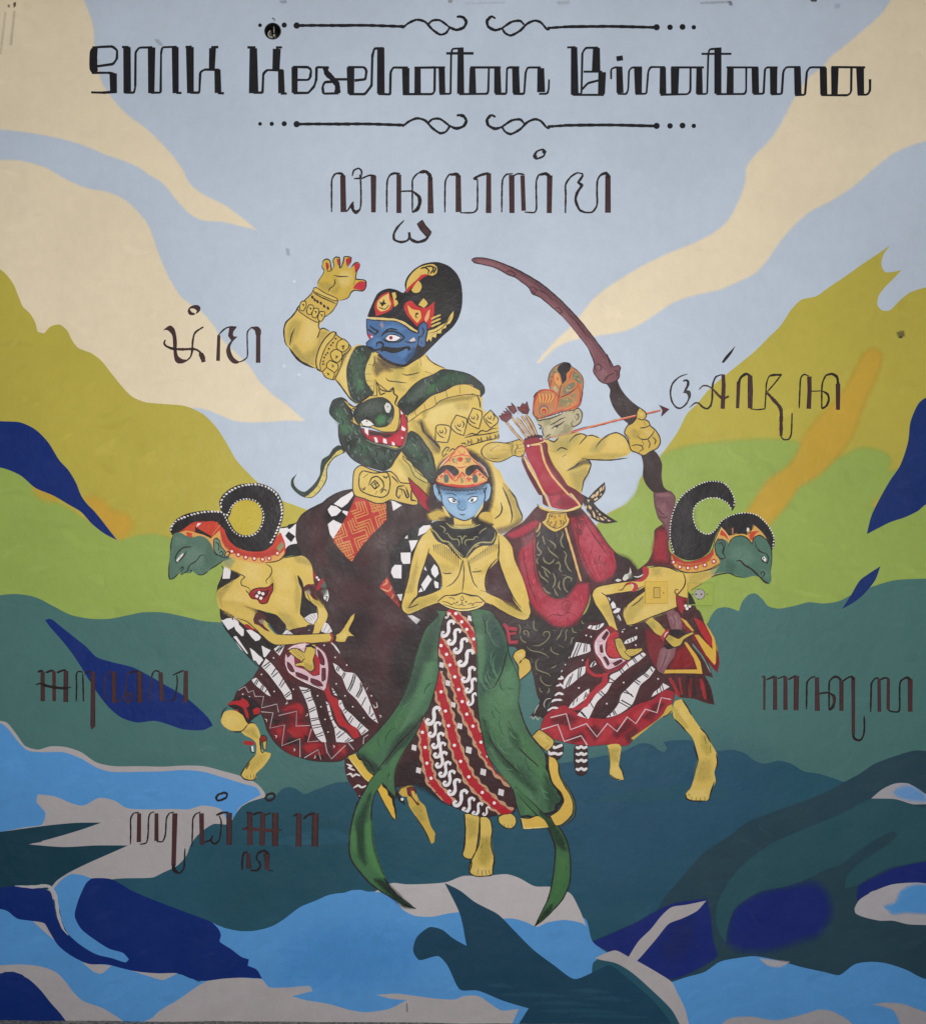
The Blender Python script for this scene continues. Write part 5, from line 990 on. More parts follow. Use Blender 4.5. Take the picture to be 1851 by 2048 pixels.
# back shoulder ornaments
fill('#5a2227', "1390 1000 1430 1060 1450 1120 1500 1180 1530 1210 1525 1270 1490 1250 1430 1180 1400 1110"); fill('#93252c', "1392 1005 1425 1060 1420 1100 1395 1070"); dot(W, "1430 1070 1445 1090", 11); fill('#a02a30', "1450 1110 1480 1075 1495 1100 1470 1150 1440 1190 1420 1170"); fill('#4f6157', "1460 1150 1500 1100 1520 1150 1490 1170"); fill('#e2dcd8', "1500 1210 1525 1180 1538 1240 1525 1290 1490 1260"); soft('#5c6a62', "1470 1190 1520 1170 1520 1220 1490 1240", 20, .8); lns(K, 8, "1500 1240 1525 1245 1510 1280")
lns(OL, 7, "640 995 760 1055 775 1065 740 1100 745 1140 800 1160 820 1180 810 1200", "960 945 1010 975 1020 1020 1000 1060 965 1100 980 1130", "780 1185 800 1205 815 1220", "590 1165 620 1140", "1110 895 1200 880 1280 870", "1390 960 1400 1000")
left = end('painted_figure', wall, 'bowing figure on the left facing left, with a curled black headdress and green mask')
# skirt
begin(); fr(*FM)
SKL = at(FM, "560 300 700 220 800 140 900 120 1060 130 1110 230 1180 300 1280 420 1400 560 1480 680 1540 800 1560 900 1500 1060 1400 1160 1260 1240 1180 1285 1000 1288 880 1270 760 1230 660 1180 580 1100 520 1000 490 900 460 850 380 900 350 955 280 840 220 740 250 650 320 590 390 530 450 430 480 380") + at(FLT, "1060 1740 1200 1640")
SKL = at(FM, "500 350 560 280 640 220 720 100 880 60 1060 20 1120 110 1190 300 1280 420 1400 560 1480 680 1540 800 1560 900 1500 1060 1400 1160 1260 1240 1180 1285 1000 1288 880 1270 760 1230 660 1180 580 1100 520 1000 490 900 460 850 380 910 340 955 280 840 220 740 250 650 320 590 390 530 440 450")
fill(WINE, SKL, OL, 7)
clip(SKL)
soft('#3a2626', "600 300 760 500 700 700 560 600 520 440", 120, .6); soft('#3a2626', "1100 560 1300 760 1480 940 1380 960 1160 760", 60, .7); soft('#3a2626', "900 560 1000 700 1100 1000 1120 1140 1000 960", 60, .7)
soft('#5e2429', "600 300 720 240 700 420 820 560 700 560 600 460", 60, .6)
# red ground of the hem
for c in ("640 800 780 750 840 780 860 880 800 930 700 860", "560 960 680 940 700 1060 660 1140 560 1040", "720 900 860 930 940 1020 900 1110 760 1060 700 1000", "860 1100 1040 1110 1060 1230 960 1260 850 1200", "1120 1140 1240 1120 1240 1230 1140 1270", "660 1160 760 1120 830 1240 740 1220"):
    soft('#86222a', c, 50, .8)
for c in ("660 820 800 760 850 800 830 860 780 800", "700 1000 800 950 900 980 860 1060 760 1070", "600 1000 660 980 640 1060", "840 1150 960 1120 1020 1140 900 1200", "1160 1180 1230 1140 1230 1220"):
    soft('#b22a30', c, 30, .8)
for c in ("560 900 640 920 600 960", "700 1090 800 1080 780 1130 720 1140", "860 1040 900 1080 870 1110", "960 1230 1040 1240 1000 1270"): soft('#2b1c1d', c, 24, .8)
zig("260 640 320 605 350 660 395 640 410 695 490 695 470 800 610 765 625 840"); zig("465 835 575 845 545 985 680 955 655 1145 820 1080 820 1250"); zig("625 870 790 830 785 965 910 960"); zig("925 990 890 1110 990 1100"); zig("860 1255 985 1180 1010 1270"); zig("1045 1100 1065 1200 1105 1265 1235 1140"); zig("1260 1120 1310 1180"); zig("1440 1045 1400 1070 1395 1130")
ln('#dcd3d4', 8, "1430 560 1415 580 1445 600 1420 640", sm=False); lns('#dcd3d4', 8, "1485 770 1500 800 1525 790 1515 745", "1540 865 1570 880 1545 885")
dot('#e0d8d8', "470 495 580 345 585 650 760 630 980 690 1150 580 1010 790 1048 905 1075 1020 1230 690 1300 790 1400 890 1040 230 1140 340 1245 410 1470 690 300 675 360 700 420 765", 7)
lns('#e0d8d8', 7, "685 765 705 760 700 740", "500 900 520 910 515 930", "590 1050 610 1055 600 1075", "760 1170 775 1180 765 1195", "1120 1140 1135 1150 1125 1165", "945 1260 960 1250 955 1230", "870 875 890 865 885 850")
# white bands with black rungs
band("470 420* 510 350* 560 395 610 455 660 530 710 610 740 660 748 720* 700 725 660 660 600 580 540 500", "485 425 540 385 550 380|500 445 550 400|560 500 600 440 620 460|570 520 620 475|630 600 670 530|645 615 690 550|680 690 730 650|690 705 742 665")
band("380 545* 420 525 460 570 510 620 555 695* 520 680 460 630 410 590", "400 590 430 540|415 600 440 550|460 630 480 590|475 640 490 600|500 660 520 630")
band("810 605* 910 630 920 680 960 780 990 900 1040 1040 1060 1110* 1020 1110 970 1060 930 970 910 880 890 780 850 680", "830 640 880 640 905 625|850 665 920 640|870 720 930 700|890 740 945 720|900 820 960 790|905 840 965 810|915 900 990 890|920 920 1000 900|930 960 1010 950|940 985 1015 970|960 1050 1030 1020|975 1065 1035 1045")
band("1120 390* 1170 420 1220 470 1310 485 1360 540 1410 640 1460 760 1530 940* 1460 890 1400 810 1330 720 1250 640 1200 520 1150 470", "1150 460 1165 420|1165 470 1180 430|1200 520 1225 475|1210 535 1235 485|1255 640 1290 560 1310 490|1270 650 1310 560 1325 500|1330 700 1370 620 1370 570|1345 710 1385 630 1385 590|1380 780 1420 700|1450 860 1460 780|1465 880 1490 850|1490 910 1510 900", 10)
band("1110 615* 1130 640 1160 690* 1130 680", "1115 645 1135 640|1125 670 1150 660")
band("1055 740* 1080 760 1120 900 1170 980 1230 1020 1310 1100* 1240 1115 1150 1110 1130 980 1090 880", "1060 775 1080 765|1075 840 1095 830|1090 880 1110 870|1100 920 1130 900|1130 985 1150 970|1150 1050 1190 1010|1160 1075 1230 1020|1230 1110 1270 1070|1250 1110 1290 1080")
band("1170 730* 1195 730 1230 810 1290 860 1350 920 1445 1005* 1380 1050 1350 1000 1270 940 1200 820 1175 780", "1180 770 1200 750|1210 830 1230 810|1225 850 1245 830|1260 920 1290 870|1275 940 1305 890|1340 990 1370 940|1350 1000 1390 960|1380 1040 1420 1000")
band("580 260* 640 225 690 200 660 280 635 325* 600 290", "600 285 650 230|620 300 670 235|605 290 660 240")
band("1110 205* 1130 230 1180 300* 1150 270", "1120 240 1130 220")
fill('#b0272f', "1040 640* 1075 570 1090 640 1110 690 1160 720 1180 800 1210 880 1260 950 1330 980 1365 1060* 1310 1085 1240 990 1170 950 1120 820 1070 720")
clip()
# drooping tail of the skirt on the right
fill(WINE, "1225 1260 1280 1270 1330 1330 1400 1400 1440 1500 1400 1580 1360 1640 1320 1560 1260 1470 1230 1370")
for c in ("1240 1310 1290 1330 1260 1345 1320 1370", "1245 1410 1280 1400 1300 1425 1330 1405 1370 1420", "1305 1530 1350 1505 1380 1525 1430 1505", "1355 1600 1380 1610"): ln('#e0d8d8', 18, c, .3, .3)
# knee trim and wrap
fill('#2b1f20', "235 710 300 690 360 700 460 780 460 850 400 890 345 955 300 900 250 830 180 790 160 770"); 
for c in ("160 775 200 740 280 730 290 705 340 735 360 780 330 800 350 850 355 905 330 880 300 800 230 770", "225 820 250 810 265 845", "390 820 430 795 460 810 450 850 400 860"): fill('#b3272e', c)
end('skirt', left)
# raised right hand behind and arms
begin(); fr(*FLT)
fill(Y, "1330 1160 1400 1130 1420 1180 1420 1240 1450 1280 1500 1340 1530 1400 1520 1460 1460 1560 1440 1600 1380 1600 1400 1500 1440 1400 1430 1340 1380 1300 1350 1240", OL, 7)
soft('#aa984c', "1420 1240 1500 1340 1460 1340 1380 1280", 30, .6); soft(YL, "1440 1340 1510 1400 1480 1480 1440 1500", 40, .5)
fill('#4c2a2c', "1310 1160 1350 1135 1410 1145 1420 1190 1410 1230 1440 1280 1400 1260 1350 1200 1320 1190", '#5e2a24', 10); soft('#a5967e', "1325 1190 1360 1180 1370 1220 1340 1230", 20, .6); dot('#e8e2de', "1355 1206", 8); dot(K, "1355 1206", 5)
lns('#7a2e2b', 9, "1310 1160 1350 1138 1410 1148 1420 1190 1412 1230 1440 1280")
# striped cuff cloths
fill('#e2dbdc', "1310 1440 1370 1400 1430 1390 1440 1430 1400 1500 1350 1480", K, 6); lns(K, 8, "1330 1440 1370 1470", "1350 1425 1390 1460", "1370 1410 1410 1450", "1395 1400 1420 1430"); fill('#3f2729', "1310 1545 1350 1500 1410 1500 1390 1580 1330 1590"); lns('#ddd5d6', 10, "1370 1480 1400 1500", "1350 1555 1365 1545")
fill('#e2dbdc', "1110 1590 1150 1545 1200 1570 1230 1600 1180 1605", K, 6); lns(K, 8, "1150 1590 1180 1560", "1170 1600 1205 1570", "1240 1595 1280 1565 1310 1575")
fill('#e2dbdc', "1465 1560 1500 1480 1530 1490 1570 1560 1530 1580"); lns(K, 9, "1490 1560 1525 1490", "1525 1575 1550 1530")
fill('#d4b558', "545 1350 620 1380 700 1440 760 1500 860 1545 940 1600 1000 1660 1060 1685 1200 1680 1380 1668 1540 1655 1560 1620 1545 1580 1400 1585 1200 1590 1060 1588 1000 1530 940 1440 880 1420 760 1400 640 1340", None)
soft(Y, "560 1300 700 1300 860 1370 880 1440 760 1460 600 1380", 60, .9)
lns(OL, 8, "640 1405 760 1500 900 1580 1000 1660 1060 1685 1200 1680 1400 1668 1540 1652", "1060 1588 1200 1592 1380 1585 1545 1578")
fill('#51292a', "855 1450 880 1395 930 1400 960 1440 930 1480 950 1520 1000 1560 960 1545 900 1500 865 1490", '#5e2a24', 9); soft('#a5967e', "900 1460 940 1450 950 1490 920 1490", 20, .7); fill('#a02a30', "765 1500 800 1495 850 1535 900 1550 840 1550 780 1525")
lns(OL, 7, "700 1440 790 1470 860 1530 930 1600")
fill('#d4b558', "1600 1650 1590 1600 1640 1570 1690 1500 1740 1420 1775 1395 1765 1450 1720 1550 1770 1605 1710 1610 1690 1655 1640 1660", OL, 7)
lns(OL, 7, "1720 1555 1745 1580", "1700 1610 1690 1650"); ln('#a83a2c', 15, "1550 1600 1560 1580 1570 1620 1555 1660 1580 1670", .6, .6); ln(K, 12, "1585 1570 1600 1610 1590 1650", .5, .5); ln('#e2dbdc', 11, "1560 1665 1600 1700 1640 1765", .6, .2); soft(YL, "1640 1590 1700 1560 1700 1620 1640 1640", 20, .6)
end('arm', left)
# ring shaped waist ornament with the lower hand
begin(); fr(*FM)
fill('#dcb9c2', "680 380 690 290 730 240 800 215 900 210 980 240 1050 300 1080 400 1080 500 1060 620* 1040 645 960 600 880 575 790 520 720 480", '#6b2630', 12)
lns('#f0dfe2', 9, "690 330 730 260 800 225", "685 390 720 470 800 530 900 580 1040 640")
fill('#8f2a38', "760 280 860 250 960 300 1000 400 1000 500 940 510 860 450 780 420")
for c in ("980 265 1010 300 1040 360 1040 410 1010 400 990 330", "1020 440 1050 440 1050 540 1020 560", "920 530 1000 560 1030 600 990 600 920 565", "780 475 830 490 890 520 890 550 840 530 790 505", "705 380 740 410 770 470 740 470 710 430", "690 290 720 270 740 300 710 340"): fill('#6b2434', c, '#3a1a22', 9)
ln('#b3262e', 30, "950 310 985 370 980 470 930 490", .4, .3)
soft('#f0d6d8', "800 220 870 210 860 300 820 260", 20, .8)
fill('#d4b558', "715 285 745 258 800 262 860 300 880 240 890 225 960 220 960 300 940 360 950 440 920 470 880 450 840 420 780 420 775 400 800 390 840 380 780 340", OL, 8)
lns(OL, 7, "745 262 820 350", "770 262 840 350", "800 265 862 335", "870 350 850 360 840 390", "800 395 840 385"); ln(K, 22, "870 240 920 235 960 260", .5, .3); soft('#aa984c', "860 380 940 420 920 460 870 440", 24, .6)
end('waist_ornament', left)
# chest pendant
begin(); fr(*FLT)
fill('#a02e2a', "810 1225 840 1185 900 1165 960 1165 1000 1150 1030 1120 1025 1190 1000 1240 975 1300 940 1310 910 1300 890 1270 840 1260", '#4e1d1c', 11)
fill('#5a2220', "850 1220 900 1190 960 1190 1000 1170 980 1230 930 1275 880 1250"); dot('#eee4e0', "905 1208 938 1218 884 1240 920 1258", 15)
end('pendant', left)
# legs
begin(); fr(*FM)
LEG = "130 840 180 820 240 830 300 870 340 940 400 940 440 990 460 1060 450 1130 480 1190 560 1215 540 1260 490 1330 420 1400 425 1430 400 1455 340 1450 300 1430 285 1400 320 1340 380 1270 420 1220 420 1120 380 1080 320 1050 270 1010 200 1010 130 970 100 920"
fill(Y, LEG)
lns(OL, 9, "160 790 120 830 102 900", "190 1010 250 1020 300 1005 345 950", "345 950 370 935 410 940", "500 1190 480 1210 465 1190 460 1130 450 1080", "400 1230 330 1330 290 1390 285 1415 310 1445 360 1458 405 1452 425 1400", "365 1300 340 1340 330 1360", "330 1415 345 1440", "370 1405 375 1440", "400 1405 400 1440", "560 1210 555 1235")
soft(YS, "300 1000 400 990 440 1080 380 1060", 40, .5); soft(YL, "140 860 240 860 280 940 200 980 130 940", 50, .4); soft('#aa984c', "420 1230 520 1220 480 1290 380 1380 360 1320", 40, .4)
fill('#8f2a25', "455 1080 475 1050 510 1060 520 1090 505 1110 515 1130 480 1125 490 1100 460 1120", OL, 8); fill('#ad2a2c', "305 1105 350 1100 400 1110 410 1135 350 1140 310 1130"); fill('#e2dbd6', "375 1150 395 1145 400 1200 380 1205"); fill('#d0b157', "480 1110 515 1100 510 1180 490 1180", OL, 7); ln(K, 10, "365 1150 380 1200 410 1210")
end('leg', left)
# tassels of the cloth on the right
begin()
fill('#dcb84e', "1260 1240* 1330 1215 1350 1260 1390 1270 1400 1320 1440 1340 1470 1380 1500 1420 1450 1480* 1380 1400 1310 1320"); ln(K, 15, "1330 1215 1360 1265 1395 1275 1410 1320 1450 1350 1480 1400 1500 1425", .5, .5); ln('#f0d78a', 9, "1260 1250 1330 1340 1400 1430 1440 1470")
end('cloth_edge', left)
begin()
fill('#dcb245', "1520 1540* 1560 1485* 1580 1520 1610 1540 1625 1580 1655 1620 1670 1690 1690 1720 1690 1822 1660 1800* 1580 1660", OL, 9); ln(K, 14, "1560 1485 1590 1520 1620 1550 1630 1590 1665 1630 1680 1700 1695 1800", .5, .5)
end('cloth_edge', left)
# headdress
begin(); fr(*FLT)
CR = "90 640 110 590 150 540 230 495 330 470 440 460 555 470* 545 420 540 380 570 320 640 260 720 225 820 212 920 215 1010 250 1080 310 1120 400 1125 500 1100 600 1060 700 1020 780 940 830 800 830 690 790 620 720 590 640 580 560 500 560 400 540 300 570 200 640 120 690"
fill('#231f22', "105 680 200 560 330 480 560 480 620 720 520 760 440 700 300 690 200 690")
fill('#c9402f', "120 690 200 650 300 580 340 620 460 690 490 730 470 790 480 830 530 870 640 880 760 920 900 940 1040 930 1110 900 1140 850 1140 760 1100 660 1060 700 1000 800 800 830 690 790 620 720 590 640 500 560 420 560 300 570")
fill('#dfa55c', "160 690 230 650 300 660 400 690 450 720 490 690 545 640 560 700 600 780 680 850 800 880 900 890 1000 870 1100 850 1130 820 1130 870 1080 910 960 935 840 935 720 910 600 870 520 860 480 800 440 740 380 700 280 690 220 690")
soft('#b83a30', "560 660 600 740 700 820 820 850 960 840 1060 800 1100 800 1060 860 900 890 740 870 620 820 560 740", 20, .9)
fill('#231f22', CR)
for c in ("220 640 260 600 320 580 320 650 290 680 300 705 250 700 240 660", "430 620 445 580 460 600 450 660", "480 640 520 560 530 570 500 650"): fill('#cf4a2c', c)
fs(W, "330 610 345 575 378 575 350 600"); ln('#e0a35a', 14, "160 670 240 650 330 670 420 700 470 750", .3, .5); lns('#e7b87a', 9, "480 680 550 590", "500 700 545 640")
fill('#c6b040', "640 500 660 430 710 380 780 365 850 375 900 410 930 480 925 570 890 640 830 680 760 685 690 650 650 590 620 530")
lns('#5e8a64', 12, "500 730 520 710 545 750")
beads("100 670 105 610 150 555 240 515 340 485 450 470 560 475 590 500 620 500", 12, 27)
beads("570 460 555 410 560 370 600 315 680 260 760 232 870 222 970 245 1050 300 1095 380 1112 480 1090 580 1050 680 1000 770", 12, 27)
beads("620 500 650 430 710 372 790 355 870 372 920 430 945 500 930 590 880 665 800 695 720 685 660 640 620 570 590 510", 9, 24)
dot('#b4332f', "655 832 714 862 782 886 860 898 935 905 995 895 1070 850", 24); dot('#f0ddd6', "655 832 714 862 782 886 860 898 935 905 995 895 1070 850", 12)
fill('#8a8a62', "1060 800 1110 740 1130 780 1090 840"); lns('#e0a866', 8, "1080 820 1120 780")
lns(OL, 8, "1140 850 1100 905 1050 925 960 935")
end('headdress', left)
begin(); GM = '#567566'
fill(GM, "130 670 180 660 240 690 300 705 360 690 420 710 470 770 490 830 540 870 620 870 640 900 560 930 500 975 460 1000 400 1040 350 1050 300 1010 280 1030 230 1030 200 1045 180 1020 150 1060 100 1085 80 1080 85 940 95 800 105 730", None)
soft('#6d8a78', "200 840 320 800 420 860 380 940 260 960", 80, .6); soft('#6d8a78', "140 700 240 720 240 760 140 780", 50, .5); soft('#49664f', "440 760 520 860 500 940 420 980 400 900", 50, .4)
lns(OL, 8, "120 690 105 740 95 830", "85 930 82 1060 92 1088 120 1080 155 1050 180 1020", "180 1030 195 1045 250 1010 270 960 330 920 370 870 400 865 410 880", "180 1000 205 970 215 985 190 1020", "345 1045 390 1045 440 1015", "490 830 500 845 520 870", "450 1000 500 970 560 930 575 915")
lns(OL, 10, "150 930 140 900 160 850 210 800 290 790", "145 940 175 920 220 870 245 830")
fill('#e8e2de', "150 915 180 875 215 845 210 870 180 905 160 930"); ln(K, 8, "175 890 195 880"); dot(K, "285 1008", 8)
fill('#6a8a74', "490 730 510 710 540 730 560 790 600 840 580 890 540 870 500 840", OL, 8); ln(OL, 8, "505 750 530 760 540 800 530 830"); lns(OL, 8, "540 850 560 830 580 850 560 880 540 860", "590 850 620 830 640 850 610 890 580 885", "600 840 580 830")
end('mask', left)
# ------------------------------------------------------------------ the front figure with joined hands
begin(); fr(*FH)
# hair and dark surround
soft('#3a2b2d', "400 420 460 300 560 240 700 180 800 230 900 330 940 480 930 640 900 740 840 800 700 860 480 820 380 760 340 640 360 500", 50, 1)
soft('#b59a52', "340 770 440 720 560 790 580 840 460 830 360 815", 34, .9)
fill('#c8a850', "345 765 440 735 520 770 560 800 470 800 380 820", None); soft('#5d4b3a', "440 800 560 790 600 850 500 830", 34, .8)
fill(Y, "575 780 740 790 745 900 580 900")
soft('#8d7c46', "590 860 740 860 740 890 590 890", 20, .6)
fill('#cfae55', "805 790 830 755 880 745 925 770 930 830 900 870 860 870 815 830", None)
TORSO = "370 900 480 870 660 880 850 870 970 930 1040 980 1100 1060 1130 1180 1200 1340 1250 1480 1280 1650 1270 1700 1220 1735 1120 1710 1000 1640 920 1580 860 1560 660 1600 480 1560 440 1560 340 1600 220 1660 160 1680 110 1650 100 1600 130 1480 170 1340 190 1200 240 1060 290 970"
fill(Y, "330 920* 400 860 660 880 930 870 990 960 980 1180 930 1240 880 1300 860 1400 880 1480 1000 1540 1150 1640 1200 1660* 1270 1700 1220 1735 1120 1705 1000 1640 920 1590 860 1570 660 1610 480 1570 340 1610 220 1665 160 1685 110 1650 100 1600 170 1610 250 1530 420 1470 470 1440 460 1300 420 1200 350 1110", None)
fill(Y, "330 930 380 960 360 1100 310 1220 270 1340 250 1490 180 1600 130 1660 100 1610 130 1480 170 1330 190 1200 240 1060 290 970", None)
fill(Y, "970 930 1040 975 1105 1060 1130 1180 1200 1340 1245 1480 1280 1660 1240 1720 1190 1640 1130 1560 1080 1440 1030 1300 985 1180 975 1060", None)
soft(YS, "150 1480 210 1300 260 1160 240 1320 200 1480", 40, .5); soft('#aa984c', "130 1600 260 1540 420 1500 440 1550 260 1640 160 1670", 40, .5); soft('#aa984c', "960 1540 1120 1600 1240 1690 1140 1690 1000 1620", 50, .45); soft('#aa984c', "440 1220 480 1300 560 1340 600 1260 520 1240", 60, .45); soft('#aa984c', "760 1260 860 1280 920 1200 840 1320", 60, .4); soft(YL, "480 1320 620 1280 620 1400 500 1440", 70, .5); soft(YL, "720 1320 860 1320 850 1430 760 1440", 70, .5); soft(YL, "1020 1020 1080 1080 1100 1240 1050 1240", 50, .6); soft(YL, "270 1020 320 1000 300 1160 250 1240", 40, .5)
lns(OL, 11, "335 930 290 965 245 1040 210 1130 185 1230 165 1350 130 1480 100 1600 115 1650 160 1682 220 1665 340 1610 480 1560", "355 1080 330 1180 290 1300 260 1400 250 1490", "345 1110 410 1200 445 1260 465 1340 470 1430", "985 960 990 1080 985 1170 1010 1270 1060 1400 1130 1540 1190 1620", "975 1170 920 1230 880 1300 865 1400 880 1490", "1260 1560 1282 1660 1260 1720 1210 1735 1110 1700 1000 1640 920 1585", "170 1610 230 1530 330 1500 440 1460")
lns(OL, 8, "160 1620 200 1610 260 1585", "1030 1560 1090 1610", "510 1430 570 1395 620 1330 650 1240 665 1180", "800 1440 760 1390 735 1310 720 1230 705 1180", "665 1190 672 1300 665 1400 655 1480", "475 1298 510 1308 565 1303", "740 1292 790 1292 835 1282", "880 1475 820 1460", "520 1505 600 1500 650 1485 720 1500 800 1510", "655 1190 640 1260", "700 1190 735 1330")
# fringe
for i, x in enumerate(range(400, 640, 20)): ln(OL, 9, "%d %d %d %d" % (x-6, 1045+max(0, i-4)*16-i*2, x+2, 1110+i*13), .7, .3)
for i, x in enumerate(range(985, 720, -20)): ln(OL, 9, "%d %d %d %d" % (x, 1040+max(0, i-3)*14, x-6, 1090+i*11), .7, .3)
front = end('painted_figure', wall, 'front figure with pale blue face, palms joined at the chest, standing on a grey bank')
# legs and feet
begin(); fr(*FFB)
fill(Y, "980 245 1040 240 1085 260 1085 340 1075 440 1060 520 1030 575 985 570 965 545 980 480 985 380", OL, 8)
soft('#aa984c', "1000 280 1060 300 1060 400 1010 420", 50, .5); lns(OL, 8, "975 250 985 360 975 480 965 545")
end('leg', front)
begin()
fill(Y, "1090 270 1130 262 1165 290 1180 360 1170 460 1180 520 1195 560 1185 640 1180 690 1130 700 1060 700 1020 680 1015 620 1040 560 1080 480 1090 400", OL, 9)
soft('#a0913f', "1100 420 1160 420 1170 560 1120 620 1080 580", 50, .55); soft(YL, "1030 640 1120 640 1160 690 1060 690", 30, .5)
lns(OL, 8, "1080 650 1072 690", "1105 655 1108 698", "1130 655 1140 695", "1155 655 1165 690", "1110 470 1095 500", "1020 570 1030 600 1020 660", "1190 560 1195 600 1180 660")
end('leg', front)
begin()
fill(Y, "1225 270 1260 250 1310 240 1350 270 1355 310 1335 345 1310 355 1270 345 1230 310", OL, 8); lns(OL, 7, "1265 320 1275 350", "1295 325 1302 355", "1320 320 1330 345")
end('foot', front)
begin()
fill('#cba94c', "500 90 520 50 570 35 610 50 625 90 650 150 690 190 710 260 735 340 765 390 760 450 738 465 700 390 660 320 600 230 570 180 560 120 530 120", None)
fill('#7a2b22', "560 60 600 50 625 80 620 120 650 180 640 185 590 120 570 110", '#3a1d1a', 7); fill('#d0b157', "590 80 610 80 630 130 640 170 600 120"); fill('#2a2224', "490 60 505 110 540 150 545 185 500 150 480 100"); dot('#e8e2de', "525 140", 11); lns(OL, 7, "565 150 575 200", "735 465 690 370 620 260", "765 400 760 450"); lns('#7a3a26', 8, "500 90 515 60 560 40"); dot(OL, "660 225", 5)
soft('#aa984c', "600 200 660 180 700 300 660 300", 30, .5)
end('foot', front)
# green shawl under and patterned skirt
FSK = at(FFL, "860 110 1000 110 1040 120 1075 300 1075 600 1090 900 1120 1100 1200 1280 1310 1370 1355 1500 1340 1580 1230 1600 1140 1615 1040 1600 940 1560 820 1500 740 1420 640 1380 560 1385 470 1400 460 1300 500 1180 560 1080 660 900 760 720 780 500 800 300")
begin(); fr(*FFL)
fill('#3f2528', FSK, OL, 9)
clip(FSK)
soft('#2b2022', "480 1390 520 1240 620 1200 700 1390 860 1520 700 1420 600 1380", 60, .8)
def wave(path, w, h, w2, h2):
    P_ = parse(path); p = smooth([(x, y, False) for x, y, c in P_], False, 3.0)
    def off(am, lam, o):
        q = []; L_ = 0
        for i in range(len(p)):
            a, b = p[max(0, i-1)], p[min(len(p)-1, i+1)]; tx, ty = b[0]-a[0], b[1]-a[1]; d = math.hypot(tx, ty) or 1
            if i: L_ += math.hypot(p[i][0]-p[i-1][0], p[i][1]-p[i-1][1])
            s_ = o + am*math.sin(L_*2*math.pi/lam); q.append((p[i][0]-ty/d*s_, p[i][1]+tx/d*s_))
        return q
    k = FR[2]
    ribbon(h2, (w+2*w2)*k*.72, p, 1, 1)
    for sgn in (-1, 1): ribbon(h2, w2*k, off(7*k, 88*k, sgn*(w/2+w2/2)*k), 1, 1)
    ribbon(h, w*k*.95, p, 1, 1)
RB = '#b21f2d'; TAN = '#c59576'
wave("860 90 930 160 1000 240 1050 330 1080 420", 44, RB, 15, TAN)
wave("780 320 830 400 880 500 920 620 950 740 990 860 1040 960 1090 1070 1150 1180 1230 1280 1330 1370", 62, RB, 17, TAN)
wave("775 560 800 700 840 820 870 940 900 1060 950 1200 1020 1340 1110 1440 1220 1540 1310 1600", 62, RB, 17, TAN)
wave("650 900 680 1000 690 1120 710 1240 740 1350 800 1430 880 1520", 52, RB, 16, TAN)
dot('#efe6e6', "915 135 958 195 995 250 1045 320 808 368 848 432 872 510 908 596 936 688 962 776 995 868 1040 955 1098 1072 1148 1175 1215 1270 808 705 840 845 862 952 905 1095 950 1212 1010 1325 1108 1438 1195 1515 672 1000 692 1110 705 1225 735 1335", 12)
def ess(cx, cy, s_, a=0):
    c, d = math.cos(a), math.sin(a)
    def T(*pp): return ' '.join('%.1f %.1f' % (cx+(x*c-y*d)*s_, cy+(x*d+y*c)*s_) for x, y in pp)
    ln('#eae4e6', 26*min(1, s_), T((36, -38), (44, -56), (22, -64), (2, -52), (0, -28), (6, 0), (6, 30), (-10, 56), (-34, 62), (-48, 44), (-36, 28), (-24, 36)), .55, .6)
for x, y, s_, a in ((858, 150, .35, .3), (858, 245, .92, .12), (905, 305, .9, .12), (952, 370, .9, .2), (990, 460, .98, .2), (1010, 580, .9, .15), (1030, 660, .82, .1), (1036, 760, .7, .1),
    (752, 880, 1.0, .1), (762, 980, .85, .1), (786, 1060, .86, .05), (800, 1130, .86, .05), (812, 1200, .86, .0), (838, 1270, .86, .05), (868, 1335, .86, .05), (905, 1400, .9, .05), (950, 1480, .95, .15), (1010, 1530, .85, .1), (1075, 1560, .72, .1), (1138, 1575, .5, .1)):
    ess(x, y, s_, a)
def dia(x, y, s_): fs('#dcd4d6', "%d %d %d %d %d %d %d %d" % (x-s_*.6, y-s_, x+s_*.8, y-s_*.6, x+s_*.6, y+s_, x-s_*.8, y+s_*.6))
for x, y, s_ in ((1018, 170, 22), (812, 510, 22), (858, 642, 24), (898, 800, 22), (945, 955, 24), (1010, 1130, 28), (1115, 1290, 28), (1245, 1438, 28), (612, 1112, 24), (645, 1278, 24)): dia(x, y, s_)
clip()
end('skirt', front)
begin(); GS = '#456b4e'
# left shawl
SHL = at(FFL, "770 110 850 115 810 230 785 400 790 560 760 700 720 820 680 890 640 980 580 1080 510 1180 470 1300 480 1480 380 1370 400 1300 300 1300 220 1180 200 1140 330 1010 440 880 520 760 580 620 620 460 660 330 700 240 790 150")
fr(*FFL)
fill(GS, SHL, OL, 8)
soft('#34493f', "600 560 660 400 720 260 800 150 800 260 740 420 700 560 620 700 520 800", 70, .75); soft('#5a8560', "640 700 700 500 760 500 740 680 660 800 560 940 500 1020 560 880", 60, .75); soft('#27382f', "500 1020 600 940 680 880 600 1040 480 1160 400 1230 440 1120", 50, .7); soft('#4a7a4c', "260 1120 400 980 500 860 560 800 500 960 380 1100 300 1180", 60, .7); soft('#243330', "220 1150 340 1240 380 1280 300 1290 240 1220", 40, .7); soft('#4f7c52', "420 1260 500 1140 540 1120 470 1260 440 1400", 34, .7)
lns(OL, 9, "680 880 600 980 500 1080 420 1180 340 1280", "830 150 800 280 790 360", "400 1340 420 1320 435 1300", "370 1370 400 1390 430 1440 460 1470 475 1500", "240 1180 290 1230 330 1300")
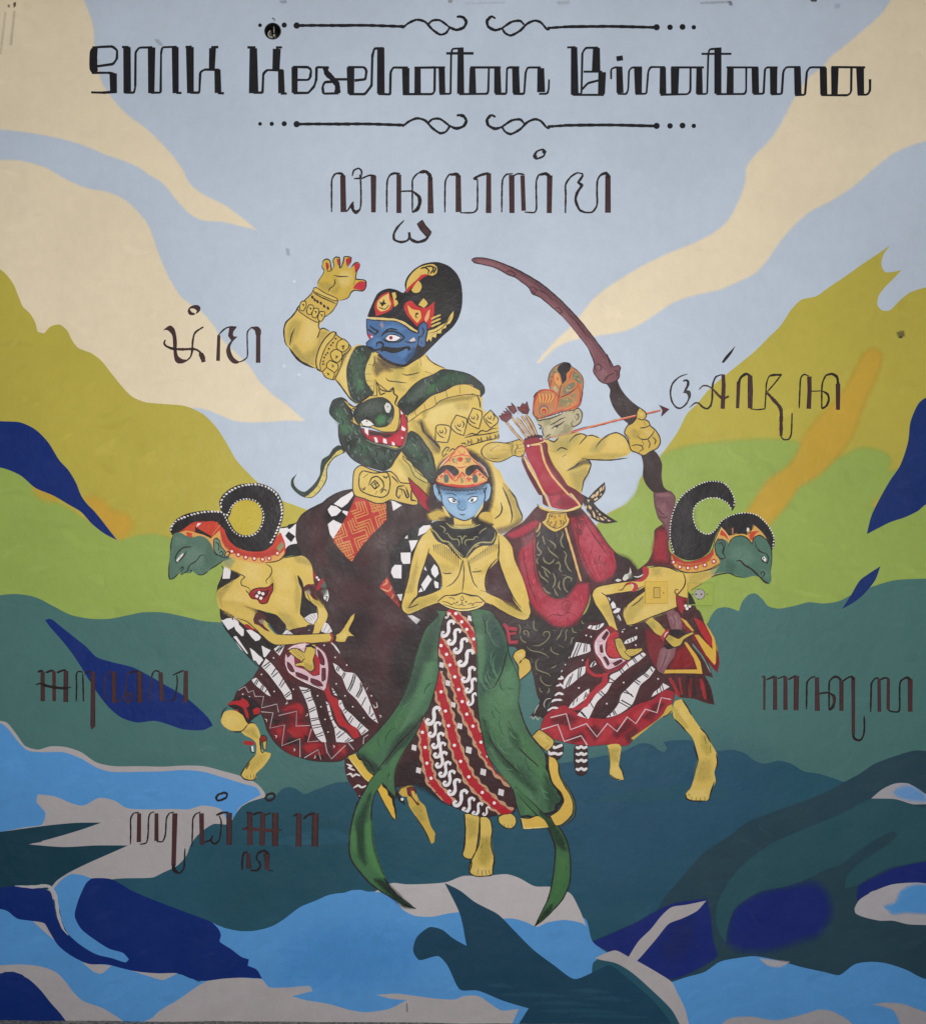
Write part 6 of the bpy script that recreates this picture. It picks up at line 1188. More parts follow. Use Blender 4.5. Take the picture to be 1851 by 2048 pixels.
# left tail
TLL = at(FFL, "330 1300 440 1240 420 1320 370 1380 330 1440 300 1560") + at(FFB, "300 250 305 400 320 500 360 620 410 740 480 830 560 890 625 938* 550 925 470 870 370 810 290 750 210 660 160 590 140 520 145 400 165 290 200 190 250 90")
fill('#44704a', TLL)
lns(OL, 9, at(FFL, "360 1270 300 1340 250 1420 210 1490") + at(FFB, "190 190 160 300 145 400 140 520 160 590 210 660 290 750 370 810 470 870 550 925"), at(FFL, "370 1380 330 1440 310 1500 300 1580") + at(FFB, "300 250 305 400 320 500 360 620 410 740 480 830 560 890 625 938"))
ticks("700 500 780 420 770 640 700 780 600 920 480 1060 330 1160 260 1130 440 920 560 760 640 620", ('#4f7a58', '#365844', '#466e50'), 110, 130, 9, 2.0)
fr(*FFB); soft('#22382f', "190 320 240 200 300 90 260 260 250 400 250 520 260 620 210 540", 50, .8); soft('#558a52', "260 320 300 300 310 460 350 600 400 720 320 650 270 520", 36, .7); soft('#55864f', "150 420 170 320 190 400 190 540 170 520", 24, .6); soft('#1f2b26', "320 720 380 730 440 780 540 880 600 930 540 920 440 840", 40, .9); ln('#1b2222', 18, "540 905 620 938", 1, .2)
# right shawl
fr(*FFL)
SHR = at(FFL, "1020 115 1090 100 1170 120 1230 200 1280 300 1300 420 1340 520 1380 640 1370 780 1410 920 1480 1050 1560 1150 1580 1260 1620 1380 1680 1450 1690 1500 1650 1560 1600 1590 1520 1600 1460 1625 1390 1615 1360 1540 1330 1420 1240 1300 1150 1180 1110 1020 1080 860 1070 700 1075 460 1060 300 1040 200")
fill(GS, SHR, OL, 8)
soft('#2e4744', "1120 140 1200 180 1270 300 1280 440 1240 560 1160 680 1100 760 1090 600 1140 440", 60, .8); soft('#5a8560', "1070 280 1110 300 1120 500 1090 640 1080 560", 36, .7); soft('#608a66', "1260 560 1340 520 1370 680 1340 820 1200 900 1160 780", 80, .75); soft('#5d8760', "1120 720 1260 740 1340 900 1300 1100 1160 960", 90, .6); soft('#27402f', "1120 900 1180 1060 1280 1200 1420 1300 1500 1440 1360 1360 1220 1220 1130 1060", 60, .6); soft('#27402f', "1300 960 1420 1080 1520 1180 1560 1260 1440 1180 1340 1080", 50, .55); soft('#5a8a58', "1380 1000 1480 1120 1560 1260 1600 1420 1500 1300 1400 1140", 60, .5); soft('#5a8a58', "1380 1440 1450 1500 1520 1580 1420 1590", 50, .6); soft('#22352c', "1560 1300 1640 1420 1680 1500 1600 1580 1580 1480", 50, .5); soft('#608a66', "1160 1100 1260 1240 1360 1340 1480 1460 1500 1540 1380 1440 1240 1300", 40, .55)
ticks("1100 160 1180 160 1260 300 1300 480 1360 660 1350 800 1420 1000 1540 1180 1600 1360 1660 1450 1560 1560 1420 1560 1300 1340 1180 1140 1110 900 1090 600", ('#547f5b', '#375a45', '#4d7855'), 150, 140, 10, 1.15)
lns(OL, 8, "1290 400 1250 560 1200 660 1180 680", "1110 160 1130 220 1135 290", "1150 1000 1180 1080 1260 1180 1340 1260 1420 1330", "1300 920 1320 960", "1370 1110 1440 1180 1520 1250", "1340 1400 1460 1500 1540 1580", "1370 780 1400 890 1440 990 1500 1080", "1150 130 1210 170")
ln(K, 16, "1570 1150 1585 1200 1575 1260 1600 1300 1610 1350 1650 1390 1665 1440 1690 1480 1680 1510 1650 1530 1640 1570 1600 1590 1560 1595 1520 1600 1480 1620 1440 1610 1395 1612", .6, .6)
TLR = at(FFB, "1340 20 1420 110 1500 190 1560 250 1620 290 1680 360 1725 450 1745 550 1750 660 1740 760 1690 870 1620 950 1550 1020 1490 1065* 1530 980 1580 880 1610 780 1630 650 1640 520 1625 440 1600 370 1540 290 1440 190 1370 110")
fill('#426e47', TLR)
lns(OL, 8, at(FFB, "1370 110 1440 190 1540 290 1600 370 1625 440 1640 520 1630 650 1610 780 1580 880 1530 980 1490 1065"), at(FFB, "1420 110 1500 190 1560 250 1620 290 1680 360 1725 450 1745 550 1750 660 1740 760 1690 870 1620 950 1550 1020 1490 1065"))
fr(*FFB); soft('#213229', "1520 220 1620 310 1700 430 1720 520 1660 480 1600 370", 40, .8); soft('#4d8049', "1660 560 1720 560 1720 720 1660 820 1600 900 1640 760", 40, .5); soft('#1e2a24', "1500 1050 1560 960 1620 900 1600 960", 30, .8); ln('#1b2020', 20, "1490 1062 1520 1020", .2, 1); lns(OL, 7, "1600 370 1640 480 1635 620", "1715 620 1720 650")
end('shawl', front)
begin(); fr(*FFL)
fill('#dcb452', "1590 1170 1640 1190 1660 1230 1665 1300 1700 1380 1750 1460 1770 1530 1760 1600 1690 1670 1640 1680 1600 1610 1660 1570 1700 1500 1680 1440 1620 1370 1590 1260", OL, 8); ln('#4f6b50', 16, "1670 1240 1680 1330 1740 1420 1780 1520 1770 1620 1700 1680", .3, .3); lns(OL, 7, "1668 1230 1680 1330 1745 1420 1785 1520 1775 1620 1690 1690")
end('cloth_edge', front)
begin()
fill('#dcb452', "1385 1625 1450 1630 1510 1610 1560 1640 1590 1690 1500 1700 1410 1705", None); lns(OL, 8, "1385 1625 1400 1680 1412 1708", "1410 1706 1440 1702", "1460 1700 1500 1697 1580 1692"); ln('#efd68c', 8, "1400 1640 1410 1700 1580 1690")
end('cloth_edge', front)
begin()
fill('#d5b358', "1330 450 1350 410 1400 390 1425 410 1425 460 1450 470 1465 540 1430 580 1380 620 1370 580 1370 520", OL, 8); lns(OL, 8, "1430 445 1390 480 1375 500"); soft(YL, "1360 430 1410 420 1400 480", 20, .6)
end('cloth_edge', front)
begin()
fill('#c9ab55', "1470 1030 1520 980 1560 1000 1630 1060 1620 1100 1580 1140 1530 1100", OL, 7); lns(OL, 6, "1560 1130 1590 1090"); soft(YL, "1500 1020 1560 1020 1590 1080", 20, .4)
end('cloth_edge', front)
# waist plate
begin(); fr(*FH)
fill('#dcbc62', "435 1560 500 1510 600 1505 655 1485 730 1510 800 1515 865 1570 850 1600 780 1635 700 1650 600 1645 520 1615 470 1590", OL, 10)
lns('#5a4a30', 8, "470 1560 520 1570 560 1590 590 1570 600 1600", "530 1530 570 1530 590 1550", "740 1600 780 1570 830 1570 850 1560", "700 1590 740 1580 760 1600", "640 1530 655 1510 670 1540 650 1560 640 1530", "610 1600 650 1590 690 1605", "460 1580 520 1600 600 1625 700 1628 800 1605 855 1580"); dot('#5a4a30', "610 1570 690 1565 655 1575", 9)
ln('#f0dd9a', 8, "440 1565 520 1610 620 1640 710 1640 800 1610 860 1575")
end('waist_plate', front)
# collar
begin()
fill('#211d1f', "370 850 420 830 510 830 560 870 640 890 740 880 800 850 850 850 920 870 975 930 965 980 930 1030 830 1045 790 1050 690 1160 660 1165 600 1110 530 1040 480 1030 430 990 390 930")
soft('#211d1f', "500 790 580 800 580 870 520 850", 20, .9); soft('#211d1f', "760 780 860 830 940 860 900 900 780 870", 30, .9)
CL = '#a9a06a'
ln(CL, 13, "370 895 410 930 440 970 480 1010 530 1020 590 1085 655 1145 665 1155"); ln(CL, 13, "690 1150 760 1060 820 1025 920 1022 950 980 955 930"); ln(CL, 15, "510 845 560 885 650 895 740 885 820 860")
lns('#8f8964', 11, "450 870 490 890 500 910 485 935", "500 945 520 940 545 975 575 995 615 995 630 1030 620 1060", "610 970 640 968 650 990 655 1040", "655 1000 680 965 700 970", "690 1055 680 1020 700 1000 760 995 770 975 795 970 800 985", "810 950 830 920 880 890", "560 985 580 1000")
lns(OL, 14, "365 900 400 960 440 1010 520 1045 590 1120 650 1185", "690 1175 760 1090 830 1050 930 1040 965 985")
end('collar', front)
# face
begin()
fill('#8aadce', "390 510 410 490 440 530 470 530 600 560 760 545 850 515 880 490 910 490 918 540 900 620 880 650 850 650 845 690 820 740 760 790 680 820 600 800 540 760 490 690 470 650 440 655 420 620 400 570", None)
soft('#a0bfdd', "520 680 640 720 740 690 780 720 700 790 600 780", 60, .6); soft('#54799f', "440 540 600 560 760 555 860 520 850 580 700 590 500 580", 40, .6); soft('#5e8bb8', "620 620 690 640 690 720 620 720", 40, .5); soft('#a0bfdd', "470 600 520 600 540 680 500 680", 40, .4)
EYC = '#2b3444'
lns(EYC, 7, "500 585 540 575 590 590 600 610", "690 590 740 580 790 572", "520 620 560 615 600 640 625 660", "700 640 740 610 795 608 790 640 750 665 715 660", "610 690 620 715 650 730 680 725 690 700", "625 765 655 770 690 765", "640 730 660 735", "625 640 630 670 610 690", "525 630 540 655 580 668 610 655")
fill('#eef0f2', "528 622 560 618 600 645 610 655 580 668 545 655"); fill('#eef0f2', "715 640 745 615 792 612 785 640 745 662 722 658"); fill(K, "565 630 590 630 595 655 570 660"); fill('#3d5a78', "735 628 760 622 755 655 730 655"); dot('#ffffff', "578 640", 5)
lns(EYC, 9, "520 622 560 614 600 638", "705 640 745 608 795 606"); lns(EYC, 6, "645 775 665 780 680 775")
lns(OL, 9, "388 505 400 560 425 620 450 655 465 640", "410 505 440 545 445 600", "905 490 920 530 905 620 875 655 855 640", "880 510 865 560 862 600", "470 640 490 700 540 760 600 800 680 825 760 790 820 740 850 670", "440 535 465 600 470 650", "850 540 865 600 850 660"); lns('#a8c6e4', 7, "395 520 410 580 435 630", "910 510 905 580 880 640")
lns(OL, 10, "470 690 500 740 540 790", "850 680 800 760 760 800")
soft('#5b6478', "440 505 600 530 760 520 870 480 880 500 780 550 620 560 470 545", 14, .9)
for i in range(12):
    x = 455+i*36; y = 530+14*math.sin(i/11*math.pi); lns('#2e333c', 8, "%d %d %d %d %d %d" % (x-16, y-6, x, y+14, x+18, y-4))
fill('#dcc27a', "470 690 490 700 530 760 545 800 500 760"); fill('#dcc27a', "850 660 840 710 780 790 760 800 800 740")
end('face', front)
# crown
begin()
fill('#dfae66', "415 470 430 380 470 300 530 240 580 200 620 150 660 145 700 180 740 240 800 290 860 350 890 420 880 470 800 500 660 515 520 500", OL, 9)
soft('#8e8a68', "560 270 610 250 620 290 570 300", 14, .9); soft('#8e8a68', "680 250 740 260 720 300 680 290", 14, .9)
fill('#2d2527', "430 390 460 335 520 318 580 330 625 370 620 410 580 420 520 360 440 420"); fill('#2d2527', "685 400 690 350 740 320 800 320 850 360 890 420 885 440 790 355 720 420"); fill('#2d2527', "420 400 440 380 435 430 425 450"); fill('#3a2b2d', "700 180 780 240 860 320 910 420 915 480 890 470 870 380 800 300 740 240")
RC = '#c93f36'
lns(RC, 14, "420 470 515 365 590 470", "590 470 655 385 725 475", "715 470 780 365 880 455", "425 480 540 505 660 518 780 505 880 465"); lns('#d8604a', 9, "450 300 530 240 600 180 640 150 690 170 730 240", "510 300 560 250 640 230 720 240 760 290", "540 270 545 310", "625 190 640 220 670 220 680 190", "600 170 620 200")
lns(RC, 9, "470 330 520 280 560 230 600 200", "730 250 780 300 840 350 870 410", "600 330 640 345 690 330", "520 490 590 500 660 508 740 500 800 488", "560 400 590 440 610 400", "700 420 720 450 745 420", "600 290 620 310", "660 310 690 290"); lns('#b8322e', 8, "455 455 515 385 570 460", "610 470 655 410 700 475", "735 465 780 385 860 450"); ticks("540 250 640 160 740 250 780 300 640 320 500 310", ('#c93f36', '#ecc98a', '#9a8a52'), 26, 34, 8)
fill(RC, "610 260 640 245 665 260 655 280 632 292"); lns('#e8c07a', 9, "610 240 590 280 640 320 690 280 665 245", "560 320 640 330 720 310")
for x in (512, 775): fill('#55645c', "%d 440 %d 410 %d 405 %d 440 %d 480 %d 480" % (x-26, x-14, x+10, x+24, x+14, x-14))
fill('#8f8a5a', "640 450 655 425 668 470 650 490"); dot('#f0d2a0', "450 440 480 400 740 430 800 390 830 420 850 445 600 440 690 430", 7); lns('#e08a5a', 8, "455 460 500 490 560 490", "610 480 650 400 700 480", "740 490 800 490 850 460")
ln('#d9d0c8', 8, "445 350 480 300 540 250"); ln('#d9d0c8', 7, "800 290 860 350 895 430")
end('headdress', front)
# ------------------------------------------------------------------ writing on the wall
BK_ = '#1b1a1f'
H1 = (160, 20, 540); H2 = (660, 20, 540); H3 = (1110, 20, 650)
def tk(w, *ss):
    for s in ss: lz(BK_, w, s)
def tn(w, *ss):
    for s in ss:
        P_ = parse(s); ribbon(BK_, w*FR[2], rounded(P_, 12*FR[2]), 1, 1)
def rounded(P_, r):
    out = [(P_[0][0], P_[0][1])]
    for i in range(1, len(P_)-1):
        a, b, c = P_[i-1], P_[i], P_[i+1]
        d1 = math.hypot(a[0]-b[0], a[1]-b[1]) or 1; d2 = math.hypot(c[0]-b[0], c[1]-b[1]) or 1
        k1 = min(r/d1, .45); k2 = min(r/d2, .45)
        p = (b[0]+(a[0]-b[0])*k1, b[1]+(a[1]-b[1])*k1); q = (b[0]+(c[0]-b[0])*k2, b[1]+(c[1]-b[1])*k2)
        for j in range(5):
            t = j/4; out.append(((1-t)**2*p[0]+2*t*(1-t)*b[0]+t*t*q[0], (1-t)**2*p[1]+2*t*(1-t)*b[1]+t*t*q[1]))
    out.append((P_[-1][0], P_[-1][1])); return out
def word(label): return end('painted_lettering', wall, label)
begin(); fr(*H1)
fill(BK_, "66 290 75 262 100 246 122 252 118 320 120 390 122 412 85 432 66 400"); tn(17, "85 255 130 250 220 246 252 272 250 330 225 365 118 380", "82 424 200 424 235 432", "76 556 160 558 240 552"); tk(44, "225 428 228 562")
tk(50, "318 250 320 562", "484 252 482 562"); tk(43, "643 250 646 562"); tn(15, "284 250 330 250", "305 558 366 558 374 520 376 285 400 254 490 252", "480 558 545 558 548 290 556 252 655 248", "650 560 686 560")
tk(52, "742 250 746 562"); tk(47, "895 258 890 405"); tk(47, "928 402 932 560"); tn(16, "712 250 755 248", "745 558 806 558 812 420 840 402 940 404", "885 252 934 250", "930 562 972 562")
word('first word of the large black title, three capital letters')
begin()
tk(58, "1170 258 1172 562"); tk(54, "1328 262 1322 410"); tk(46, "1356 405 1360 562"); tn(17, "1130 252 1185 254", "1170 558 1232 558 1237 430 1262 405 1370 408", "1322 254 1364 252", "1355 564 1396 564")
tk(43, "1448 385 1448 560"); tn(17, "1436 384 1540 386 1560 405 1553 455 1540 472 1465 472", "1440 560 1540 560 1580 515 1594 470 1596 386 1680 388"); ln(BK_, 38, "1655 388 1665 425 1700 460 1735 505 1737 562", 1, 1); tn(17, "1730 482 1650 487 1636 520 1642 565 1745 562", "1700 468 1835 468")
fr(*H2)
tk(47, "138 386 140 566"); tn(17, "120 386 230 386 246 410 238 468 165 476", "128 568 235 568 280 510 285 310 298 260 362 258"); tk(49, "342 256 342 566"); tn(16, "325 566 405 570 408 420 425 388 525 390"); tk(49, "510 392 512 566")
tn(16, "490 568 690 568 704 550 706 395", "568 390 705 388 775 388"); tk(48, "590 388 590 566"); tk(42, "752 388 756 562"); tn(14, "738 566 812 566 816 300 824 262 900 258"); tk(46, "880 258 880 566"); tn(17, "783 293 967 293")
tn(15, "870 568 1058 566 1066 550 1070 395", "945 388 1150 388"); tk(43, "960 392 960 562"); tk(43, "1127 388 1130 562"); tn(15, "1112 566 1188 566 1192 400 1200 388 1275 388", "1235 566 1308 566 1318 420 1332 388 1420 388"); tk(47, "1250 388 1255 562"); tk(48, "1420 392 1422 555"); tn(14, "1408 566 1462 566 1473 540 1476 468")
word('long middle word of the large black title')
begin(); fr(*H3)
tk(42, "105 208 108 474"); tk(46, "230 212 228 345"); tk(44, "262 348 258 472"); tn(12, "66 210 112 208", "92 472 146 472 151 240 170 212 240 212", "158 346 262 346", "98 476 272 476", "150 445 182 410 245 394")
tk(36, "358 322 362 465"); tn(11, "312 388 312 332 330 322 375 322", "348 470 398 472 408 445 412 340 428 322 485 322"); fs(BK_, "340 260 376 254 380 282 344 288")
tk(40, "463 322 465 468"); tk(40, "602 322 602 470"); tn(12, "448 470 510 470 520 345 532 320 615 320", "588 475 742 472 756 455 757 326", "648 322 832 322"); tk(42, "670 324 668 472"); tk(38, "806 322 806 470"); tn(11, "792 471 850 471 856 250 862 220 930 215")
tk(40, "910 215 910 470"); tn(12, "818 246 986 246", "900 472 1060 471 1068 455 1069 325", "958 322 1135 322"); tk(43, "980 322 978 470"); tk(40, "1118 322 1121 468"); tn(12, "1108 470 1166 470 1173 335 1182 322 1245 322", "1208 472 1268 471 1276 345 1292 320 1372 320", "1342 477 1398 476 1408 345 1426 321 1515 322"); tk(42, "1222 322 1222 472"); tk(42, "1355 322 1359 474"); tk(42, "1500 324 1503 475")
tn(12, "1488 478 1640 478 1656 460 1658 326", "1545 320 1735 322"); tk(40, "1565 322 1563 474"); tk(40, "1706 324 1710 470"); tn(13, "1692 475 1748 475 1762 452 1762 388")
word('last word of the large black title')
def rule(dy, label, vent):
    begin()
    def sh(s, k): return [(x, y+dy, c) for x, y, c in at(k, s)]
    fr(0, 0, 1822)
    def L(w, k, s, t0=.8, t1=.8, f=1):
        P_ = sh(s, k); ribbon(BK_, w*k[2]/1822, smooth(P_, False, 2), t0, t1)
    L(20, H1, "1462 105 1600 104 1820 106", 1, 1); L(20, H2, "0 104 250 104 500 112", 1, 1); L(17, H2, "488 122 530 88 585 66 640 80 690 132 742 166 780 156 806 120"); L(16, H2, "655 102 690 72 740 70 800 112"); L(20, H2, "795 112 850 134 900 118 918 82 900 52 878 45", .6, 1.1); L(16, H2, "895 48 870 44 853 48", 1, .6)
    L(17, H2, "1480 132 1462 130 1420 84 1380 72 1330 92 1280 140 1218 172 1180 156 1158 122"); L(17, H2, "1308 100 1282 74 1225 80 1160 122"); L(20, H2, "1165 122 1112 136 1066 112 1058 74 1080 48", .6, 1.1); L(16, H2, "1070 52 1090 44 1116 58", 1, .5); L(18, H2, "1465 122 1600 114 1822 112", 1, 1); L(17, H3, "50 94 300 92 565 98", 1, 1)
    for k, x, y, r in ((H1, 1215, 103, 13), (H1, 1378, 102, 18), (H1, 1462, 105, 22), (H3, 567, 97, 18), (H3, 642, 97, 16), (H3, 712, 95, 17), (H3, 775, 97, 13)) + (() if vent else ((H1, 1294, 103, 15),)):
        p = sh("%d %d" % (x, y), k)[0]; fr(0, 0, 1822); dot(BK_, "%f %f" % (p[0], p[1]), r*k[2]/1822)
    end('painted_ornament', wall, label)
rule(0, 'black line ornament with curls and dots above the title', True)
rule(197.2, 'black line ornament with curls and dots under the title', False)
# script lines: broad maroon strokes edged in black, thin black hair lines
SB = '#261a1c'; SM = '#43282b'
def th(w, *ss):
    w *= 1.08
    for s in ss: lz(SB, w, s)
    for s in ss:
        P_ = parse(s); ribbon(SM, w*FR[2]*.8, [(p[0], p[1]) for p in P_], 1, 1)
def hr(w, *ss, c=SB):
    for s in ss: ln(c, w, s, .7, .7)
begin(); fr(640, 280, 600)
hr(11, "70 438 70 300 72 240 90 208 120 200 145 225", "140 430 165 430 195 385 205 375", "240 210 246 250 248 380 240 425 220 442", "195 220 205 185 235 172 252 190 245 230 205 235", "250 235 300 215 338 218"); ln(SB, 20, "195 380 198 420 215 442 240 425", .6, .6); th(30, "138 215 142 438", "324 220 324 440"); hr(16, "100 203 130 205 145 225")
hr(11, "405 440 405 300 410 240 430 208 465 200 485 205", "490 312 560 312 600 340", "560 440 560 290 562 240 590 205 630 190"); ln(SB, 22, "570 318 600 345 605 380 590 420 560 440", .5, .5); th(28, "478 210 478 444"); th(30, "668 225 671 446"); ln(SB, 22, "600 198 640 192 665 215 670 250", .4, 1); hr(14, "420 215 450 202 480 208")
ln(SB, 15, "510 488 470 530 448 570 450 605 490 620 530 610 545 580", .4, .7); ln(SB, 18, "540 560 548 600 590 620 640 605 668 565", .8, .8); fill(SM, "590 510 620 488 640 520 675 560 650 590 610 545", SB, 8)
hr(11, "757 440 758 300 762 245 785 210 825 205", "955 240 955 330 952 420 930 440 850 442"); th(30, "838 215 840 438"); th(32, "1023 202 1022 444"); hr(16, "930 236 970 215 1025 200", "930 236 955 240"); ln(SB, 20, "790 212 830 208 845 230", .4, 1)
hr(11, "1102 440 1103 320 1108 240 1130 210 1170 205", "1170 220 1200 205 1240 210", "1240 438 1300 440 1312 420 1312 250 1330 210 1380 205"); th(30, "1162 212 1164 444"); th(24, "1228 215 1235 430"); th(32, "1393 215 1390 444"); ln(SB, 20, "1330 212 1370 205 1400 230", .4, 1)
ln(SB, 12, "1300 105 1315 70 1350 58 1368 70 1355 98 1310 115 1296 100 1310 72", .9, .9); dot(SB, "1306 102 1358 72", 12)
hr(12, "1488 444 1490 330 1490 270 1520 225 1560 200 1590 205", "1680 380 1682 250 1700 215 1730 205", "1600 440 1650 438 1678 400 1682 330"); ln(SB, 17, "1590 200 1592 218 1565 258 1590 275 1560 320 1550 365 1575 425 1615 442", .6, .6); th(30, "1746 215 1746 442"); ln(SB, 20, "1700 212 1735 202 1755 230", .4, 1)
end('painted_script', wall, 'widest line of maroon script, centred under the title')
begin(); fr(310, 590, 240)
fill(SM, "500 250 520 200 570 165 640 155 685 185 680 240 620 290 640 240 600 205 545 200 525 220 560 265 605 280 600 300 530 300", SB, 9); fill(SM, "130 535 200 480 240 468 290 510 315 590 330 700 330 860 350 930 420 980 480 985 500 990 430 1030 350 1035 310 1000 290 900 280 750 270 620 230 560 180 525", SB, 9)
ln(SB, 38, "160 680 140 730 170 775 270 815 420 825 560 820 630 830 690 870", .5, .8); ln(SM, 24, "320 822 560 820 630 830", .6, .6); ln(SB, 30, "480 1000 540 940 565 850 575 700 600 590 640 545 735 485", .6, .8); ln(SM, 20, "570 720 600 590 650 545", .5, .5); ln(SB, 72, "680 870 720 940 740 1020", .5, .9); ln(SM, 52, "690 890 725 950 738 1015", .5, .9)
end('painted_script', wall, 'left one of two maroon script letters left of the raised hand, with a small ring above'); begin(); fr(310, 590, 240)
th(46, "970 610 958 1000"); hr(24, "965 610 1040 530 1110 490 1240 485"); fill(SM, "1130 500 1240 490 1190 550 1180 610 1200 635 1250 630 1180 700 1140 780 1150 860 1190 950 1260 1005 1290 1015 1240 1040 1180 1030 1110 950 1085 850 1110 760 1160 690 1115 620 1125 560", SB, 9)
hr(22, "1240 1025 1330 1000 1400 940 1402 740 1405 560 1460 500 1530 490"); th(74, "1568 560 1566 1030"); fill(SM, "1450 490 1560 482 1605 530 1606 600 1530 600 1520 540", SB, 8)
end('painted_script', wall, 'right one of two maroon script letters left of the raised hand')
begin(); fr(1320, 680, 380)
fill(SB, "585 215 620 160 718 55 680 130 605 220"); ln(SB, 17, "260 325 180 355 115 420 95 500 110 590 150 645 190 655 240 620 275 560 285 510", .4, .5); ln(SB, 24, "215 395 245 385 265 400 260 440 225 500", .5, .3); fill('#3a3436', "210 505 250 480 285 490 292 540 265 590 245 610 265 550 250 515")
ln(SB, 19, "275 650 330 605 365 605 400 640 445 660 480 630 495 560 500 430 530 355 590 330", .3, .6); hr(15, "370 475 405 440 450 440 500 470 560 535", c='#4a2f22'); ln('#4a2f22', 26, "510 480 560 535 600 560 655 540", .5, .8); th(36, "600 330 605 440 595 660")
th(32, "748 400 738 655"); ln(SB, 26, "745 420 770 360 820 325 860 345", .8, 1); th(42, "858 340 860 480 858 655"); hr(14, "860 660 930 668 1000 660 1010 500 1015 420 1040 350 1090 330"); ln(SB, 22, "1040 345 1090 335 1160 335", .5, 1); hr(14, "1160 330 1090 420 1020 500"); ln('#41282a', 34, "1020 505 1070 560 1150 660 1155 800 1155 920", .6, .9); hr(15, "1150 920 1180 955 1230 950 1252 900 1260 700")
hr(16, "1328 655 1335 480 1345 360 1375 330 1420 345", "1440 492 1550 488", "1545 650 1545 480 1555 400 1590 335 1640 325"); th(38, "1425 350 1428 480 1420 660"); ln(SB, 22, "1550 488 1600 520 1612 570 1590 630 1550 658 1540 630", .5, .5); ln(SB, 26, "1590 338 1640 325 1690 355 1702 430", .4, 1); th(38, "1700 420 1700 670")
end('painted_script', wall, 'maroon script beside the arrow tip on the olive hill')
begin(); fr(60, 1310, 340)
SM = '#4a2c2e'
hr(22, "85 185 120 168 145 180", "170 190 240 165 260 175", "290 190 370 160 390 170"); th(40, "138 180 140 495", "260 175 262 495"); th(46, "388 170 386 505"); ln(SB, 30, "65 320 110 305 180 330 290 350 370 355 445 345", .3, .3)
hr(18, "498 500 502 330 500 210 520 175 570 185", "575 500 572 340 568 200", "590 205 620 180 660 178"); th(46, "678 180 676 770"); fs(SM, "655 760 700 750 690 780 655 800")
hr(16, "800 500 800 300 810 220 840 185 880 175", "920 505 960 490 990 450", "1030 300 1035 240 1060 190 1110 175", c='#3a2738'); th(48, "900 180 903 510"); ln('#3d2730', 22, "1000 450 1020 420 1035 300", .5, .5); ln('#3d2730', 24, "1040 400 1085 420 1085 480 1050 510 1025 470 1040 410", .8, .8); ln(SB, 24, "1060 195 1110 178 1165 180", .4, 1); th(50, "1175 180 1178 510")
hr(18, "1305 240 1320 190 1350 168 1390 180", "1500 495 1545 480 1560 430 1580 300 1575 215", "1530 218 1600 185 1650 165"); hr(18, "1290 500 1292 350 1304 240", c='#3a2738'); th(44, "1400 185 1415 490"); th(46, "1672 170 1668 505"); ln(SB, 16, "1430 490 1500 497", .5, .5)
end('painted_script', wall, 'maroon script crossing the long navy leaf at the left')
begin(); fr(1500, 1320, 340)
hr(20, "120 185 150 170", "170 210 220 190 260 170", "290 200 370 170", "400 210 440 190 490 165", "598 530 600 350 605 240 640 195 690 175", "735 360 800 350 835 350", "840 540 840 330 845 230 880 190 920 175 960 200", "990 225 1040 190 1075 175", "1215 600 1218 720 1210 800 1180 855 1150 860")
th(26, "148 175 146 535"); th(40, "262 175 262 535", "372 175 373 535"); th(46, "490 170 486 540"); th(46, "710 185 714 545"); th(36, "972 215 972 545"); ln(SB, 34, "850 355 890 390 895 440 880 500 845 540", .5, .5); ln(SM, 20, "870 375 890 420 880 490", .5, .5); th(36, "1098 185 1100 800"); ln(SB, 26, "1095 790 1110 840 1160 862 1200 840", .9, .4); ln(SB, 26, "870 192 920 178 970 215", .4, 1); ln(SB, 24, "1060 178 1090 182 1105 210", .5, 1)
hr(20, "1285 555 1290 350 1295 250 1330 200 1370 190", "1390 210 1440 190 1480 200", "1470 530 1500 550 1580 555 1595 520 1595 300 1605 230 1650 195 1690 190"); th(34, "1375 200 1378 555"); th(36, "1475 200 1472 530"); th(50, "1708 205 1708 555"); ln(SB, 26, "1640 200 1680 188 1715 215", .5, 1)
end('painted_script', wall, 'maroon script on the grey green hill at the right edge')
begin(); fr(240, 1570, 420)
ln(SB, 20, "895 75 860 78 835 110 850 135 890 125 925 105 930 75 900 65 865 80", .8, .8); ln(SB, 20, "1320 75 1285 80 1260 110 1275 130 1300 135 1335 115 1340 85 1315 70 1285 85", .8, .8)
hr(14, "92 515 95 400 95 290 120 245 165 238", "175 515 230 500 245 430 250 290 265 245 300 232", "320 490 370 490 395 430 405 290 430 245 470 235", "625 535 630 400 635 290 660 250 700 235", "740 495 790 470 805 440", "830 500 860 480 875 400 878 310 860 265", "565 550 560 650 555 720 520 765 480 760")
th(36, "168 245 165 495"); th(36, "318 245 318 485"); th(42, "478 245 466 700"); ln(SB, 30, "465 690 470 735 510 765", .9, .4); th(38, "708 245 712 520"); ln(SB, 18, "800 450 790 485 820 510 860 490", .8, .6); hr(20, "835 262 890 240 945 238", "735 497 780 480"); th(40, "948 240 948 520")
hr(18, "1060 385 1110 370 1200 385 1300 400 1400 390", "1150 260 1200 240 1240 240", "1260 260 1310 240"); th(40, "1125 240 1130 520", "1240 245 1233 525"); th(46, "1348 240 1345 530"); hr(20, "1095 240 1140 240"); ln(SM, 26, "1070 380 1200 388 1390 395", .5, .5)
th(44, "1553 245 1548 535"); th(48, "1695 245 1690 535"); hr(22, "1505 270 1540 245", "1590 295 1630 260 1690 242")
hr(18, "1060 740 1062 650 1075 590 1110 580", "1130 740 1190 740 1215 710 1215 680 1195 655", "1190 655 1185 620 1210 580 1255 570", "1290 740 1330 745"); th(34, "1112 590 1118 725"); th(42, "1272 590 1276 735"); ln(SB, 22, "1200 590 1250 568 1285 595", .5, 1)
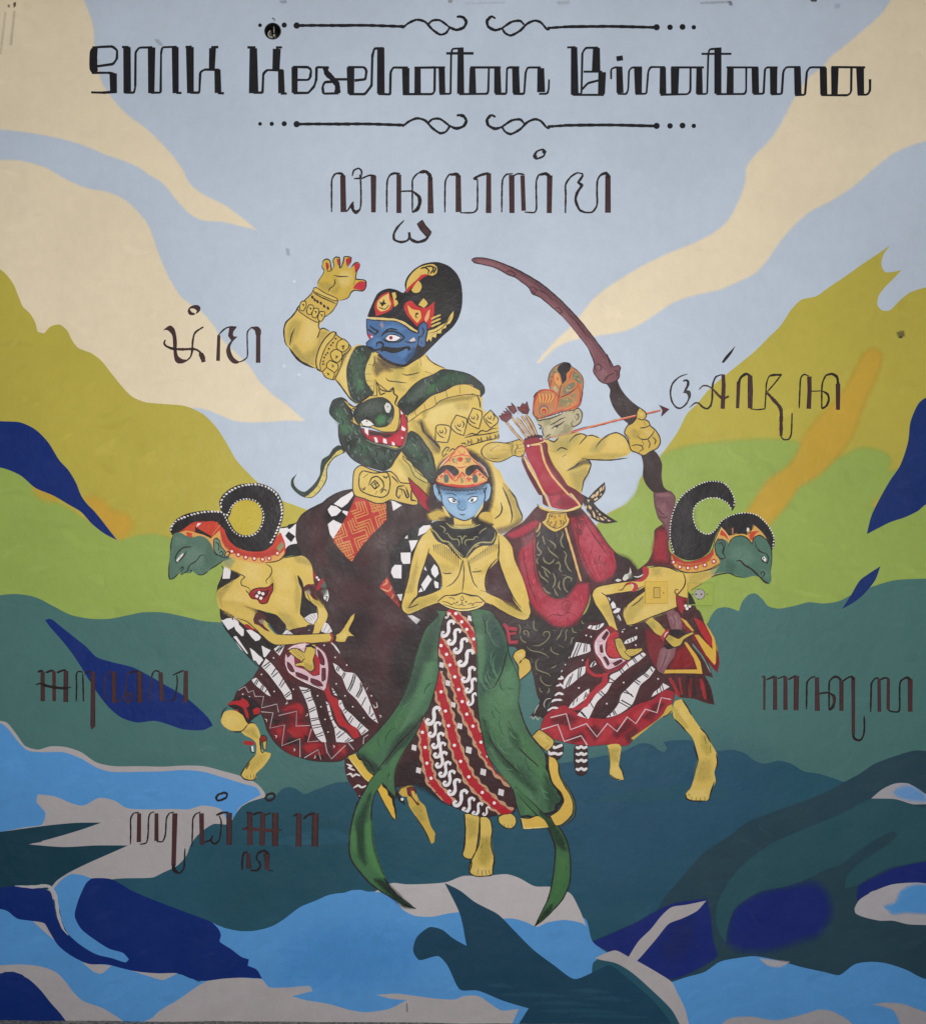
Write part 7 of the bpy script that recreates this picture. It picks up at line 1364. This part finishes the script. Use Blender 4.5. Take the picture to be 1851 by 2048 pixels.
end('painted_script', wall, 'maroon script with a small line below it, over the grey bank at the lower left')
# ------------------------------------------------------------------ stains and scuffs of the old wall
def stain(h, s, f, a=.8):
    begin(); fr(0, 0, 1822); soft(h, s, f, a); end('stain', wall)
stain('#4a2220', "27 6 33 4 32 12 28 16", 2, .9); stain('#7b6a55', "16 10 20 9 20 15 16 14", 3, .8); stain('#8d8f95', "572 496 578 498 579 512 574 510", 5, .6); stain('#4f4638', "1792 664 1806 662 1808 672 1796 676", 6, .75); stain('#2e2a26', "1797 672 1804 672 1803 676 1797 676", 2, .9)
stain('#8f95a0', "310 78 318 80 326 92 318 90", 6, .5); stain('#6a6d72', "558 2 572 0 574 6 564 7", 4, .45); stain('#7b7570', "1398 4 1460 2 1462 6 1400 8", 3, .45); stain('#5c4a48', "1454 2 1462 2 1464 12 1458 10", 3, .7); stain('#2c2326', "1618 -2 1634 -2 1632 3 1622 3", 3, .9); stain('#8b8f9c', "1668 8 1678 8 1678 16 1668 16", 5, .35); stain('#a7a08a', "28 22 31 22 24 90 20 90", 4, .5); stain('#9b9684', "10 24 13 24 3 110 0 108", 4, .4)
stain('#55504e', "812 2006 814 2006 816 2024 813 2024", 2, .7); stain('#e6e9ee', "596 748 600 747 600 751 596 752", 2, .8); stain('#e6e9ee', "586 560 591 562 590 565 586 564", 2, .8); stain('#dfe4ea', "566 728 572 730 570 736 565 733", 3, .6); stain('#a3a6a8', "930 5 1010 3 1010 7 930 9", 3, .35); stain('#898079', "1110 3 1140 2 1138 8 1116 9", 4, .3); stain('#716a68', "895 0 905 -1 903 6 897 6", 3, .6)
# ------------------------------------------------------------------ wall body, beam, floor
import bmesh
plaster = plain('bare_plaster', (0.42, 0.42, 0.41), 0.85, 0.2, 0.12, 20, 0.3)
n = 24
vv = []; ff = []
def V(x, y, d): vv.append((WX(x), d, WZ(y))); return len(vv)-1
XW0, XW1, YW0, YW1 = X0, X1, -130.0, 2130.0
ringf = [V(HX+HR*math.cos(2*math.pi*i/n), HY+HR*math.sin(2*math.pi*i/n), 0.0) for i in range(n)]
ringb = [V(HX+HR*math.cos(2*math.pi*i/n), HY+HR*math.sin(2*math.pi*i/n), 0.15) for i in range(n)]
for i in range(n):
    j = (i+1) % n; ff.append((ringf[i], ringf[j], ringb[j], ringb[i]))
f = [V(XW0, YW0, 0), V(XW1, YW0, 0), V(XW1, YW1, 0), V(XW0, YW1, 0)]; b = [V(XW0, YW0, .15), V(XW1, YW0, .15), V(XW1, YW1, .15), V(XW0, YW1, .15)]
def holed(c, r, flip):
    # four corner fans from the outer rectangle to the ring (corner k sees one quarter of the ring)
    q = [18, 12, 6, 0]   # ring index at angle: top(-y)=18, left=12, bottom=6, right=0
    def R(k): return r[k % n]
    TL, TR, BR, BL = c
    fans = ((TL, range(12, 18)), (TR, range(18, 24)), (BR, range(0, 6)), (BL, range(6, 12)))
    for cc, rg in fans:
        for i in rg: ff.append((cc, R(i), R(i+1)) if flip else (cc, R(i+1), R(i)))
    for p, q_, k in ((TL, TR, 18), (TR, BR, 0), (BR, BL, 6), (BL, TL, 12)): ff.append((p, q_, R(k)) if flip else (q_, p, R(k)))
holed(f, ringf, True); holed(b, ringb, False)
for i in range(4):
    j = (i+1) % 4; ff.append((f[i], b[i], b[j], f[j]))
o = solid('wall', vv, ff, plaster); o['kind'] = 'structure'
def boxv(x0, x1, y0, y1, z0, z1):
    v = [(x0, y0, z0), (x1, y0, z0), (x1, y1, z0), (x0, y1, z0), (x0, y0, z1), (x1, y0, z1), (x1, y1, z1), (x0, y1, z1)]
    return v, [(0, 3, 2, 1), (4, 5, 6, 7), (0, 1, 5, 4), (1, 2, 6, 5), (2, 3, 7, 6), (3, 0, 4, 7)]
v, fc = boxv(WX(X0), WX(X1), -0.06, -0.002, WZ(-6.5), WZ(-128)); o = solid('beam', v, fc, plain('painted_concrete', (0.5, 0.5, 0.49), 0.8, 0.2, 0.15, 18, 0.3)); o['kind'] = 'structure'
fl = plain('rough_cement', (0.20, 0.195, 0.19), 0.85, 0.15, 0.6, 70, 0.6)
gx = 60; fv = []; ff2 = []
for i in range(gx+1):
    x = -4+8*i/gx; px = x/PX+925.5
    for j, y in enumerate((-8, -3, -0.6, -0.05, -0.0012)):
        zz = WZ(2040.0+px*0.0066) + (random.uniform(-.0022, .0022) if j == 4 else 0); fv.append((x, y, zz))
for i in range(gx):
    for j in range(4): a = i*5+j; ff2.append((a, a+5, a+6, a+1))
o = solid('floor', fv, ff2, fl); o['kind'] = 'structure'
# ------------------------------------------------------------------ switch, socket, hole
def rounded_plate(name, px0, px1, py0, py1, y0, y1, bev, mat, parent=None):
    bm = bmesh.new(); v, fcs = boxv(WX(px0), WX(px1), y0, y1, WZ(py1), WZ(py0))
    bv = [bm.verts.new(p) for p in v]
    for q in fcs: bm.faces.new([bv[i] for i in q])
    bmesh.ops.recalc_face_normals(bm, faces=bm.faces[:])
    bmesh.ops.bevel(bm, geom=bm.edges[:], offset=bev, segments=3, profile=.6, affect='EDGES')
    me = bpy.data.meshes.new(name); bm.to_mesh(me); bm.free(); me.materials.append(mat)
    o = bpy.data.objects.new(name, me); COL.objects.link(o); o.parent = parent
    return o
def disc(name, px, py, r, y0, y1, mat, parent, seg=28, bev=0.0):
    bm = bmesh.new(); c = (WX(px), 0, WZ(py))
    fr_ = [bm.verts.new((c[0]+r*math.cos(2*math.pi*i/seg), y1, c[2]+r*math.sin(2*math.pi*i/seg))) for i in range(seg)]
    bk = [bm.verts.new((c[0]+r*math.cos(2*math.pi*i/seg), y0, c[2]+r*math.sin(2*math.pi*i/seg))) for i in range(seg)]
    bm.faces.new(fr_); bm.faces.new(bk[::-1])
    for i in range(seg): j = (i+1) % seg; bm.faces.new((fr_[i], bk[i], bk[j], fr_[j]))
    bmesh.ops.recalc_face_normals(bm, faces=bm.faces[:])
    me = bpy.data.meshes.new(name); bm.to_mesh(me); bm.free(); me.materials.append(mat)
    o = bpy.data.objects.new(name, me); COL.objects.link(o); o.parent = parent
    return o
def ring_cyl(name, px, py, r, y0, y1, mat, parent, a0=0, a1=360, wall_t=0.002, seg=32):
    vs = []; fs_ = []
    for i in range(seg+1):
        t = math.radians(a0+(a1-a0)*i/seg)
        for rr, yy in ((r, y0), (r, y1), (r-wall_t, y1), (r-wall_t, y0)): vs.append((WX(px)+rr*math.cos(t), yy, WZ(py)+rr*math.sin(t)))
    for i in range(seg):
        for k in range(4): a = i*4; fs_.append((a+k, a+(k+1) % 4, a+4+(k+1) % 4, a+4+k))
    if a1-a0 < 360: fs_.append((0, 3, 2, 1)); a = seg*4; fs_.append((a, a+1, a+2, a+3))
    o = solid(name, vs, fs_, mat, parent); return o
yel = plain('yellow_painted_plastic', rgb('#d6b24a'), 0.5, 0.3, 0.06, 90, 0.15); yel2 = plain('worn_yellow_plastic', rgb('#c6a548'), 0.5, 0.3, 0.08, 90, 0.15)
grn = plain('green_painted_plastic', rgb('#98ad48'), 0.5, 0.3, 0.06, 90, 0.15); lil = plain('lilac_grey_plastic', rgb('#aaa2a0'), 0.45, 0.3, 0.1, 120, 0.1)
drk = plain('dark_gap', (0.012, 0.011, 0.011), 0.8, 0.1, 0.2, 60, 0.1); pip = plain('black_pipe', (0.022, 0.021, 0.02), 0.5, 0.3, 0.5, 60, 0.2); cnd = plain('grey_conduit', (0.34, 0.32, 0.29), 0.5, 0.3, 0.4, 90, 0.2)
sw = thing('light_switch', 'square light switch painted over in yellow, on the bowing figure at right', 'switch', (WX(1311), -0.0015, WZ(1207)))
def under(o, root):
    o.parent = root; o.matrix_parent_inverse = root.matrix_world.inverted()
bpy.context.view_layer.update()
PL = [rounded_plate('switch_plate', 1288.6, 1333.4, 1162.6, 1206.8, -0.0125, -0.0012, 0.0026, yel), rounded_plate('rocker_frame', 1305, 1318.2, 1174.2, 1195.6, -0.0131, -0.0115, 0.0005, drk), rounded_plate('rocker', 1305.8, 1317.4, 1175.0, 1194.8, -0.0152, -0.0115, 0.001, yel2), disc('screw', 1297.5, 1185, 0.0022, -0.011, -0.0129, yel2, None, 12), disc('screw', 1325, 1185.5, 0.0022, -0.011, -0.0129, drk, None, 12)]
for o in PL: under(o, sw)
sk = thing('power_socket', 'round two-pin power socket on a square plate painted over in green', 'socket', (WX(1399), -0.0015, WZ(1211)))
bpy.context.view_layer.update()
PL = [rounded_plate('socket_plate', 1373.6, 1424.6, 1165.4, 1210.4, -0.0105, -0.0012, 0.0016, grn), disc('socket_well', 1397.2, 1188, 0.0205, -0.0100, -0.01075, drk, None, 32), disc('socket_face', 1396.8, 1188, 0.0192, -0.0098, -0.0116, lil, None, 32), disc('pin_hole', 1390, 1188, 0.0030, -0.0105, -0.0119, drk, None, 14), disc('pin_hole', 1400.6, 1188, 0.0030, -0.0105, -0.0119, drk, None, 14), disc('earth_clip', 1395, 1178.4, 0.0022, -0.0105, -0.0120, drk, None, 10), disc('earth_clip', 1395, 1197.6, 0.0022, -0.0105, -0.0120, drk, None, 10), disc('screw', 1383, 1188.2, 0.0022, -0.009, -0.0109, drk, None, 12), disc('screw', 1412.4, 1188, 0.0022, -0.009, -0.0109, drk, None, 12)]
for o in PL: under(o, sk)
begin()
for h, pts, z in (('#c8aa50', [(1374.4, 1166.2), (1401, 1166.2), (1380.5, 1179.5), (1376, 1182), (1374.4, 1192)], 0.01056), ('#2c2226', [(1374.2, 1182.5), (1380, 1188.5), (1384, 1196), (1389.5, 1208), (1374.2, 1209)], 0.01062)):
    for t in tess(pts):
        tri = [pts[i] for i in t]
        if area2(tri) > 0: tri = tri[::-1]
        CUR[0].poly(tri, C4(h), 0, z)
pts = [(1400, 1166.8), (1403, 1166.8), (1381, 1180.6), (1379, 1180)]; CUR[0].poly(pts if area2(pts) < 0 else pts[::-1], C4('#4d4a2c'), 0, 0.01066)
o = end('paint_overlap', None); under(o, sk)
hp = thing('pipe_hole', 'round dark pipe hole with a broken grey fitting inside, above the title', 'hole', (WX(HX), 0, WZ(HY+HR)))
bpy.context.view_layer.update()
PL = [ring_cyl('pipe', HX, HY, HR*PX+0.0003, -0.002, 0.10, pip, None, 0, 360, 0.003), disc('pipe_end', HX, HY, HR*PX-0.001, 0.10, 0.085, drk, None), ring_cyl('broken_fitting', HX-2.0, HY+5.5, 0.0150, -0.0005, 0.06, cnd, None, 110, 285, 0.005), disc('wire_end', HX+2.8, HY+7.5, 0.0044, 0.05, 0.004, cnd, None, 14), rounded_plate('wire', HX+0.9, HX+2.6, HY-11, HY+1.5, 0.006, 0.02, 0.0008, cnd)]
for o in PL: under(o, hp)
hk = thing('wall_hook', 'small bent wire hook just above the round pipe hole', 'hook', (WX(546), 0, WZ(43)))
bpy.context.view_layer.update()
o = ring_cyl('hook_wire', 546.2, 40.5, 0.0070, -0.006, -0.002, pip, None, -35, 120, 0.0022, 16); under(o, hk)
